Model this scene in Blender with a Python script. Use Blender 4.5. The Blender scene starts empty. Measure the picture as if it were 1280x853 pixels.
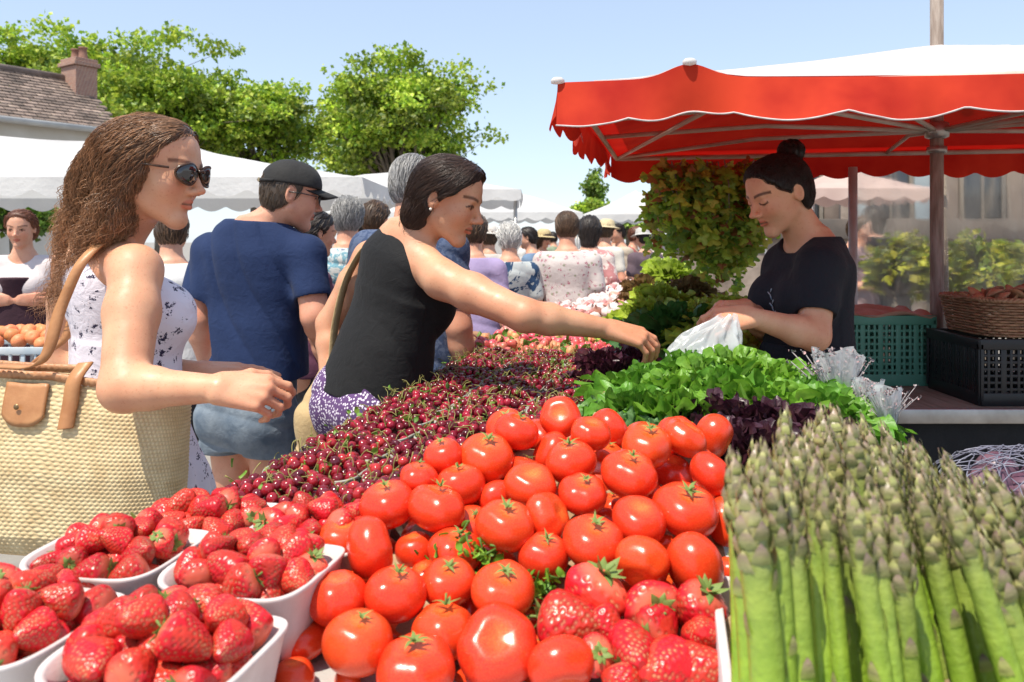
import bpy, bmesh, math, random
import numpy as np
from mathutils import Vector, Matrix
from mathutils.kdtree import KDTree

rnd = random.Random(7)
RS = np.random.RandomState(11)
scene = bpy.context.scene
COL = scene.collection
FOC, HOR, CAMZ = 1000.0, 300.0, 1.40
f32 = np.float32


def P(px, py, Y):
    """photo pixel + distance -> world point"""
    return np.array([(px - 640) / FOC * Y, Y, CAMZ - (py - HOR) / FOC * Y])


def vec(*a):
    return np.array(a, float)


def unit(v):
    v = np.asarray(v, float)
    return v / (np.linalg.norm(v) + 1e-12)


# ---------------------------------------------------------------- materials
def nd(nt, typ, **kw):
    n = nt.nodes.new(typ)
    for k, v in kw.items():
        if k in n.inputs.keys():
            n.inputs[k].default_value = v
        else:
            setattr(n, k, v)
    return n


def rgba(c):
    return (c[0], c[1], c[2], 1.0)


def ramp(nt, fac, stops, interp='LINEAR'):
    r = nt.nodes.new('ShaderNodeValToRGB')
    r.color_ramp.interpolation = interp
    e = r.color_ramp.elements
    while len(e) < len(stops):
        e.new(0.5)
    for i, (p, c) in enumerate(stops):
        e[i].position = p
        e[i].color = rgba(c) if not isinstance(c, float) else (c, c, c, 1)
    nt.links.new(fac, r.inputs[0])
    return r.outputs[0]


def mixc(nt, fac, a, b, mode='MIX'):
    m = nt.nodes.new('ShaderNodeMix')
    m.data_type = 'RGBA'
    m.blend_type = mode
    for sock, v in ((m.inputs[0], fac), (m.inputs[6], a), (m.inputs[7], b)):
        if hasattr(v, 'is_output'):
            nt.links.new(v, sock)
        elif isinstance(v, (int, float)):
            sock.default_value = v
        else:
            sock.default_value = rgba(v)
    return m.outputs[2]


def new_mat(name):
    m = bpy.data.materials.new(name)
    m.use_nodes = True
    nt = m.node_tree
    b = nt.nodes['Principled BSDF']
    return m, nt, b


def coords(nt, kind='Object', scale=None):
    t = nt.nodes.new('ShaderNodeTexCoord')
    o = t.outputs[kind]
    if scale is not None:
        mp = nt.nodes.new('ShaderNodeMapping')
        mp.inputs['Scale'].default_value = scale
        nt.links.new(o, mp.inputs[0])
        o = mp.outputs[0]
    return o


def noise(nt, co, scale, detail=4, rough=0.55, dist=0.0):
    n = nd(nt, 'ShaderNodeTexNoise', Scale=scale, Detail=detail, Roughness=rough, Distortion=dist)
    nt.links.new(co, n.inputs['Vector'])
    return n.outputs[0]


def bump(nt, b, h, strength=0.3, dist=0.01, prev=None):
    n = nd(nt, 'ShaderNodeBump', Strength=strength, Distance=dist)
    nt.links.new(h, n.inputs['Height'])
    if prev is not None:
        nt.links.new(prev, n.inputs['Normal'])
    nt.links.new(n.outputs[0], b.inputs['Normal'])
    return n.outputs[0]


def mat(name, c1, c2=None, scale=8.0, rough=0.6, bmp=0.0, bscale=60.0, bdist=0.005, spec=0.5, metal=0.0,
        attr=False, rand=0.0, trans=0.0, coat=0.0, sss=0.0, sssr=(0.01, 0.004, 0.002), stretch=None, lo=0.35, hi=0.65, transc=None):
    """general procedural surface: two tones mixed by noise, optional vertex tint, per-object shift, bump, translucency"""
    m, nt, b = new_mat(name)
    co = coords(nt, 'Object', stretch)
    if c2 is not None:
        c = ramp(nt, noise(nt, co, scale), [(lo, c1), (hi, c2)])
    else:
        r = nt.nodes.new('ShaderNodeRGB')
        r.outputs[0].default_value = rgba(c1)
        c = r.outputs[0]
    if attr:
        a = nd(nt, 'ShaderNodeAttribute', attribute_name='Col')
        c = mixc(nt, 1.0, c, a.outputs['Color'], 'MULTIPLY')
    if rand:
        oi = nt.nodes.new('ShaderNodeObjectInfo')
        h = nd(nt, 'ShaderNodeHueSaturation')
        mr = nd(nt, 'ShaderNodeMapRange')
        mr.inputs[3].default_value = 1 - rand
        mr.inputs[4].default_value = 1 + rand
        nt.links.new(oi.outputs['Random'], mr.inputs[0])
        nt.links.new(mr.outputs[0], h.inputs['Value'])
        mr2 = nd(nt, 'ShaderNodeMapRange')
        mr2.inputs[3].default_value = 0.5 - rand * .06
        mr2.inputs[4].default_value = 0.5 + rand * .06
        wn = nt.nodes.new('ShaderNodeTexWhiteNoise')
        wn.noise_dimensions = '1D'
        nt.links.new(oi.outputs['Random'], wn.inputs['W'])
        nt.links.new(wn.outputs[0], mr2.inputs[0])
        nt.links.new(mr2.outputs[0], h.inputs['Hue'])
        nt.links.new(c, h.inputs['Color'])
        c = h.outputs[0]
    nt.links.new(c, b.inputs['Base Color'])
    b.inputs['Roughness'].default_value = rough
    b.inputs['Metallic'].default_value = metal
    b.inputs['Specular IOR Level'].default_value = spec
    if coat:
        b.inputs['Coat Weight'].default_value = coat
        b.inputs['Coat Roughness'].default_value = 0.08
    if sss:
        b.inputs['Subsurface Weight'].default_value = sss
        b.inputs['Subsurface Radius'].default_value = sssr
        b.inputs['Subsurface Scale'].default_value = 1.0
    if bmp:
        bump(nt, b, noise(nt, co, bscale, 3), bmp, bdist)
    if trans:
        tr = nt.nodes.new('ShaderNodeBsdfTranslucent')
        if transc is None:
            nt.links.new(c, tr.inputs[0])
        else:
            tr.inputs[0].default_value = rgba(transc)
        mx = nt.nodes.new('ShaderNodeMixShader')
        mx.inputs[0].default_value = trans
        nt.links.new(b.outputs[0], mx.inputs[1])
        nt.links.new(tr.outputs[0], mx.inputs[2])
        nt.links.new(mx.outputs[0], nt.nodes['Material Output'].inputs[0])
    m['nt'] = name
    return m


# ---------------------------------------------------------------- objects
def tag(o, label=None, cat=None, group=None, kind=None):
    if label:
        o['label'] = label
    if cat:
        o['category'] = cat
    if group:
        o['group'] = group
    if kind:
        o['kind'] = kind
    return o


def empty(name, loc, label, cat, group=None, rz=0.0):
    o = bpy.data.objects.new(name, None)
    o.empty_display_size = 0.05
    COL.objects.link(o)
    o.location = loc
    o.rotation_euler = (0, 0, rz)
    return tag(o, label, cat, group)


def copy_tree(o, parent=None):
    c = o.copy()
    COL.objects.link(c)
    c.parent = parent
    for ch in list(o.children):
        copy_tree(ch, c)
    return c


def mesh_np(name, V, F, smooth=True, col=None):
    """V (n,3) array, F (m,k) array or list of arrays with different k"""
    V = np.asarray(V, dtype=f32)
    me = bpy.data.meshes.new(name)
    Fl = F if isinstance(F, list) else [F]
    Fl = [np.asarray(a, dtype=np.int32) for a in Fl if len(a)]
    me.vertices.add(len(V))
    me.vertices.foreach_set('co', V.ravel())
    loops = np.concatenate([a.ravel() for a in Fl]) if Fl else np.zeros(0, np.int32)
    sizes = np.concatenate([np.full(len(a), a.shape[1], np.int32) for a in Fl]) if Fl else np.zeros(0, np.int32)
    starts = np.concatenate([[0], np.cumsum(sizes)[:-1]]).astype(np.int32) if len(sizes) else sizes
    me.loops.add(len(loops))
    me.loops.foreach_set('vertex_index', loops)
    me.polygons.add(len(sizes))
    me.polygons.foreach_set('loop_start', starts)
    me.polygons.foreach_set('loop_total', sizes)
    me.polygons.foreach_set('use_smooth', np.full(len(sizes), smooth, dtype=bool))
    me.update(calc_edges=True)
    if col is not None:
        a = me.color_attributes.new('Col', 'FLOAT_COLOR', 'POINT')
        c = np.ones((len(V), 4), f32)
        c[:, :3] = col
        a.data.foreach_set('color', c.ravel())
    return me


def put(name, me, m, parent=None, loc=(0, 0, 0), rot=None):
    o = bpy.data.objects.new(name, me)
    COL.objects.link(o)
    if m is not None:
        for mm in (m if isinstance(m, (list, tuple)) else [m]):
            me.materials.append(mm)
    o.parent = parent
    o.location = loc
    if rot is not None:
        o.rotation_euler = rot
    return o


class MB:
    """collects primitives; build() makes ONE mesh object"""

    def __init__(s):
        s.V, s.F, s.C, s.n = [], {}, [], 0
        s.M = {}

    def add(s, V, F, col=(1, 1, 1), mi=0):
        V = np.asarray(V, float).reshape(-1, 3)
        s.V.append(V)
        c = np.asarray(col, float)
        s.C.append(np.broadcast_to(c, (len(V), 3)) if c.ndim == 1 else c)
        for fl in (F if isinstance(F, list) and len(F) and isinstance(F[0], np.ndarray) and F[0].ndim == 2 else [np.asarray(F)]):
            fl = np.asarray(fl)
            s.F.setdefault(fl.shape[1], []).append(fl + s.n)
            s.M.setdefault(fl.shape[1], []).append(np.full(len(fl), mi))
        s.n += len(V)

    def box(s, c, size, R=None, col=(1, 1, 1), bev=0.0, mi=0):
        hx, hy, hz = np.asarray(size, float) / 2
        b = min(bev, hx * .9, hy * .9, hz * .9)
        if b <= 0:
            V = np.array([[x, y, z] for x in (-hx, hx) for y in (-hy, hy) for z in (-hz, hz)])
            F = np.array([[0, 1, 3, 2], [4, 6, 7, 5], [0, 4, 5, 1], [2, 3, 7, 6], [0, 2, 6, 4], [1, 5, 7, 3]])
            Fs = [F]
        else:
            bm = bmesh.new()
            bmesh.ops.create_cube(bm, size=1.0)
            bmesh.ops.scale(bm, vec=(2 * hx, 2 * hy, 2 * hz), verts=bm.verts)
            bmesh.ops.bevel(bm, geom=bm.edges[:], offset=b, segments=2, affect='EDGES', profile=0.5)
            bm.verts.index_update()
            V = np.array([v.co[:] for v in bm.verts])
            d = {}
            for f in bm.faces:
                d.setdefault(len(f.verts), []).append([v.index for v in f.verts])
            Fs = [np.array(x) for x in d.values()]
            bm.free()
        if R is not None:
            V = V @ np.asarray(R).T
        s.add(V + np.asarray(c, float), Fs, col, mi)

    def bar(s, a, b, w, h=None, bev=0.0, up=(0, 0, 1), col=(1, 1, 1), mi=0):
        a, b = np.asarray(a, float), np.asarray(b, float)
        d = unit(b - a)
        u = np.asarray(up, float)
        if abs(d @ u) > .98:
            u = vec(0, 1, 0)
        x = unit(np.cross(d, u))
        z = np.cross(x, d)
        R = np.stack([x, d, z], 1)
        s.box((a + b) / 2, (w, np.linalg.norm(b - a), h or w), R, col, bev, mi)

    def tube(s, path, r, n=8, cap=True, col=(1, 1, 1), mi=0):
        pts = np.asarray(path, float)
        m = len(pts)
        r = np.broadcast_to(np.asarray(r, float), (m,)) if np.ndim(r) < 1 or len(np.atleast_1d(r)) == m else np.interp(np.linspace(0, 1, m), np.linspace(0, 1, len(r)), r)
        T = np.gradient(pts, axis=0)
        T /= np.linalg.norm(T, axis=1)[:, None] + 1e-12
        ref = vec(0, 0, 1) if abs(T[:, 2]).mean() < .8 else vec(1, 0, 0)
        U = np.cross(T, ref)
        U /= np.linalg.norm(U, axis=1)[:, None] + 1e-12
        W = np.cross(T, U)
        a = np.linspace(0, 2 * math.pi, n, endpoint=False)
        V = pts[:, None] + r[:, None, None] * (np.cos(a)[None, :, None] * U[:, None] + np.sin(a)[None, :, None] * W[:, None])
        i = np.arange(m - 1)[:, None] * n
        j = np.arange(n)[None]
        F = np.stack([i + j, i + (j + 1) % n, i + n + (j + 1) % n, i + n + j], -1).reshape(-1, 4)
        Fs = [F]
        if cap:
            Fs.append(np.array([np.arange(n)[::-1], np.arange(n) + (m - 1) * n]))
        c = np.asarray(col, float)
        if c.ndim == 2 and len(c) == m:
            c = np.repeat(c, n, 0)
        s.add(V.reshape(-1, 3), Fs, c, mi)

    def grid(s, G, closed_u=False, closed_v=False, col=(1, 1, 1), flip=False, mi=0):
        G = np.asarray(G, float)
        a, b = G.shape[:2]
        i = np.arange(a if closed_u else a - 1)[:, None]
        j = np.arange(b if closed_v else b - 1)[None]
        i2, j2 = (i + 1) % a, (j + 1) % b
        F = np.stack([i * b + j, i2 * b + j, i2 * b + j2, i * b + j2], -1).reshape(-1, 4)
        if flip:
            F = F[:, ::-1]
        c = np.asarray(col, float)
        s.add(G.reshape(-1, 3), [F], c.reshape(-1, 3) if c.ndim == 3 else c, mi)

    def lathe(s, prof, n=24, c=(0, 0, 0), col=(1, 1, 1), mi=0):
        pr = np.asarray(prof, float)
        a = np.linspace(0, 2 * math.pi, n, endpoint=False)
        G = np.stack([pr[:, 0][:, None] * np.cos(a), pr[:, 0][:, None] * np.sin(a), np.repeat(pr[:, 1][:, None], n, 1)], -1)
        s.grid(G + np.asarray(c, float), closed_v=True, col=col, flip=True, mi=mi)

    def mesh(s, name, smooth=True, org=(0, 0, 0)):
        V = np.concatenate(s.V) - np.asarray(org, float)
        C = np.concatenate(s.C)
        ks = list(s.F)
        me = mesh_np(name, V, [np.concatenate(s.F[k]) for k in ks], smooth, C)
        mi = np.concatenate([np.concatenate(s.M[k]) for k in ks])
        if mi.any():
            me.polygons.foreach_set('material_index', mi.astype(np.int32))
        return me

    def build(s, name, m, parent=None, loc=(0, 0, 0), org=(0, 0, 0), smooth=True, rot=None):
        return put(name, s.mesh(name, smooth, org), m, parent, loc, rot)


def solid(o, t, offset=-1):
    md = o.modifiers.new('thickness', 'SOLIDIFY')
    md.thickness = t
    md.offset = offset
    return o


def sines(p, freq, seed):
    """cheap smooth 3-D noise in about -1..1, p (...,3) or tuple of broadcastable arrays"""
    r = np.random.RandomState(seed)
    x, y, z = (p[..., 0], p[..., 1], p[..., 2]) if isinstance(p, np.ndarray) else p
    o = 0
    for i in range(5):
        k = r.normal(size=3)
        k = k / np.linalg.norm(k) * freq * (.7 + .25 * i)
        q = r.normal(size=3)
        q = q / np.linalg.norm(q) * freq * .8
        o = o + np.sin(x * k[0] + y * k[1] + z * k[2] + r.uniform(0, 6) + 1.3 * np.sin(x * q[0] + y * q[1] + z * q[2] + r.uniform(0, 6)))
    return o / 3.2


# ---------------------------------------------------------------- signed distance bodies
def smin(a, b, k):
    if k <= 0:
        return np.minimum(a, b)
    h = np.maximum(k - np.abs(a - b), 0) / k
    return np.minimum(a, b) - h * h * k * .25


def op(f, lo, hi, mode='u', k=0.01):
    return (f, np.asarray(lo, float), np.asarray(hi, float), mode, k)


def rcone(a, b, ra, rb, mode='u', k=0.012):
    a, b = np.asarray(a, float), np.asarray(b, float)
    ab = b - a
    L2 = ab @ ab + 1e-12

    def f(x, y, z):
        px, py, pz = x - a[0], y - a[1], z - a[2]
        t = np.clip((px * ab[0] + py * ab[1] + pz * ab[2]) / L2, 0, 1)
        return np.sqrt((px - t * ab[0]) ** 2 + (py - t * ab[1]) ** 2 + (pz - t * ab[2]) ** 2) - (ra + t * (rb - ra))
    R = max(ra, rb)
    return op(f, np.minimum(a, b) - R, np.maximum(a, b) + R, mode, k)


def ell(c, r, M=None, mode='u', k=0.012):
    """ellipsoid; M columns are its axes"""
    c, r = np.asarray(c, float), np.asarray(r, float)
    M = np.eye(3) if M is None else np.asarray(M, float)

    def f(x, y, z):
        px, py, pz = x - c[0], y - c[1], z - c[2]
        q = [(px * M[0, i] + py * M[1, i] + pz * M[2, i]) / r[i] for i in range(3)]
        k0 = np.sqrt(q[0] ** 2 + q[1] ** 2 + q[2] ** 2)
        k1 = np.sqrt((q[0] / r[0]) ** 2 + (q[1] / r[1]) ** 2 + (q[2] / r[2]) ** 2) + 1e-9
        return k0 * (k0 - 1) / k1
    ext = np.sqrt(((M * r) ** 2).sum(1))
    return op(f, c - ext, c + ext, mode, k)


def loft(o, M, tab, off=0.0, mode='u', k=0.02, n=2.3):
    """stack of super-ellipses along local z. tab rows: z, cx, cy, half width, front depth, back depth. M columns: right, forward, up"""
    o, M, T = np.asarray(o, float), np.asarray(M, float), np.asarray(tab, float)
    zlo, zhi = T[0, 0], T[-1, 0]
    zz = np.linspace(zlo, zhi, 64)

    def sm(c):
        y = np.interp(zz, T[:, 0], T[:, c])
        for _ in range(3):
            y[1:-1] = (y[:-2] + 2 * y[1:-1] + y[2:]) / 4
        return y
    cols = [sm(c) for c in range(1, 6)]

    def f(x, y, z):
        px, py, pz = x - o[0], y - o[1], z - o[2]
        X = px * M[0, 0] + py * M[1, 0] + pz * M[2, 0]
        Y = px * M[0, 1] + py * M[1, 1] + pz * M[2, 1]
        Z = px * M[0, 2] + py * M[1, 2] + pz * M[2, 2]
        cx, cy, w, fr, bk = [np.interp(Z, zz, c) for c in cols]
        X = X - cx
        Y = Y - cy
        d = np.where(Y > 0, fr, bk) + off
        w = w + off
        rho = (np.abs(X / w) ** n + np.abs(Y / d) ** n) ** (1 / n)
        v = (rho - 1) * np.minimum(w, d)
        return np.maximum(v, np.maximum(zlo - off - Z, Z - zhi - off))
    R = max(T[:, 3:].max(), 0) + np.abs(T[:, 1:3]).max() + abs(off)
    pts = np.array([o + M @ vec(sx * R, sy * R, sz) for sx in (-1, 1) for sy in (-1, 1) for sz in (zlo, zhi)])
    return op(f, pts.min(0) - .02, pts.max(0) + .02, mode, k)


def half(p, n, mode='i', k=0.0):
    """keeps the side n points away from (n is the outward direction)"""
    p, n = np.asarray(p, float), unit(n)
    return op(lambda x, y, z: (x - p[0]) * n[0] + (y - p[1]) * n[1] + (z - p[2]) * n[2], [-9] * 3, [9] * 3, mode, k)


def disp(f, lo=(-9, -9, -9), hi=(9, 9, 9)):
    return op(f, lo, hi, 'd', 0)


def sdf_mesh(ops, vox):
    us = [o for o in ops if o[3] == 'u']
    lo = np.min([o[1] for o in us], 0) - 3 * vox - .012
    hi = np.max([o[2] for o in us], 0) + 3 * vox + .012
    n = np.ceil((hi - lo) / vox).astype(int) + 1
    ax = [(lo[i] + vox * np.arange(n[i])).astype(f32) for i in range(3)]
    D = np.full(n, 0.08, f32)
    for f, l, h, mode, k in ops:
        m = k + 3 * vox
        i0 = np.clip(np.floor((l - m - lo) / vox).astype(int), 0, n)
        i1 = np.clip(np.ceil((h + m - lo) / vox).astype(int) + 1, 0, n)
        if (i1 <= i0).any():
            continue
        sl = tuple(slice(a, b) for a, b in zip(i0, i1))
        d = f(ax[0][sl[0]][:, None, None], ax[1][sl[1]][None, :, None], ax[2][sl[2]][None, None, :])
        if mode == 'u':
            D[sl] = smin(D[sl], d, k)
        elif mode == 's':
            D[sl] = -smin(-D[sl], d, k)
        elif mode == 'i':
            D[sl] = -smin(-D[sl], -d, k)
        else:
            D[sl] += d
    D[0], D[-1], D[:, 0], D[:, -1], D[:, :, 0], D[:, :, -1] = .1, .1, .1, .1, .1, .1
    return nets(D, lo, vox)


def nets(D, lo, h):
    S = D < 0
    c = np.zeros(tuple(np.array(D.shape) - 1), np.int8)
    offs = [(i, j, k) for i in (0, 1) for j in (0, 1) for k in (0, 1)]
    nx, ny, nz = c.shape
    for i, j, k in offs:
        c += S[i:i + nx, j:j + ny, k:k + nz]
    act = (c > 0) & (c < 8)
    A = np.argwhere(act)
    vid = np.full(c.shape, -1, np.int32)
    vid[A[:, 0], A[:, 1], A[:, 2]] = np.arange(len(A))
    vals = np.stack([D[A[:, 0] + i, A[:, 1] + j, A[:, 2] + k] for i, j, k in offs], 1)
    acc = np.zeros((len(A), 3))
    cnt = np.zeros(len(A))
    for a in range(8):
        for b in range(a + 1, 8):
            da = np.array(offs[b]) - np.array(offs[a])
            if np.abs(da).sum() != 1:
                continue
            m = (vals[:, a] < 0) != (vals[:, b] < 0)
            t = vals[m, a] / (vals[m, a] - vals[m, b])
            acc[m] += np.array(offs[a]) + t[:, None] * da
            cnt[m] += 1
    V = lo + h * (A + acc / cnt[:, None])
    Fs = []
    for axn in range(3):
        o1, o2 = [(1, 2), (2, 0), (0, 1)][axn]
        sl0 = [slice(1, -1)] * 3
        sl1 = [slice(1, -1)] * 3
        sl0[axn] = slice(0, -1)
        sl1[axn] = slice(1, None)
        s0, s1 = S[tuple(sl0)], S[tuple(sl1)]
        E = np.argwhere(s0 != s1)
        if not len(E):
            continue
        inside = s0[E[:, 0], E[:, 1], E[:, 2]]
        E = E + 1
        E[:, axn] -= 1
        e1 = np.zeros(3, int); e1[o1] = 1
        e2 = np.zeros(3, int); e2[o2] = 1
        q = [E - e1 - e2, E - e2, E, E - e1]
        F = np.stack([vid[p[:, 0], p[:, 1], p[:, 2]] for p in q], 1)
        F[~inside] = F[~inside][:, ::-1]
        Fs.append(F)
    return V, np.concatenate(Fs)


def relax(V, F, it=2, lam=.5):
    e = np.concatenate([F[:, [0, 1]], F[:, [1, 2]], F[:, [2, 3]], F[:, [3, 0]]])
    n = len(V)
    cnt = np.bincount(e[:, 0], minlength=n) + np.bincount(e[:, 1], minlength=n) + 1e-9
    for _ in range(it):
        W = np.stack([(np.bincount(e[:, 0], V[e[:, 1], i], n) + np.bincount(e[:, 1], V[e[:, 0], i], n)) / cnt for i in range(3)], 1)
        V = V + lam * (W - V)
    return V


def vnormals(V, F):
    a, b, c, d = (V[F[:, i]] for i in range(4))
    N = np.cross(c - a, d - b)
    out = np.stack([sum(np.bincount(F[:, j], N[:, i], len(V)) for j in range(4)) for i in range(3)], 1)
    return out / (np.linalg.norm(out, axis=1)[:, None] + 1e-12)


def bez(p, n):
    p = [np.asarray(q, float) for q in p]
    t = np.linspace(0, 1, n)[:, None]
    while len(p) > 1:
        p = [a * (1 - t) + b * t for a, b in zip(p[:-1], p[1:])]
    return p[0]


def catmull(pts, n):
    pts = np.asarray(pts, float)
    t = np.concatenate([[0], np.cumsum(np.linalg.norm(np.diff(pts, axis=0), axis=1))])
    t /= t[-1]
    u = np.linspace(0, 1, n)
    tan = np.gradient(pts, t, axis=0)
    i = np.clip(np.searchsorted(t, u, 'right') - 1, 0, len(pts) - 2)
    h = (t[i + 1] - t[i])[:, None]
    s = ((u - t[i])[:, None]) / h
    return ((2 * s ** 3 - 3 * s ** 2 + 1) * pts[i] + (s ** 3 - 2 * s ** 2 + s) * h * tan[i]
            + (-2 * s ** 3 + 3 * s ** 2) * pts[i + 1] + (s ** 3 - s ** 2) * h * tan[i + 1])
# ================================================================= people
def frame(f, up=(0, 0, 1)):
    f = unit(f)
    r = unit(np.cross(f, up))
    return np.stack([r, f, np.cross(r, f)], 1)


def head_ops(c, M, H, female=True):
    L = lambda x, y, z: c + M @ vec(x, y, z) * H
    E = lambda x, y, z, a, b, d, mode='u', k=.05, R=None: ell(L(x, y, z), np.array([a, b, d]) * H, M if R is None else M @ R, mode, k * H)
    C = lambda p, q, a, b, mode='u', k=.05: rcone(L(*p), L(*q), a * H, b * H, mode, k * H)
    jw = .93 if female else 1.08
    o = [E(0, -.06, .14, .335, .405, .36), E(0, .15, .17, .262, .215, .27, k=.1),
         E(0, .13, -.10, .262 * jw, .245, .33, k=.1)]
    for s in (-1, 1):
        o += [C((s * .215 * jw, -.03, -.19), (s * .045, .245, -.41), .080, .064 + .012 * (not female), k=.1),
              E(s * .15, .20, -.10, .115, .135, .13, k=.08)]
    o += [E(0, .268 + .012 * (not female), -.418, .076, .068, .068, k=.07)]
    # brow, sockets, eyes
    o += [C((-.13, .325, .095), (.13, .325, .095), .045, .045, k=.06)]
    for s in (-1, 1):
        o += [E(s * .145, .425, .015, .088, .075, .052, 's', .05)]
    for s in (-1, 1):
        o += [E(s * .145, .292, .015, .07, .07, .062, k=.015)]
    # nose
    o += [C((0, .348, .065), (0, .445, -.112), .033, .038, k=.04), E(0, .460, -.122, .042, .044, .034, k=.03),
          E(-.048, .40, -.142, .034, .045, .032, k=.03), E(.048, .40, -.142, .034, .045, .032, k=.03)]
    # mouth
    for s in (-1, 1):
        o += [C((0, .366, -.232), (s * .080, .320, -.246), .024, .011, k=.03),
              C((0, .362, -.280), (s * .070, .320, -.262), .027, .012, k=.02)]
    o += [C((-.06, .392, -.256), (.06, .392, -.256), .008, .008, 's', .02)]
    # ears
    for s in (-1, 1):
        a = math.radians(20 * s)
        R = np.array([[math.cos(a), math.sin(a), 0], [-math.sin(a), math.cos(a), 0], [0, 0, 1]]).T
        o += [E(s * .325, -.07, .0, .035, .075, .125, k=.03, R=R), E(s * .36, -.06, .015, .03, .04, .075, 's', .02, R=R)]
    return o


def face_col(V, c, M, H, base, lip=(.80, .36, .34), brow=(.12, .08, .06), closed=False, hairtone=None, iris=(.10, .06, .03)):
    q = (V - c) @ M / H
    C = np.broadcast_to(np.asarray(base, float), (len(V), 3)).copy()
    n = sines(V, 55, 3)
    C *= 1 + .05 * n[:, None] * np.array([.4, 1, 1])
    x, y, z = np.abs(q[:, 0]), q[:, 1], q[:, 2]
    fr = y > .2

    def blend(m, col, w=1.0):
        m = np.clip(m, 0, 1)[:, None] * w
        C[:] = C * (1 - m) + np.asarray(col, float) * m
    ck = np.exp(-((x - .17) / .09) ** 2 - ((z + .10) / .08) ** 2) * fr + np.exp(-((x) / .05) ** 2 - ((z + .13) / .05) ** 2) * fr
    blend(ck, np.asarray(base) * np.array([1.02, .72, .68]), .45)
    lipm = (1.25 - (x / .085) ** 2 - ((z + .258) / .047) ** 2) * 2.5
    blend(np.where((y > .31) & (np.abs(z + .258) < .07), lipm, 0), np.asarray(base) * np.asarray(lip), .8)
    blend(np.where((y > .30) & (np.abs(z + .258) < .02) & (x < .085), (.012 - np.abs(z + .257)) / .006, 0), np.asarray(base) * .25)
    bz = .098 + .03 * np.sin(np.clip((x - .05) / .19, 0, 1) * 2.2)
    blend(np.where((y > .18) & (x > .055) & (x < .25), (.024 - np.abs(z - bz)) / .012, 0), brow, .85)
    ex, ez = (x - .145) / .062, (z - .012) / .028
    ins = ex ** 2 + ez ** 2
    ey = y > .27
    if not closed:
        blend(np.where(ey & (z < .05), (1.0 - ins) * 3, 0), (.62, .56, .52))
        blend(np.where(ey & (z < .05), (1 - ((x - .145) / .03) ** 2 - ((z - .012) / .03) ** 2) * 3, 0), iris)
    lash = np.where(ey, (.015 - np.abs(z - (.012 + (.028 if not closed else -.026) * np.sqrt(np.clip(1 - ex ** 2, 0, 1)) * (1 if not closed else 1)))) / .007, 0) * (np.abs(ex) < 1.1)
    blend(lash, (.03, .02, .015), .9)
    return C


NAILS = []


def hand_ops(w, d, n, side, curl=(.35, .5, .35), S=1.0, spread=.10, thumb=(.5, .35), k=.004):
    """hand at wrist w; d towards the fingers, n out of the back of the hand; side +1 right, -1 left"""
    d = unit(d)
    n = unit(np.asarray(n, float) - d * (np.asarray(n, float) @ d))
    t = np.cross(n, d) * side                    # thumb side
    Q = lambda a, b, c: w + S * (t * a + d * b + n * c)
    o = []
    kn = [(.031, .088, .004), (.011, .093, .007), (-.009, .088, .005), (-.027, .078, 0)]
    for (a, b, c), r in zip(kn, (.0125, .013, .0125, .0115)):
        o.append(rcone(Q(a * .55, .002, 0), Q(a, b, c), .0195 * S, r * S, k=.008))
    ln = [(.042, .027, .021), (.046, .030, .022), (.043, .028, .021), (.034, .021, .019)]
    for i, (a, b, c) in enumerate(kn):
        ang, p = 0.0, Q(a, b, c)
        cu = curl if np.ndim(curl[0]) == 0 else curl[i]
        sp = spread * (1.2 - .8 * i)
        for j in range(3):
            ang += cu[j]
            dir_ = unit(d * math.cos(ang) - n * math.sin(ang) + t * sp * math.cos(ang))
            q = p + dir_ * ln[i][j] * S
            r0 = (.0098, .0088, .0080, .0070)[j] * S * (1 if i < 3 else .88)
            r1 = (.0098, .0088, .0080, .0068)[j + 1] * S * (1 if i < 3 else .88)
            o.append(rcone(p, q, r0, r1, k=k))
            p = q
        NAILS.append((p - dir_ * .009 * S + unit(n * math.cos(ang) + d * math.sin(ang)) * .006 * S, unit(n * math.cos(ang) + d * math.sin(ang))))
    # thumb leaves the side of the palm near its base
    a1 = thumb[0]
    p0, p1 = Q(.018, .018, -.006), Q(.018 + .042 * math.sin(a1 + .35), .018 + .042 * math.cos(a1 + .35), -.016)
    p2 = p1 + S * .034 * unit(t * math.sin(a1 - .1) + d * math.cos(a1) - n * thumb[1])
    p3 = p2 + S * .027 * unit(t * math.sin(a1 - .4) + d * math.cos(a1) - n * (thumb[1] + .25))
    o += [rcone(p0, p1, .019 * S, .0135 * S, k=.012), rcone(p1, p2, .0125 * S, .0105 * S, k=k), rcone(p2, p3, .0105 * S, .008 * S, k=k)]
    return o


TORSO_F = np.array([[-.16, 0, .0, .150, .085, .10], [0, 0, .0, .172, .100, .118], [.15, 0, 0, .165, .105, .110], [.38, 0, 0, .133, .095, .085],
                    [.60, 0, 0, .142, .100, .085], [.76, 0, 0, .155, .098, .095], [.88, 0, -.01, .150, .075, .09], [.97, 0, -.015, .10, .055, .07], [1.06, 0, -.01, .055, .045, .05]])
TORSO_M = np.array([[-.16, 0, .0, .145, .085, .10], [0, 0, .0, .165, .110, .112], [.15, 0, 0, .163, .118, .105], [.38, 0, 0, .158, .115, .095],
                    [.60, 0, 0, .172, .115, .10], [.76, 0, 0, .188, .112, .108], [.88, 0, -.01, .185, .085, .10], [.97, 0, -.015, .12, .06, .075], [1.06, 0, -.01, .06, .05, .055]])


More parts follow.
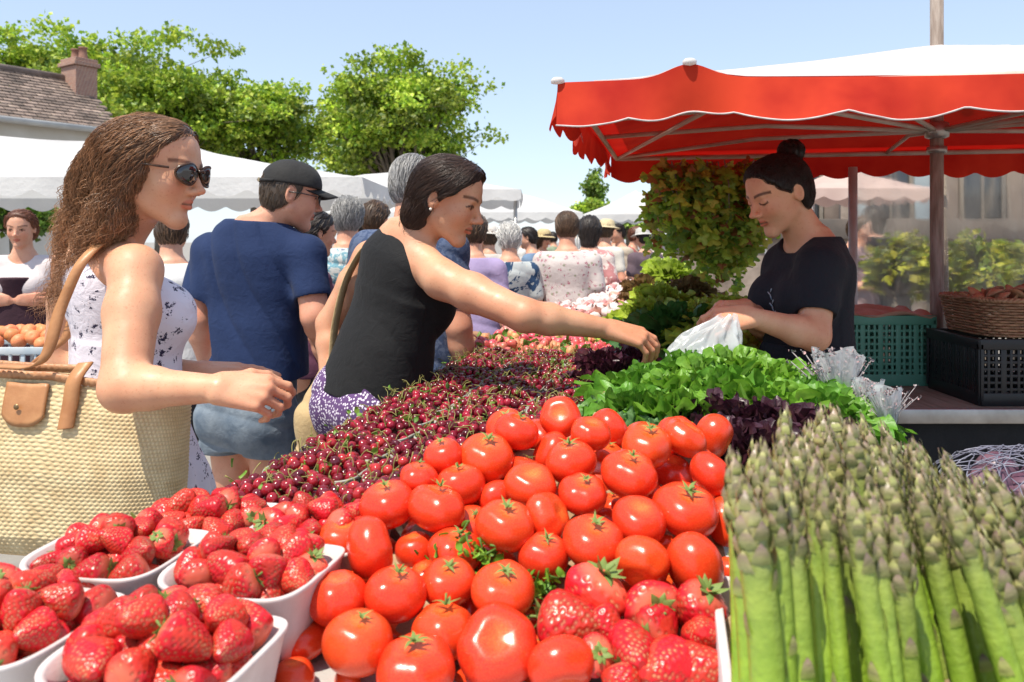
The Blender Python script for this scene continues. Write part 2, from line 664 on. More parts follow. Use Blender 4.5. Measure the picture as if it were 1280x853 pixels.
class Fig:
    """a posed human: joints in world space, then body, clothes and hair grown from them"""

    def __init__(s, pelvis, neck, facing, head, hfacing, H=.225, female=True, w=1.0, dp=1.0, up_head=(0, 0, 1)):
        s.pelvis, s.neck = np.asarray(pelvis, float), np.asarray(neck, float)
        up = unit(s.neck - s.pelvis)
        f = np.asarray(facing, float)
        s.M = frame(f - up * (f @ up), up)
        s.M = np.stack([unit(np.cross(unit(f), up)), np.cross(up, unit(np.cross(unit(f), up))), up], 1)
        s.L = np.linalg.norm(s.neck - s.pelvis)
        s.female, s.H, s.w, s.dp = female, H, w, dp
        s.hc, s.hM = np.asarray(head, float), frame(hfacing, up_head)
        s.ground = vec(s.pelvis[0], s.pelvis[1], 0)
        T = (TORSO_F if female else TORSO_M).copy()
        T[:, 0] *= s.L
        T[:, 3] *= w
        T[:, 2] *= dp
        T[:, 4:] *= dp
        s.T = T
        s.arms, s.legs = {}, {}

    def at(s, x, y, t):
        """point in the torso frame; t = 0 at the hips, 1 at the neck"""
        return s.pelvis + s.M @ vec(x, y, t * s.L)

    def hp(s, x, y, z):
        return s.hc + s.hM @ vec(x, y, z) * s.H

    def arm(s, side, sh, el, wr, hd, hn, ru=.046, re=.039, rf=.040, rw=.026, **hand):
        s.arms[side] = dict(sh=np.asarray(sh, float), el=np.asarray(el, float), wr=np.asarray(wr, float), hd=hd, hn=hn, r=(ru, re, rf, rw), hand=hand)

    def leg(s, side, hip=None, knee=None, ankle=None, toe=None, r=(.082, .056, .055, .036)):
        R = s.M[:, 0]
        f = unit(vec(s.M[0, 1], s.M[1, 1], 0))
        hip = s.pelvis + R * side * .088 * s.w - vec(0, 0, .01) if hip is None else hip
        ankle = vec(hip[0], hip[1], .085) if ankle is None else ankle
        knee = (hip * .47 + ankle * .53) + f * .02 if knee is None else knee
        toe = f if toe is None else toe
        s.legs[side] = dict(hip=hip, knee=knee, ankle=ankle, toe=unit(toe), r=r)

    def torso_ops(s, off=0.0, bust=True):
        o = [loft(s.pelvis, s.M, s.T, off)]
        if s.female and bust:
            for x in (-.075, .075):
                o.append(ell(s.at(x * s.w, .078 * s.dp, .66), np.array([.070, .064, .070]) + off, s.M, k=.04))
        for sd, a in s.arms.items():
            o.append(rcone(s.at(sd * .04, -.02, .97), a['sh'] + vec(0, 0, .0), .042 + off, a['r'][0] - .006 + off, k=.04))
        if s.legs:
            for sd in (-1, 1):
                o.append(ell(s.at(sd * .075 * s.w, -.055 * s.dp, -.02), np.array([.088, .078, .10]) + off, s.M, k=.04))
        return o

    def arm_ops(s, sd, hands=True):
        a = s.arms[sd]
        ru, re, rf, rw = a['r']
        m = a['el'] * .72 + a['wr'] * .28
        m2 = a['sh'] * .62 + a['el'] * .38
        o = [rcone(a['sh'], m2, ru - .001, (ru + re) / 2 + .004, k=.03), rcone(m2, a['el'], (ru + re) / 2 + .004, re, k=.02), rcone(a['el'], m, re - .002, rf, k=.025), rcone(m, a['wr'], rf, rw, k=.02)]
        if hands:
            o += hand_ops(a['wr'], a['hd'], a['hn'], sd, **a['hand'])
        return o

    def leg_ops(s, sd, off=0.0, foot=True):
        l = s.legs[sd]
        rt, rk, rc, ra = [r + off for r in l['r']]
        c = l['knee'] * .7 + l['ankle'] * .3 - l['toe'] * .018
        o = [rcone(l['hip'], l['knee'], rt, rk, k=.04), rcone(l['knee'], c, rk - .004, rc, k=.03), rcone(c, l['ankle'], rc, ra, k=.02)]
        if foot:
            h, t = l['ankle'] - vec(0, 0, .045) - l['toe'] * .03, l['ankle'] + l['toe'] * .15
            t[2] = .03
            o += [rcone(h, t, .036, .028, k=.03), rcone(l['ankle'], (h + t) / 2, .034, .036, k=.03)]
        return o

    def body(s, label, skin, vox=.003, group=None, legs=True, fcol=None, base=(1, 1, 1)):
        NAILS.clear()
        o = s.torso_ops(0.0)
        for sd in s.arms:
            o += s.arm_ops(sd)
        if legs:
            for sd in s.legs:
                o += s.leg_ops(sd)
        o.append(rcone(s.at(0, -.015, .98), s.hp(0, -.10, -.22), .060 * s.H / .225, .052 * s.H / .225, k=.035))
        o += head_ops(s.hc, s.hM, s.H, s.female)
        V, F = sdf_mesh(o, vox)
        V = relax(V, F, 2)
        C = face_col(V, s.hc, s.hM, s.H, base, **(fcol or {}))
        for a in s.arms.values():
            el = np.exp(-(((V - a['el']) ** 2).sum(1) / .045 ** 2))[:, None]
            C *= 1 - el * np.array([.03, .16, .18])
            hc_ = a['wr'] + unit(a['hd']) * .10
            hh = np.exp(-(((V - hc_) ** 2).sum(1) / .085 ** 2))[:, None]
            C *= 1 - hh * np.array([.02, .14, .16])
        for c_, nn_ in NAILS:
            dd_ = np.exp(-(((V - c_) ** 2).sum(1) / .0058 ** 2) ** 2)[:, None]
            C = C * (1 - .22 * dd_) + np.array([1.08, .98, 1.0]) * .22 * dd_
        s.org = vec(s.pelvis[0], s.pelvis[1], 0)
        s.obj = put('person', mesh_np('person', V - s.org, F, True, C), skin, None, s.org)
        tag(s.obj, label, 'person', group)
        return s.obj

    def wear(s, name, ops, m, vox=.004, it=2, keep=False):
        V, F = sdf_mesh(ops, vox)
        V = relax(V, F, it)
        put(name, mesh_np(name, V - s.org, F, True, np.ones((len(V), 3))), m, s.obj)
        return (V, F) if keep else None

    def add(s, name, mb, m, smooth=True):
        return put(name, mb.mesh(name, smooth, s.org), m, s.obj)

    def scalp(s, th=.03, line=None, extra=(), k=.02):
        """hair volume: swollen cranium kept behind a hairline y(z)"""
        H = s.H
        o = [ell(s.hp(0, -.06, .14), np.array([.335 + th, .405 + th, .36 + th]) * H, s.hM), ell(s.hp(0, .15, .17), np.array([.262 + th, .215 + th * .8, .27 + th]) * H, s.hM, k=.03),
             ell(s.hp(0, -.12, -.08), np.array([.30 + th, .30 + th, .27 + th]) * H, s.hM, k=.03)]
        o += list(extra)
        z0, y0 = np.array(line).T
        hc, M = s.hc, s.hM

        def f(x, y, z):
            px, py, pz = x - hc[0], y - hc[1], z - hc[2]
            X = (px * M[0, 0] + py * M[1, 0] + pz * M[2, 0]) / H
            Y = (px * M[0, 1] + py * M[1, 1] + pz * M[2, 1]) / H
            Z = (px * M[0, 2] + py * M[1, 2] + pz * M[2, 2]) / H
            return (Y - np.interp(Z + .25 * (.25 - np.abs(X)) * (Z > .2), z0, y0) - .01 * np.sin(40 * Z + 9 * X)) * H * .8
        o.append(op(f, [-9] * 3, [9] * 3, 'i', k * H))
        return o


def strands(V, N, flow, count, length, seg=10, r=.0011, wave=0.0, wfreq=7, lift=.0015, mask=None, seed=1, release=0.0, tone=(.6, 1.35), grow=1.0, sides=3, clumps=60, tipr=.3, lenvar=.35, sun=None):
    """hair: tubes that start on the surface V,N and follow flow(p) along it"""
    R = np.random.RandomState(seed)
    kd = KDTree(len(V))
    for i, v in enumerate(V):
        kd.insert(v, i)
    kd.balance()
    idx = np.arange(len(V)) if mask is None else np.nonzero(mask(V))[0]
    idx = idx[R.randint(0, len(idx), count)]
    paths = np.zeros((count, seg + 1, 3))
    ln = length * (1 + lenvar * R.uniform(-1, 1, count))
    for a, i in enumerate(idx):
        p, n = V[i] + N[i] * lift * R.uniform(.2, 1.4), N[i]
        paths[a, 0] = p
        st = ln[a] / seg
        jit = R.normal(size=3) * .10
        for j in range(seg):
            f = flow(p) + jit
            t = f - n * (f @ n) * (1 - release * j / seg)
            p = p + unit(t) * st
            co, k, dist = kd.find(p)
            n = N[k]
            h = (p - V[k]) @ n
            if h < lift:
                p = p + n * (lift - h)
            elif h < .02 and release < .3:
                p = p - n * min(h - lift, .35 * st)
            paths[a, j + 1] = p
    u = np.linspace(0, 1, seg + 1)
    T = np.gradient(paths, axis=1)
    T /= np.linalg.norm(T, axis=2)[..., None] + 1e-9
    A = np.cross(T, vec(.3, .5, .8))
    A /= np.linalg.norm(A, axis=2)[..., None] + 1e-9
    B = np.cross(T, A)
    if wave:
        cen = V[R.randint(0, len(V), clumps)]
        cl = np.argmin(((paths[:, 0][:, None] - cen[None]) ** 2).sum(2), 1)
        ph = R.uniform(0, 6.28, clumps)[cl] + R.normal(size=count) * .45
        fr = wfreq * (1 + .25 * R.uniform(-1, 1, clumps)[cl])
        am = wave * (.5 + R.uniform(0, 1, count)) * 1.0
        g = np.clip(u * 2.2, .15, 1) ** grow
        s1 = np.sin(ph[:, None] + fr[:, None] * u[None]) * am[:, None] * g
        s2 = np.cos(ph[:, None] * 1.3 + fr[:, None] * u[None]) * am[:, None] * g * .8
        paths = paths + A * s1[..., None] + B * s2[..., None]
    rr = r * (1 - (1 - tipr) * u ** 2)[None] * R.uniform(.7, 1.3, count)[:, None]
    ang = np.linspace(0, 2 * math.pi, sides, endpoint=False)
    G = paths[:, :, None] + rr[:, :, None, None] * (np.cos(ang)[None, None, :, None] * A[:, :, None] + np.sin(ang)[None, None, :, None] * B[:, :, None])
    m = seg + 1
    base = np.arange(count)[:, None, None] * m * sides + np.arange(seg)[None, :, None] * sides
    j = np.arange(sides)[None, None]
    F = np.stack([base + j, base + (j + 1) % sides, base + sides + (j + 1) % sides, base + sides + j], -1).reshape(-1, 4)
    t = R.uniform(tone[0], tone[1], count)
    C = np.broadcast_to(t[:, None, None, None], (count, m, sides, 3)).copy()
    if sun is not None:       # sun-bleached tips
        C = C * (1 + (np.asarray(sun) - 1) * (u ** 1.2)[None, :, None, None])
    return G.reshape(-1, 3), F, C.reshape(-1, 3)


def hair(fig, ops, m, flow, count, length, vox=.005, name='hair', base_tone=.55, extra=None, **kw):
    V, F = sdf_mesh(ops, vox)
    V = relax(V, F, 2)
    N = vnormals(V, F)
    SV, SF, SC = strands(V, N, flow, count, length, **kw)
    if extra:
        for e in extra:
            e = dict(e)
            V2_, F2_, C2_ = strands(V, N, e.pop('flow', flow), e.pop('count'), e.pop('length'), **e)
            SF = np.concatenate([SF, F2_ + len(SV)]); SV = np.concatenate([SV, V2_]); SC = np.concatenate([SC, C2_])
    Vb = V - N * .002
    allV = np.concatenate([Vb, SV])
    allF = np.concatenate([F, SF + len(Vb)])
    C = np.concatenate([np.full((len(Vb), 3), base_tone), SC])
    return put(name, mesh_np(name, allV - fig.org, allF, True, C), m, fig.obj)


def folds(amp, seed, freq=18, lo=(-9,) * 3, hi=(9,) * 3, dirn=(.3, .3, 1.0), ctr=None):
    """cloth wrinkles: warped ridges running across dirn"""
    d = unit(dirn)

    def f(x, y, z):
        w = sines((x, y, z), freq * .35, seed)
        s = (x * d[0] + y * d[1] + z * d[2]) * freq * 2.2 + 2.2 * w
        q = np.sin(s)
        r = np.clip(.5 + .8 * sines((x, y, z), freq * .3, seed + 1), 0, 1.3) * (1.2 - 2.2 * (1 - np.abs(q)) ** 2) * -1 + .6 * sines((x, y, z), freq * 1.1, seed + 2)
        return (amp * r).astype(f32)
    return disp(f, lo, hi)


def skin_mat(name, c, rough=.48):
    m, nt, b = new_mat(name)
    co = coords(nt)
    a = nd(nt, 'ShaderNodeAttribute', attribute_name='Col')
    c1 = ramp(nt, noise(nt, co, 14, 5), [(.3, tuple(np.array(c) * np.array([.90, .80, .76]))), (.7, tuple(np.array(c) * np.array([1.06, 1.06, 1.06])))])
    fr = ramp(nt, noise(nt, co, 190, 2, .5), [(.62, (1, 1, 1)), (.70, (.80, .66, .58))])
    c1 = mixc(nt, .55, c1, fr, 'MULTIPLY')
    rd = ramp(nt, noise(nt, co, 5, 4, .6), [(.35, (1, 1, 1)), (.7, (1.02, .86, .82))])
    c1 = mixc(nt, 1, c1, rd, 'MULTIPLY')
    c2 = mixc(nt, 1, c1, a.outputs['Color'], 'MULTIPLY')
    nt.links.new(c2, b.inputs['Base Color'])
    nt.links.new(ramp(nt, noise(nt, co, 40, 4), [(.3, rough - .10), (.7, rough + .12)]), b.inputs['Roughness'])
    b.inputs['Specular IOR Level'].default_value = .4
    b.inputs['Subsurface Weight'].default_value = .15
    b.inputs['Subsurface Radius'].default_value = (.012, .004, .002)
    b.inputs['Subsurface Scale'].default_value = 1.0
    s1 = bump(nt, b, noise(nt, co, 24, 4), .18, .006)
    bump(nt, b, noise(nt, co, 420, 2), .22, .0012, s1)
    return m


def hair_mat(name, c, rough=.38, spec=.5):
    m, nt, b = new_mat(name)
    a = nd(nt, 'ShaderNodeAttribute', attribute_name='Col')
    c2 = mixc(nt, 1, c, a.outputs['Color'], 'MULTIPLY')
    nt.links.new(c2, b.inputs['Base Color'])
    b.inputs['Roughness'].default_value = rough
    b.inputs['Specular IOR Level'].default_value = spec
    return m


def cloth_mat(name, c1, c2=None, pattern=None, p=(), rough=.85, weave=700, wb=.25, scale=6):
    """woven cloth; pattern: 'floral', 'dots', 'blotch'"""
    m, nt, b = new_mat(name)
    co = coords(nt)
    c = ramp(nt, noise(nt, co, scale, 4), [(.3, c1), (.7, c2 or tuple(np.array(c1) * .85))])
    if pattern == 'floral':       # p: ink colour, cell scale, ink 2
        wd = mixc(nt, .035, co, nd_out(nt, co, 55), 'ADD')
        v = nd(nt, 'ShaderNodeTexVoronoi', Scale=p[1])
        nt.links.new(wd, v.inputs['Vector'])
        n1 = noise(nt, co, p[1] * 5.2, 3, .7)
        a = nd(nt, 'ShaderNodeMath', operation='MULTIPLY_ADD')
        nt.links.new(v.outputs['Distance'], a.inputs[0])
        a.inputs[1].default_value = .75
        nt.links.new(n1, a.inputs[2])
        k = ramp(nt, a.outputs[0], [(.635, (1, 1, 1)), (.69, (0, 0, 0))])
        c = mixc(nt, k, c, p[0])
        if len(p) > 2:
            v2 = nd(nt, 'ShaderNodeTexVoronoi', Scale=p[1] * .8)
            nt.links.new(co, v2.inputs['Vector'])
            k2 = ramp(nt, v2.outputs['Distance'], [(.16, (1, 1, 1)), (.24, (0, 0, 0))])
            c = mixc(nt, k2, c, p[2])
    elif pattern == 'dots':       # p: dot colour, scale
        v = nd(nt, 'ShaderNodeTexVoronoi', Scale=p[1])
        nt.links.new(co, v.inputs['Vector'])
        k = ramp(nt, v.outputs['Distance'], [(.34, (1, 1, 1)), (.42, (0, 0, 0))])
        c = mixc(nt, k, c, p[0])
    elif pattern == 'blotch':     # p: list of colours, scale
        n1 = noise(nt, co, p[1], 5, .65, .8)
        cs = p[0]
        c = ramp(nt, n1, [(.34 + .32 * i / max(1, len(cs) - 1), q) for i, q in enumerate(cs)], 'CONSTANT')
    nt.links.new(c, b.inputs['Base Color'])
    b.inputs['Roughness'].default_value = rough
    b.inputs['Specular IOR Level'].default_value = .25
    b.inputs['Sheen Weight'].default_value = .04
    h = noise(nt, co, weave, 2)
    h2 = noise(nt, co, 28, 5, .6, .6)
    s = bump(nt, b, h2, .36, .012)
    bump(nt, b, h, wb, .0012, s)
    return m


def nd_out(nt, co, scale):
    n = nd(nt, 'ShaderNodeTexNoise', Scale=scale, Detail=3)
    nt.links.new(co, n.inputs['Vector'])
    return n.outputs['Color']
# ================================================================= the four main people
SK_W = skin_mat('skin', (.655, .375, .23))
SK_M = skin_mat('skin_fair', (.625, .35, .235))

# ---------------------------------------------------------------- woman with straw bag (left)
ang = math.radians(30)
lw = Fig(P(158, 560, 1.82), P(140, 306, 1.80), (math.cos(ang), math.sin(ang), 0), P(195, 216, 1.72), (math.cos(-.13), math.sin(-.13), -.12), H=.232, w=.93, dp=1.02)
lw.arm(1, P(170, 338, 1.64), P(156, 485, 1.50), P(274, 486, 1.45), (1, .10, -.16), (.15, -.75, .62), .050, .043, .0375, .0245, S=.92, curl=[(.45, .85, .5), (.65, .95, .5), (.75, 1.0, .5), (.8, 1.0, .5)], spread=.06, thumb=(.45, .45))
lw.arm(-1, P(96, 328, 1.95), P(78, 452, 2.02), P(250, 466, 1.83), (1, -.05, 0), (0, -.35, .9), .050, .043, .040, .025, curl=(.08, .15, .1), spread=.03)
for sd in (-1, 1):
    lw.leg(sd)
lw.body('woman in white floral sundress and sunglasses with a straw bag on her shoulder', SK_W, .003, base=(1, 1, 1), fcol=dict(brow=(.22, .13, .09), lip=(.88, .46, .46)))
m_dress = cloth_mat('floral_dress', (.83, .78, .84), (.76, .71, .79), 'floral', ((.035, .03, .07), 31), rough=.8)
Hp = lw.pelvis
T = lw.T.copy()
o = [loft(lw.pelvis, lw.M, T, .009)]
for x in (-.075, .075):
    o.append(ell(lw.at(x, .082, .65), np.array([.080, .078, .078]), lw.M, k=.04))
for sd in (-1, 1):
    o.append(ell(lw.at(sd * .075, -.055, -.02), np.array([.105, .10, .12]), lw.M, k=.04))
sk = np.array([[-.52, -.01, 0, .25, .25, .21], [-.30, 0, 0, .225, .22, .19], [-.05, 0, 0, .20, .165, .155], [.06, 0, 0, .185, .12, .135], [.16, 0, 0, .15, .115, .11], [.24, 0, 0, .14, .115, .10]])
o.append(loft(lw.pelvis, frame((lw.M[0, 1], lw.M[1, 1], 0)), sk, .0, k=.03))


def skirt_fold(x, y, z):
    a = np.arctan2(y - Hp[1], x - Hp[0])
    g_ = np.clip((Hp[2] + .12 - z) / .35, 0, 1)
    return .012 * g_ * (np.sin(11 * a + 3 * np.sin(3 * a)) + .5 * np.sin(23 * a + 8 * z))


o.append(disp(skirt_fold, [-9, -9, -9], [9, 9, Hp[2] + .12]))
o.append(folds(.003, 5, 16))
for sd in (-1, 1):
    a = lw.arms[sd]
    o.append(ell(a['sh'] + lw.M @ vec(sd * .025, .0, -.035), (.062, .078, .105), lw.M, 's', .006))
o.append(ell(lw.at(0, .03, 1.05), (.085, .13, .085), lw.M, 's', .006))
o.append(ell(lw.at(0, -.10, 1.02), (.070, .10, .13), lw.M, 's', .006))
o.append(half(lw.at(0, 0, 1.0), lw.M[:, 2], k=.004))
lw.wear('dress', o, m_dress, .0035)
# hair
line = [(-.6, -.12), (-.30, -.06), (-.05, .06), (.10, .12), (.22, .20), (.34, .27), (.42, .30), (.6, .3)]
ex = [rcone(lw.hp(-.02, -.30, .08), P(134, 232, 1.77), .076, .062, k=.05), rcone(P(138, 222, 1.77), P(114, 285, 1.82), .066, .052, k=.04), rcone(P(114, 285, 1.82), P(100, 320, 1.83), .048, .028, k=.03),
      rcone(lw.hp(.17, -.12, .02), P(148, 270, 1.67), .052, .034, k=.04), rcone(P(148, 270, 1.67), P(118, 296, 1.70), .036, .030, k=.03)]
ho = lw.scalp(.024, line, ex)
HAIR_LW = hair_mat('wavy_brown_hair', (.13, .068, .036), .30)


def flow_lw(p):
    q = (p - lw.hc) / lw.H
    t = min(max((q[2] + .25) / .6, 0), 1)
    return vec(-.75 * t - .50 * (1 - t), (.25 if q[1] > 0 else -.12) * t, -.35 * t - .80 * (1 - t))


hair(lw, ho, HAIR_LW, flow_lw, 8500, .15, base_tone=.75, extra=[dict(count=1500, length=.15, seg=16, r=.0008, clumps=500, wave=.012, wfreq=16, tone=(1.0, 2.4), release=.55, seed=33, mask=lambda V: V[:, 2] < lw.hc[2] + .02, sun=(1.9, 1.8, 1.6)), dict(count=900, length=.10, seg=14, r=.0007, clumps=500, wave=.009, wfreq=18, tone=(1.0, 2.6), release=.9, seed=34, mask=lambda V: V[:, 2] < lw.hc[2] - .08, sun=(1.6, 1.5, 1.4))], seg=18, r=.0008, wave=.0065, wfreq=13, tone=(.35, 1.9), release=.12, seed=3, sun=(2.3, 2.1, 1.8), clumps=420, tipr=.3, grow=1.8)
# sunglasses
mb = MB()
m_frame = mat('tortoise_frame', (.10, .045, .02), (.03, .015, .01), 60, .25)
m_lens = mat('dark_lens', (.02, .018, .02), None, 1, .05, spec=.9)
H_ = lw.H
for s in (-1, 1):
    mb.tube([lw.hp(s * .30, .30, .055), lw.hp(s * .36, .1, .06), lw.hp(s * .365, -.10, .05), lw.hp(s * .35, -.17, 0)], .0028, 6)
    ring = [lw.hp(s * (.155 + .118 * math.cos(t) * (1.04 if math.sin(t) > 0 else .93)), .425 - .13 * (abs(math.cos(t)) if s * math.cos(t) * s > 0 else 0) ** 2 * .6, .018 + .095 * math.sin(t)) for t in np.linspace(0, 2 * math.pi, 29)]
    mb.tube(ring, .0030, 6, cap=False)
mb.tube([lw.hp(-.05, .445, .05), lw.hp(0, .462, .062), lw.hp(.05, .445, .05)], .003, 6)
sg = lw.add('sunglasses', mb, m_frame)
for s in (-1, 1):
    l = MB()
    rr = np.linspace(0, 1, 5)[:, None]
    tt = np.linspace(0, 2 * math.pi, 28, endpoint=False)[None]
    G = np.stack([s * (.155 + .116 * rr * np.cos(tt)), .43 - .07 * (rr * np.maximum(np.cos(tt), 0)) ** 2 + .012 * (1 - rr ** 2), .018 + .093 * rr * np.sin(tt)], -1)
    l.grid(lw.hc + (G * H_) @ lw.hM.T, closed_v=True)
    lo_ = put('lens', l.mesh('lens', True, lw.org), m_lens, sg)
    solid(lo_, .0015)
# thin necklace strap shadow line: none in photo

# ---------------------------------------------------------------- woman reaching (middle)
ang = math.radians(42)
mw = Fig(P(466, 505, 2.34), P(512, 296, 2.30), (math.cos(ang), math.sin(ang), 0), P(560, 252, 2.24), (math.cos(-.26), math.sin(-.26), -.30), H=.232, w=.86, dp=.96)
mw.arm(1, P(553, 350, 2.16), P(655, 394, 2.03), P(762, 412, 2.10), (1, .05, -.30), (.22, -.45, .86), .052, .041, .039, .0255, curl=[(.30, .55, .35), (.5, .7, .4), (.6, .75, .4), (.6, .7, .4)], spread=.08, thumb=(.30, .6))
mw.arm(-1, P(462, 322, 2.46), P(413, 405, 2.50), P(412, 495, 2.42), (.1, -.1, -1), (-.8, -.4, 0), .048, .042, .040, .026, curl=(.5, .7, .5))
for sd in (-1, 1):
    mw.leg(sd)
mw.body('woman in black tank top and purple patterned trousers reaching over the cherries', SK_W, .003, base=(.95, .93, .93), fcol=dict(brow=(.14, .085, .06)))
m_tank = cloth_mat('black_jersey', (.009, .009, .010), (.013, .013, .014), rough=.8, weave=500)
T = mw.T.copy()
o = [loft(mw.pelvis, mw.M, T, .012), loft(mw.pelvis, mw.M, np.array([[-.10, 0, -.0, .160, .112, .126], [0, 0, 0, .158, .112, .124], [.10, 0, 0, .145, .105, .112], [.20, 0, 0, .140, .105, .100], [.30, 0, 0, .10, .07, .06]]), .004, k=.06)]
for x in (-.075, .075):
    o.append(ell(mw.at(x, .070, .65), np.array([.080, .074, .085]), mw.M, k=.05))
o.append(folds(.0055, 21, 12, dirn=(.75, .3, .55)))
for sd in (-1, 1):
    a = mw.arms[sd]
    o.append(ell(a['sh'] + mw.M @ vec(sd * .028, .01, -.03), (.066, .082, .098), mw.M, 's', .006))
o.append(ell(mw.at(0, .03, 1.06), (.085, .12, .085), mw.M, 's', .006))
o.append(half(mw.at(0, 0, 1.015), mw.M[:, 2], k=.004))
o.append(half(P(458, 491, 2.34), (-.12, 0, -1), k=.004))
mw.wear('tank_top', o, m_tank, .0035)
m_pant = cloth_mat('purple_print', (.10, .05, .15), (.12, .06, .17), 'dots', ((.70, .64, .74), 120), rough=.85)
o = [loft(mw.pelvis, mw.M, mw.T, .012)] + [q for sd in (-1, 1) for q in mw.leg_ops(sd, .022, False)]
for sd in (-1, 1):
    o.append(ell(mw.at(sd * .07, -.055, -.02), (.10, .09, .11), mw.M, k=.04))
    o.append(ell(mw.at(sd * .06, .02, -.14), (.11, .11, .16), mw.M, k=.04))
o += [folds(.005, 31, 16), half(P(455, 455, 2.34), (0, 0, 1))]
o.append(half((0, 0, .12), (0, 0, -1)))
mw.wear('trousers', o, m_pant, .006)
# bob hair
line = [(-.62, -.17), (-.40, -.15), (-.22, -.10), (-.10, -.06), (.02, .03), (.12, .15), (.22, .24), (.34, .30), (.5, .34), (.7, .34)]
ex = [ell(mw.hp(0, -.20, -.08), np.array([.325, .31, .36]) * mw.H, mw.hM, k=.02), rcone(mw.hp(-.18, -.30, -.28), mw.hp(.18, -.30, -.28), .035, .035, k=.03),
      ell(mw.hp(.0, .17, .26), np.array([.28, .24, .20]) * mw.H, mw.hM, k=.02)]
ho = mw.scalp(.055, line, ex)
ho.append(ell(mw.hp(.37, -.055, -.03), np.array([.07, .072, .14]) * mw.H, mw.hM, 's', .006))
HAIR_MW = hair_mat('dark_bob_hair', (.040, .022, .015), .33)


def flow_mw(p):
    q = (p - mw.hc) @ mw.hM / mw.H
    if q[1] > .1 and q[2] > .05:
        d = vec(.55 * np.sign(q[0]), -.25, -.6)
    else:
        d = vec(.1 * np.sign(q[0]), -.55 if q[2] > -.05 else -.15, -.6)
    return mw.hM @ d


hair(mw, ho, HAIR_MW, flow_mw, 4500, .08, seg=9, r=.0008, wave=.0016, wfreq=5, tone=(.45, 1.9), seed=5, clumps=300, extra=[dict(count=260, length=.05, seg=7, r=.0006, wave=.003, wfreq=4, release=.6, seed=51, tone=(.8, 2.4))])
ear = MB()
ear.lathe([(0, .004), (.003, .003), (.0042, 0), (.003, -.003), (0, -.004)], 10, mw.hp(.37, -.05, -.125))
mw.add('earring', ear, mat('pearl', (.8, .75, .65), None, 1, .15, spec=.9))

# ---------------------------------------------------------------- man in cap
ang = math.radians(72)
mn = Fig(P(312, 515, 2.95), P(322, 286, 2.92), (math.cos(ang), math.sin(ang), 0), P(364, 246, 2.90), (math.cos(.42), math.sin(.42), -.16), H=.238, female=False, w=.95, dp=1.02)
mn.arm(1, P(383, 318, 2.86), P(394, 396, 2.80), P(408, 440, 2.95), (.2, .55, -.8), (.75, -.5, .2), .056, .047, .046, .031, curl=(.4, .5, .4), S=1.08)
mn.arm(-1, P(262, 318, 2.97), P(248, 400, 2.92), P(262, 462, 2.98), (.3, .3, -.9), (-.8, -.5, .1), .056, .047, .045, .031, curl=(.4, .5, .4), S=1.08)
for sd in (-1, 1):
    mn.leg(sd, r=(.088, .062, .062, .04))
mn.body('man in navy tee, denim shorts and black cap walking away beside the stall', SK_M, .0038, base=(1.02, .98, .98), fcol=dict(brow=(.15, .10, .07)))
m_navy = cloth_mat('navy_cotton', (.011, .024, .075), (.015, .031, .092), rough=.85)
T = mn.T.copy()
T[:, 3] += .012
o = [loft(mn.pelvis, mn.M, T, .014)]
tt = np.array([[-.03, 0, 0, .190, .148, .145], [.10, 0, 0, .188, .148, .14], [.22, 0, 0, .18, .14, .125], [.34, 0, 0, .15, .11, .10], [.42, 0, 0, .10, .07, .06]])
o.append(loft(mn.pelvis, mn.M, tt, 0, k=.08))
for sd in (-1, 1):
    a = mn.arms[sd]
    o.append(rcone(mn.at(sd * .05, -.02, .98), a['sh'], .056, .062, k=.04))
    e = a['sh'] * .38 + a['el'] * .62
    o.append(rcone(a['sh'], e, .064, .068, k=.03))
o.append(folds(.0042, 41, 12, dirn=(.95, .2, .45)))
for sd in (-1, 1):
    a = mn.arms[sd]
    d = unit(a['el'] - a['sh'])
    c = a['sh'] * .40 + a['el'] * .60
    o.append(rcone(c + d * .085, c + d * .20, .085, .10, 's', .004))
o += [rcone(mn.at(0, .0, 1.0), mn.at(0, .04, 1.3), .082, .12, 's', .006), half(mn.at(0, 0, 1.045), mn.M[:, 2], k=.004), half(P(315, 470, 2.93), (0, .05, -1), k=.004)]
mn.wear('t_shirt', o, m_navy, .004)
m_denim = cloth_mat('faded_denim', (.09, .125, .17), (.23, .27, .31), rough=.9, weave=900, scale=14)
o = [loft(mn.pelvis, mn.M, mn.T, .012)]
for sd in (-1, 1):
    l = mn.legs[sd]
    kn = l['hip'] * .40 + l['knee'] * .60 + mn.M[:, 0] * sd * .018
    o.append(rcone(l['hip'], kn + (kn - l['hip']) * .3, .108, .104, k=.012))
    o.append(ell(mn.at(sd * .07, -.055, -.02), (.105, .095, .115), mn.M, k=.04))
o += [folds(.006, 51, 14), half(mn.at(0, 0, .22), (0, 0, 1)), half(P(312, 566, 2.93), (0, 0, -1), k=.004)]
mn.wear('shorts', o, m_denim, .005)
line = [(-.7, -.30), (-.40, -.28), (-.25, -.22), (-.1, -.02), (.05, .10), (.3, .14), (.7, .2)]
ho = mn.scalp(.016, line)
HAIR_MN = hair_mat('cropped_brown_hair', (.11, .075, .05), .5)


def flow_mn(p):
    q = (p - mn.hc) @ mn.hM / mn.H
    return mn.hM @ vec(0, -.3, -1)


ho.append(ell(mn.hp(.36, -.05, 0), np.array([.07, .075, .14]) * mn.H, mn.hM, 's', .006))
hair(mn, ho, HAIR_MN, flow_mn, 1200, .018, seg=3, r=.0012, tone=(.6, 1.5), seed=6, lift=.001)
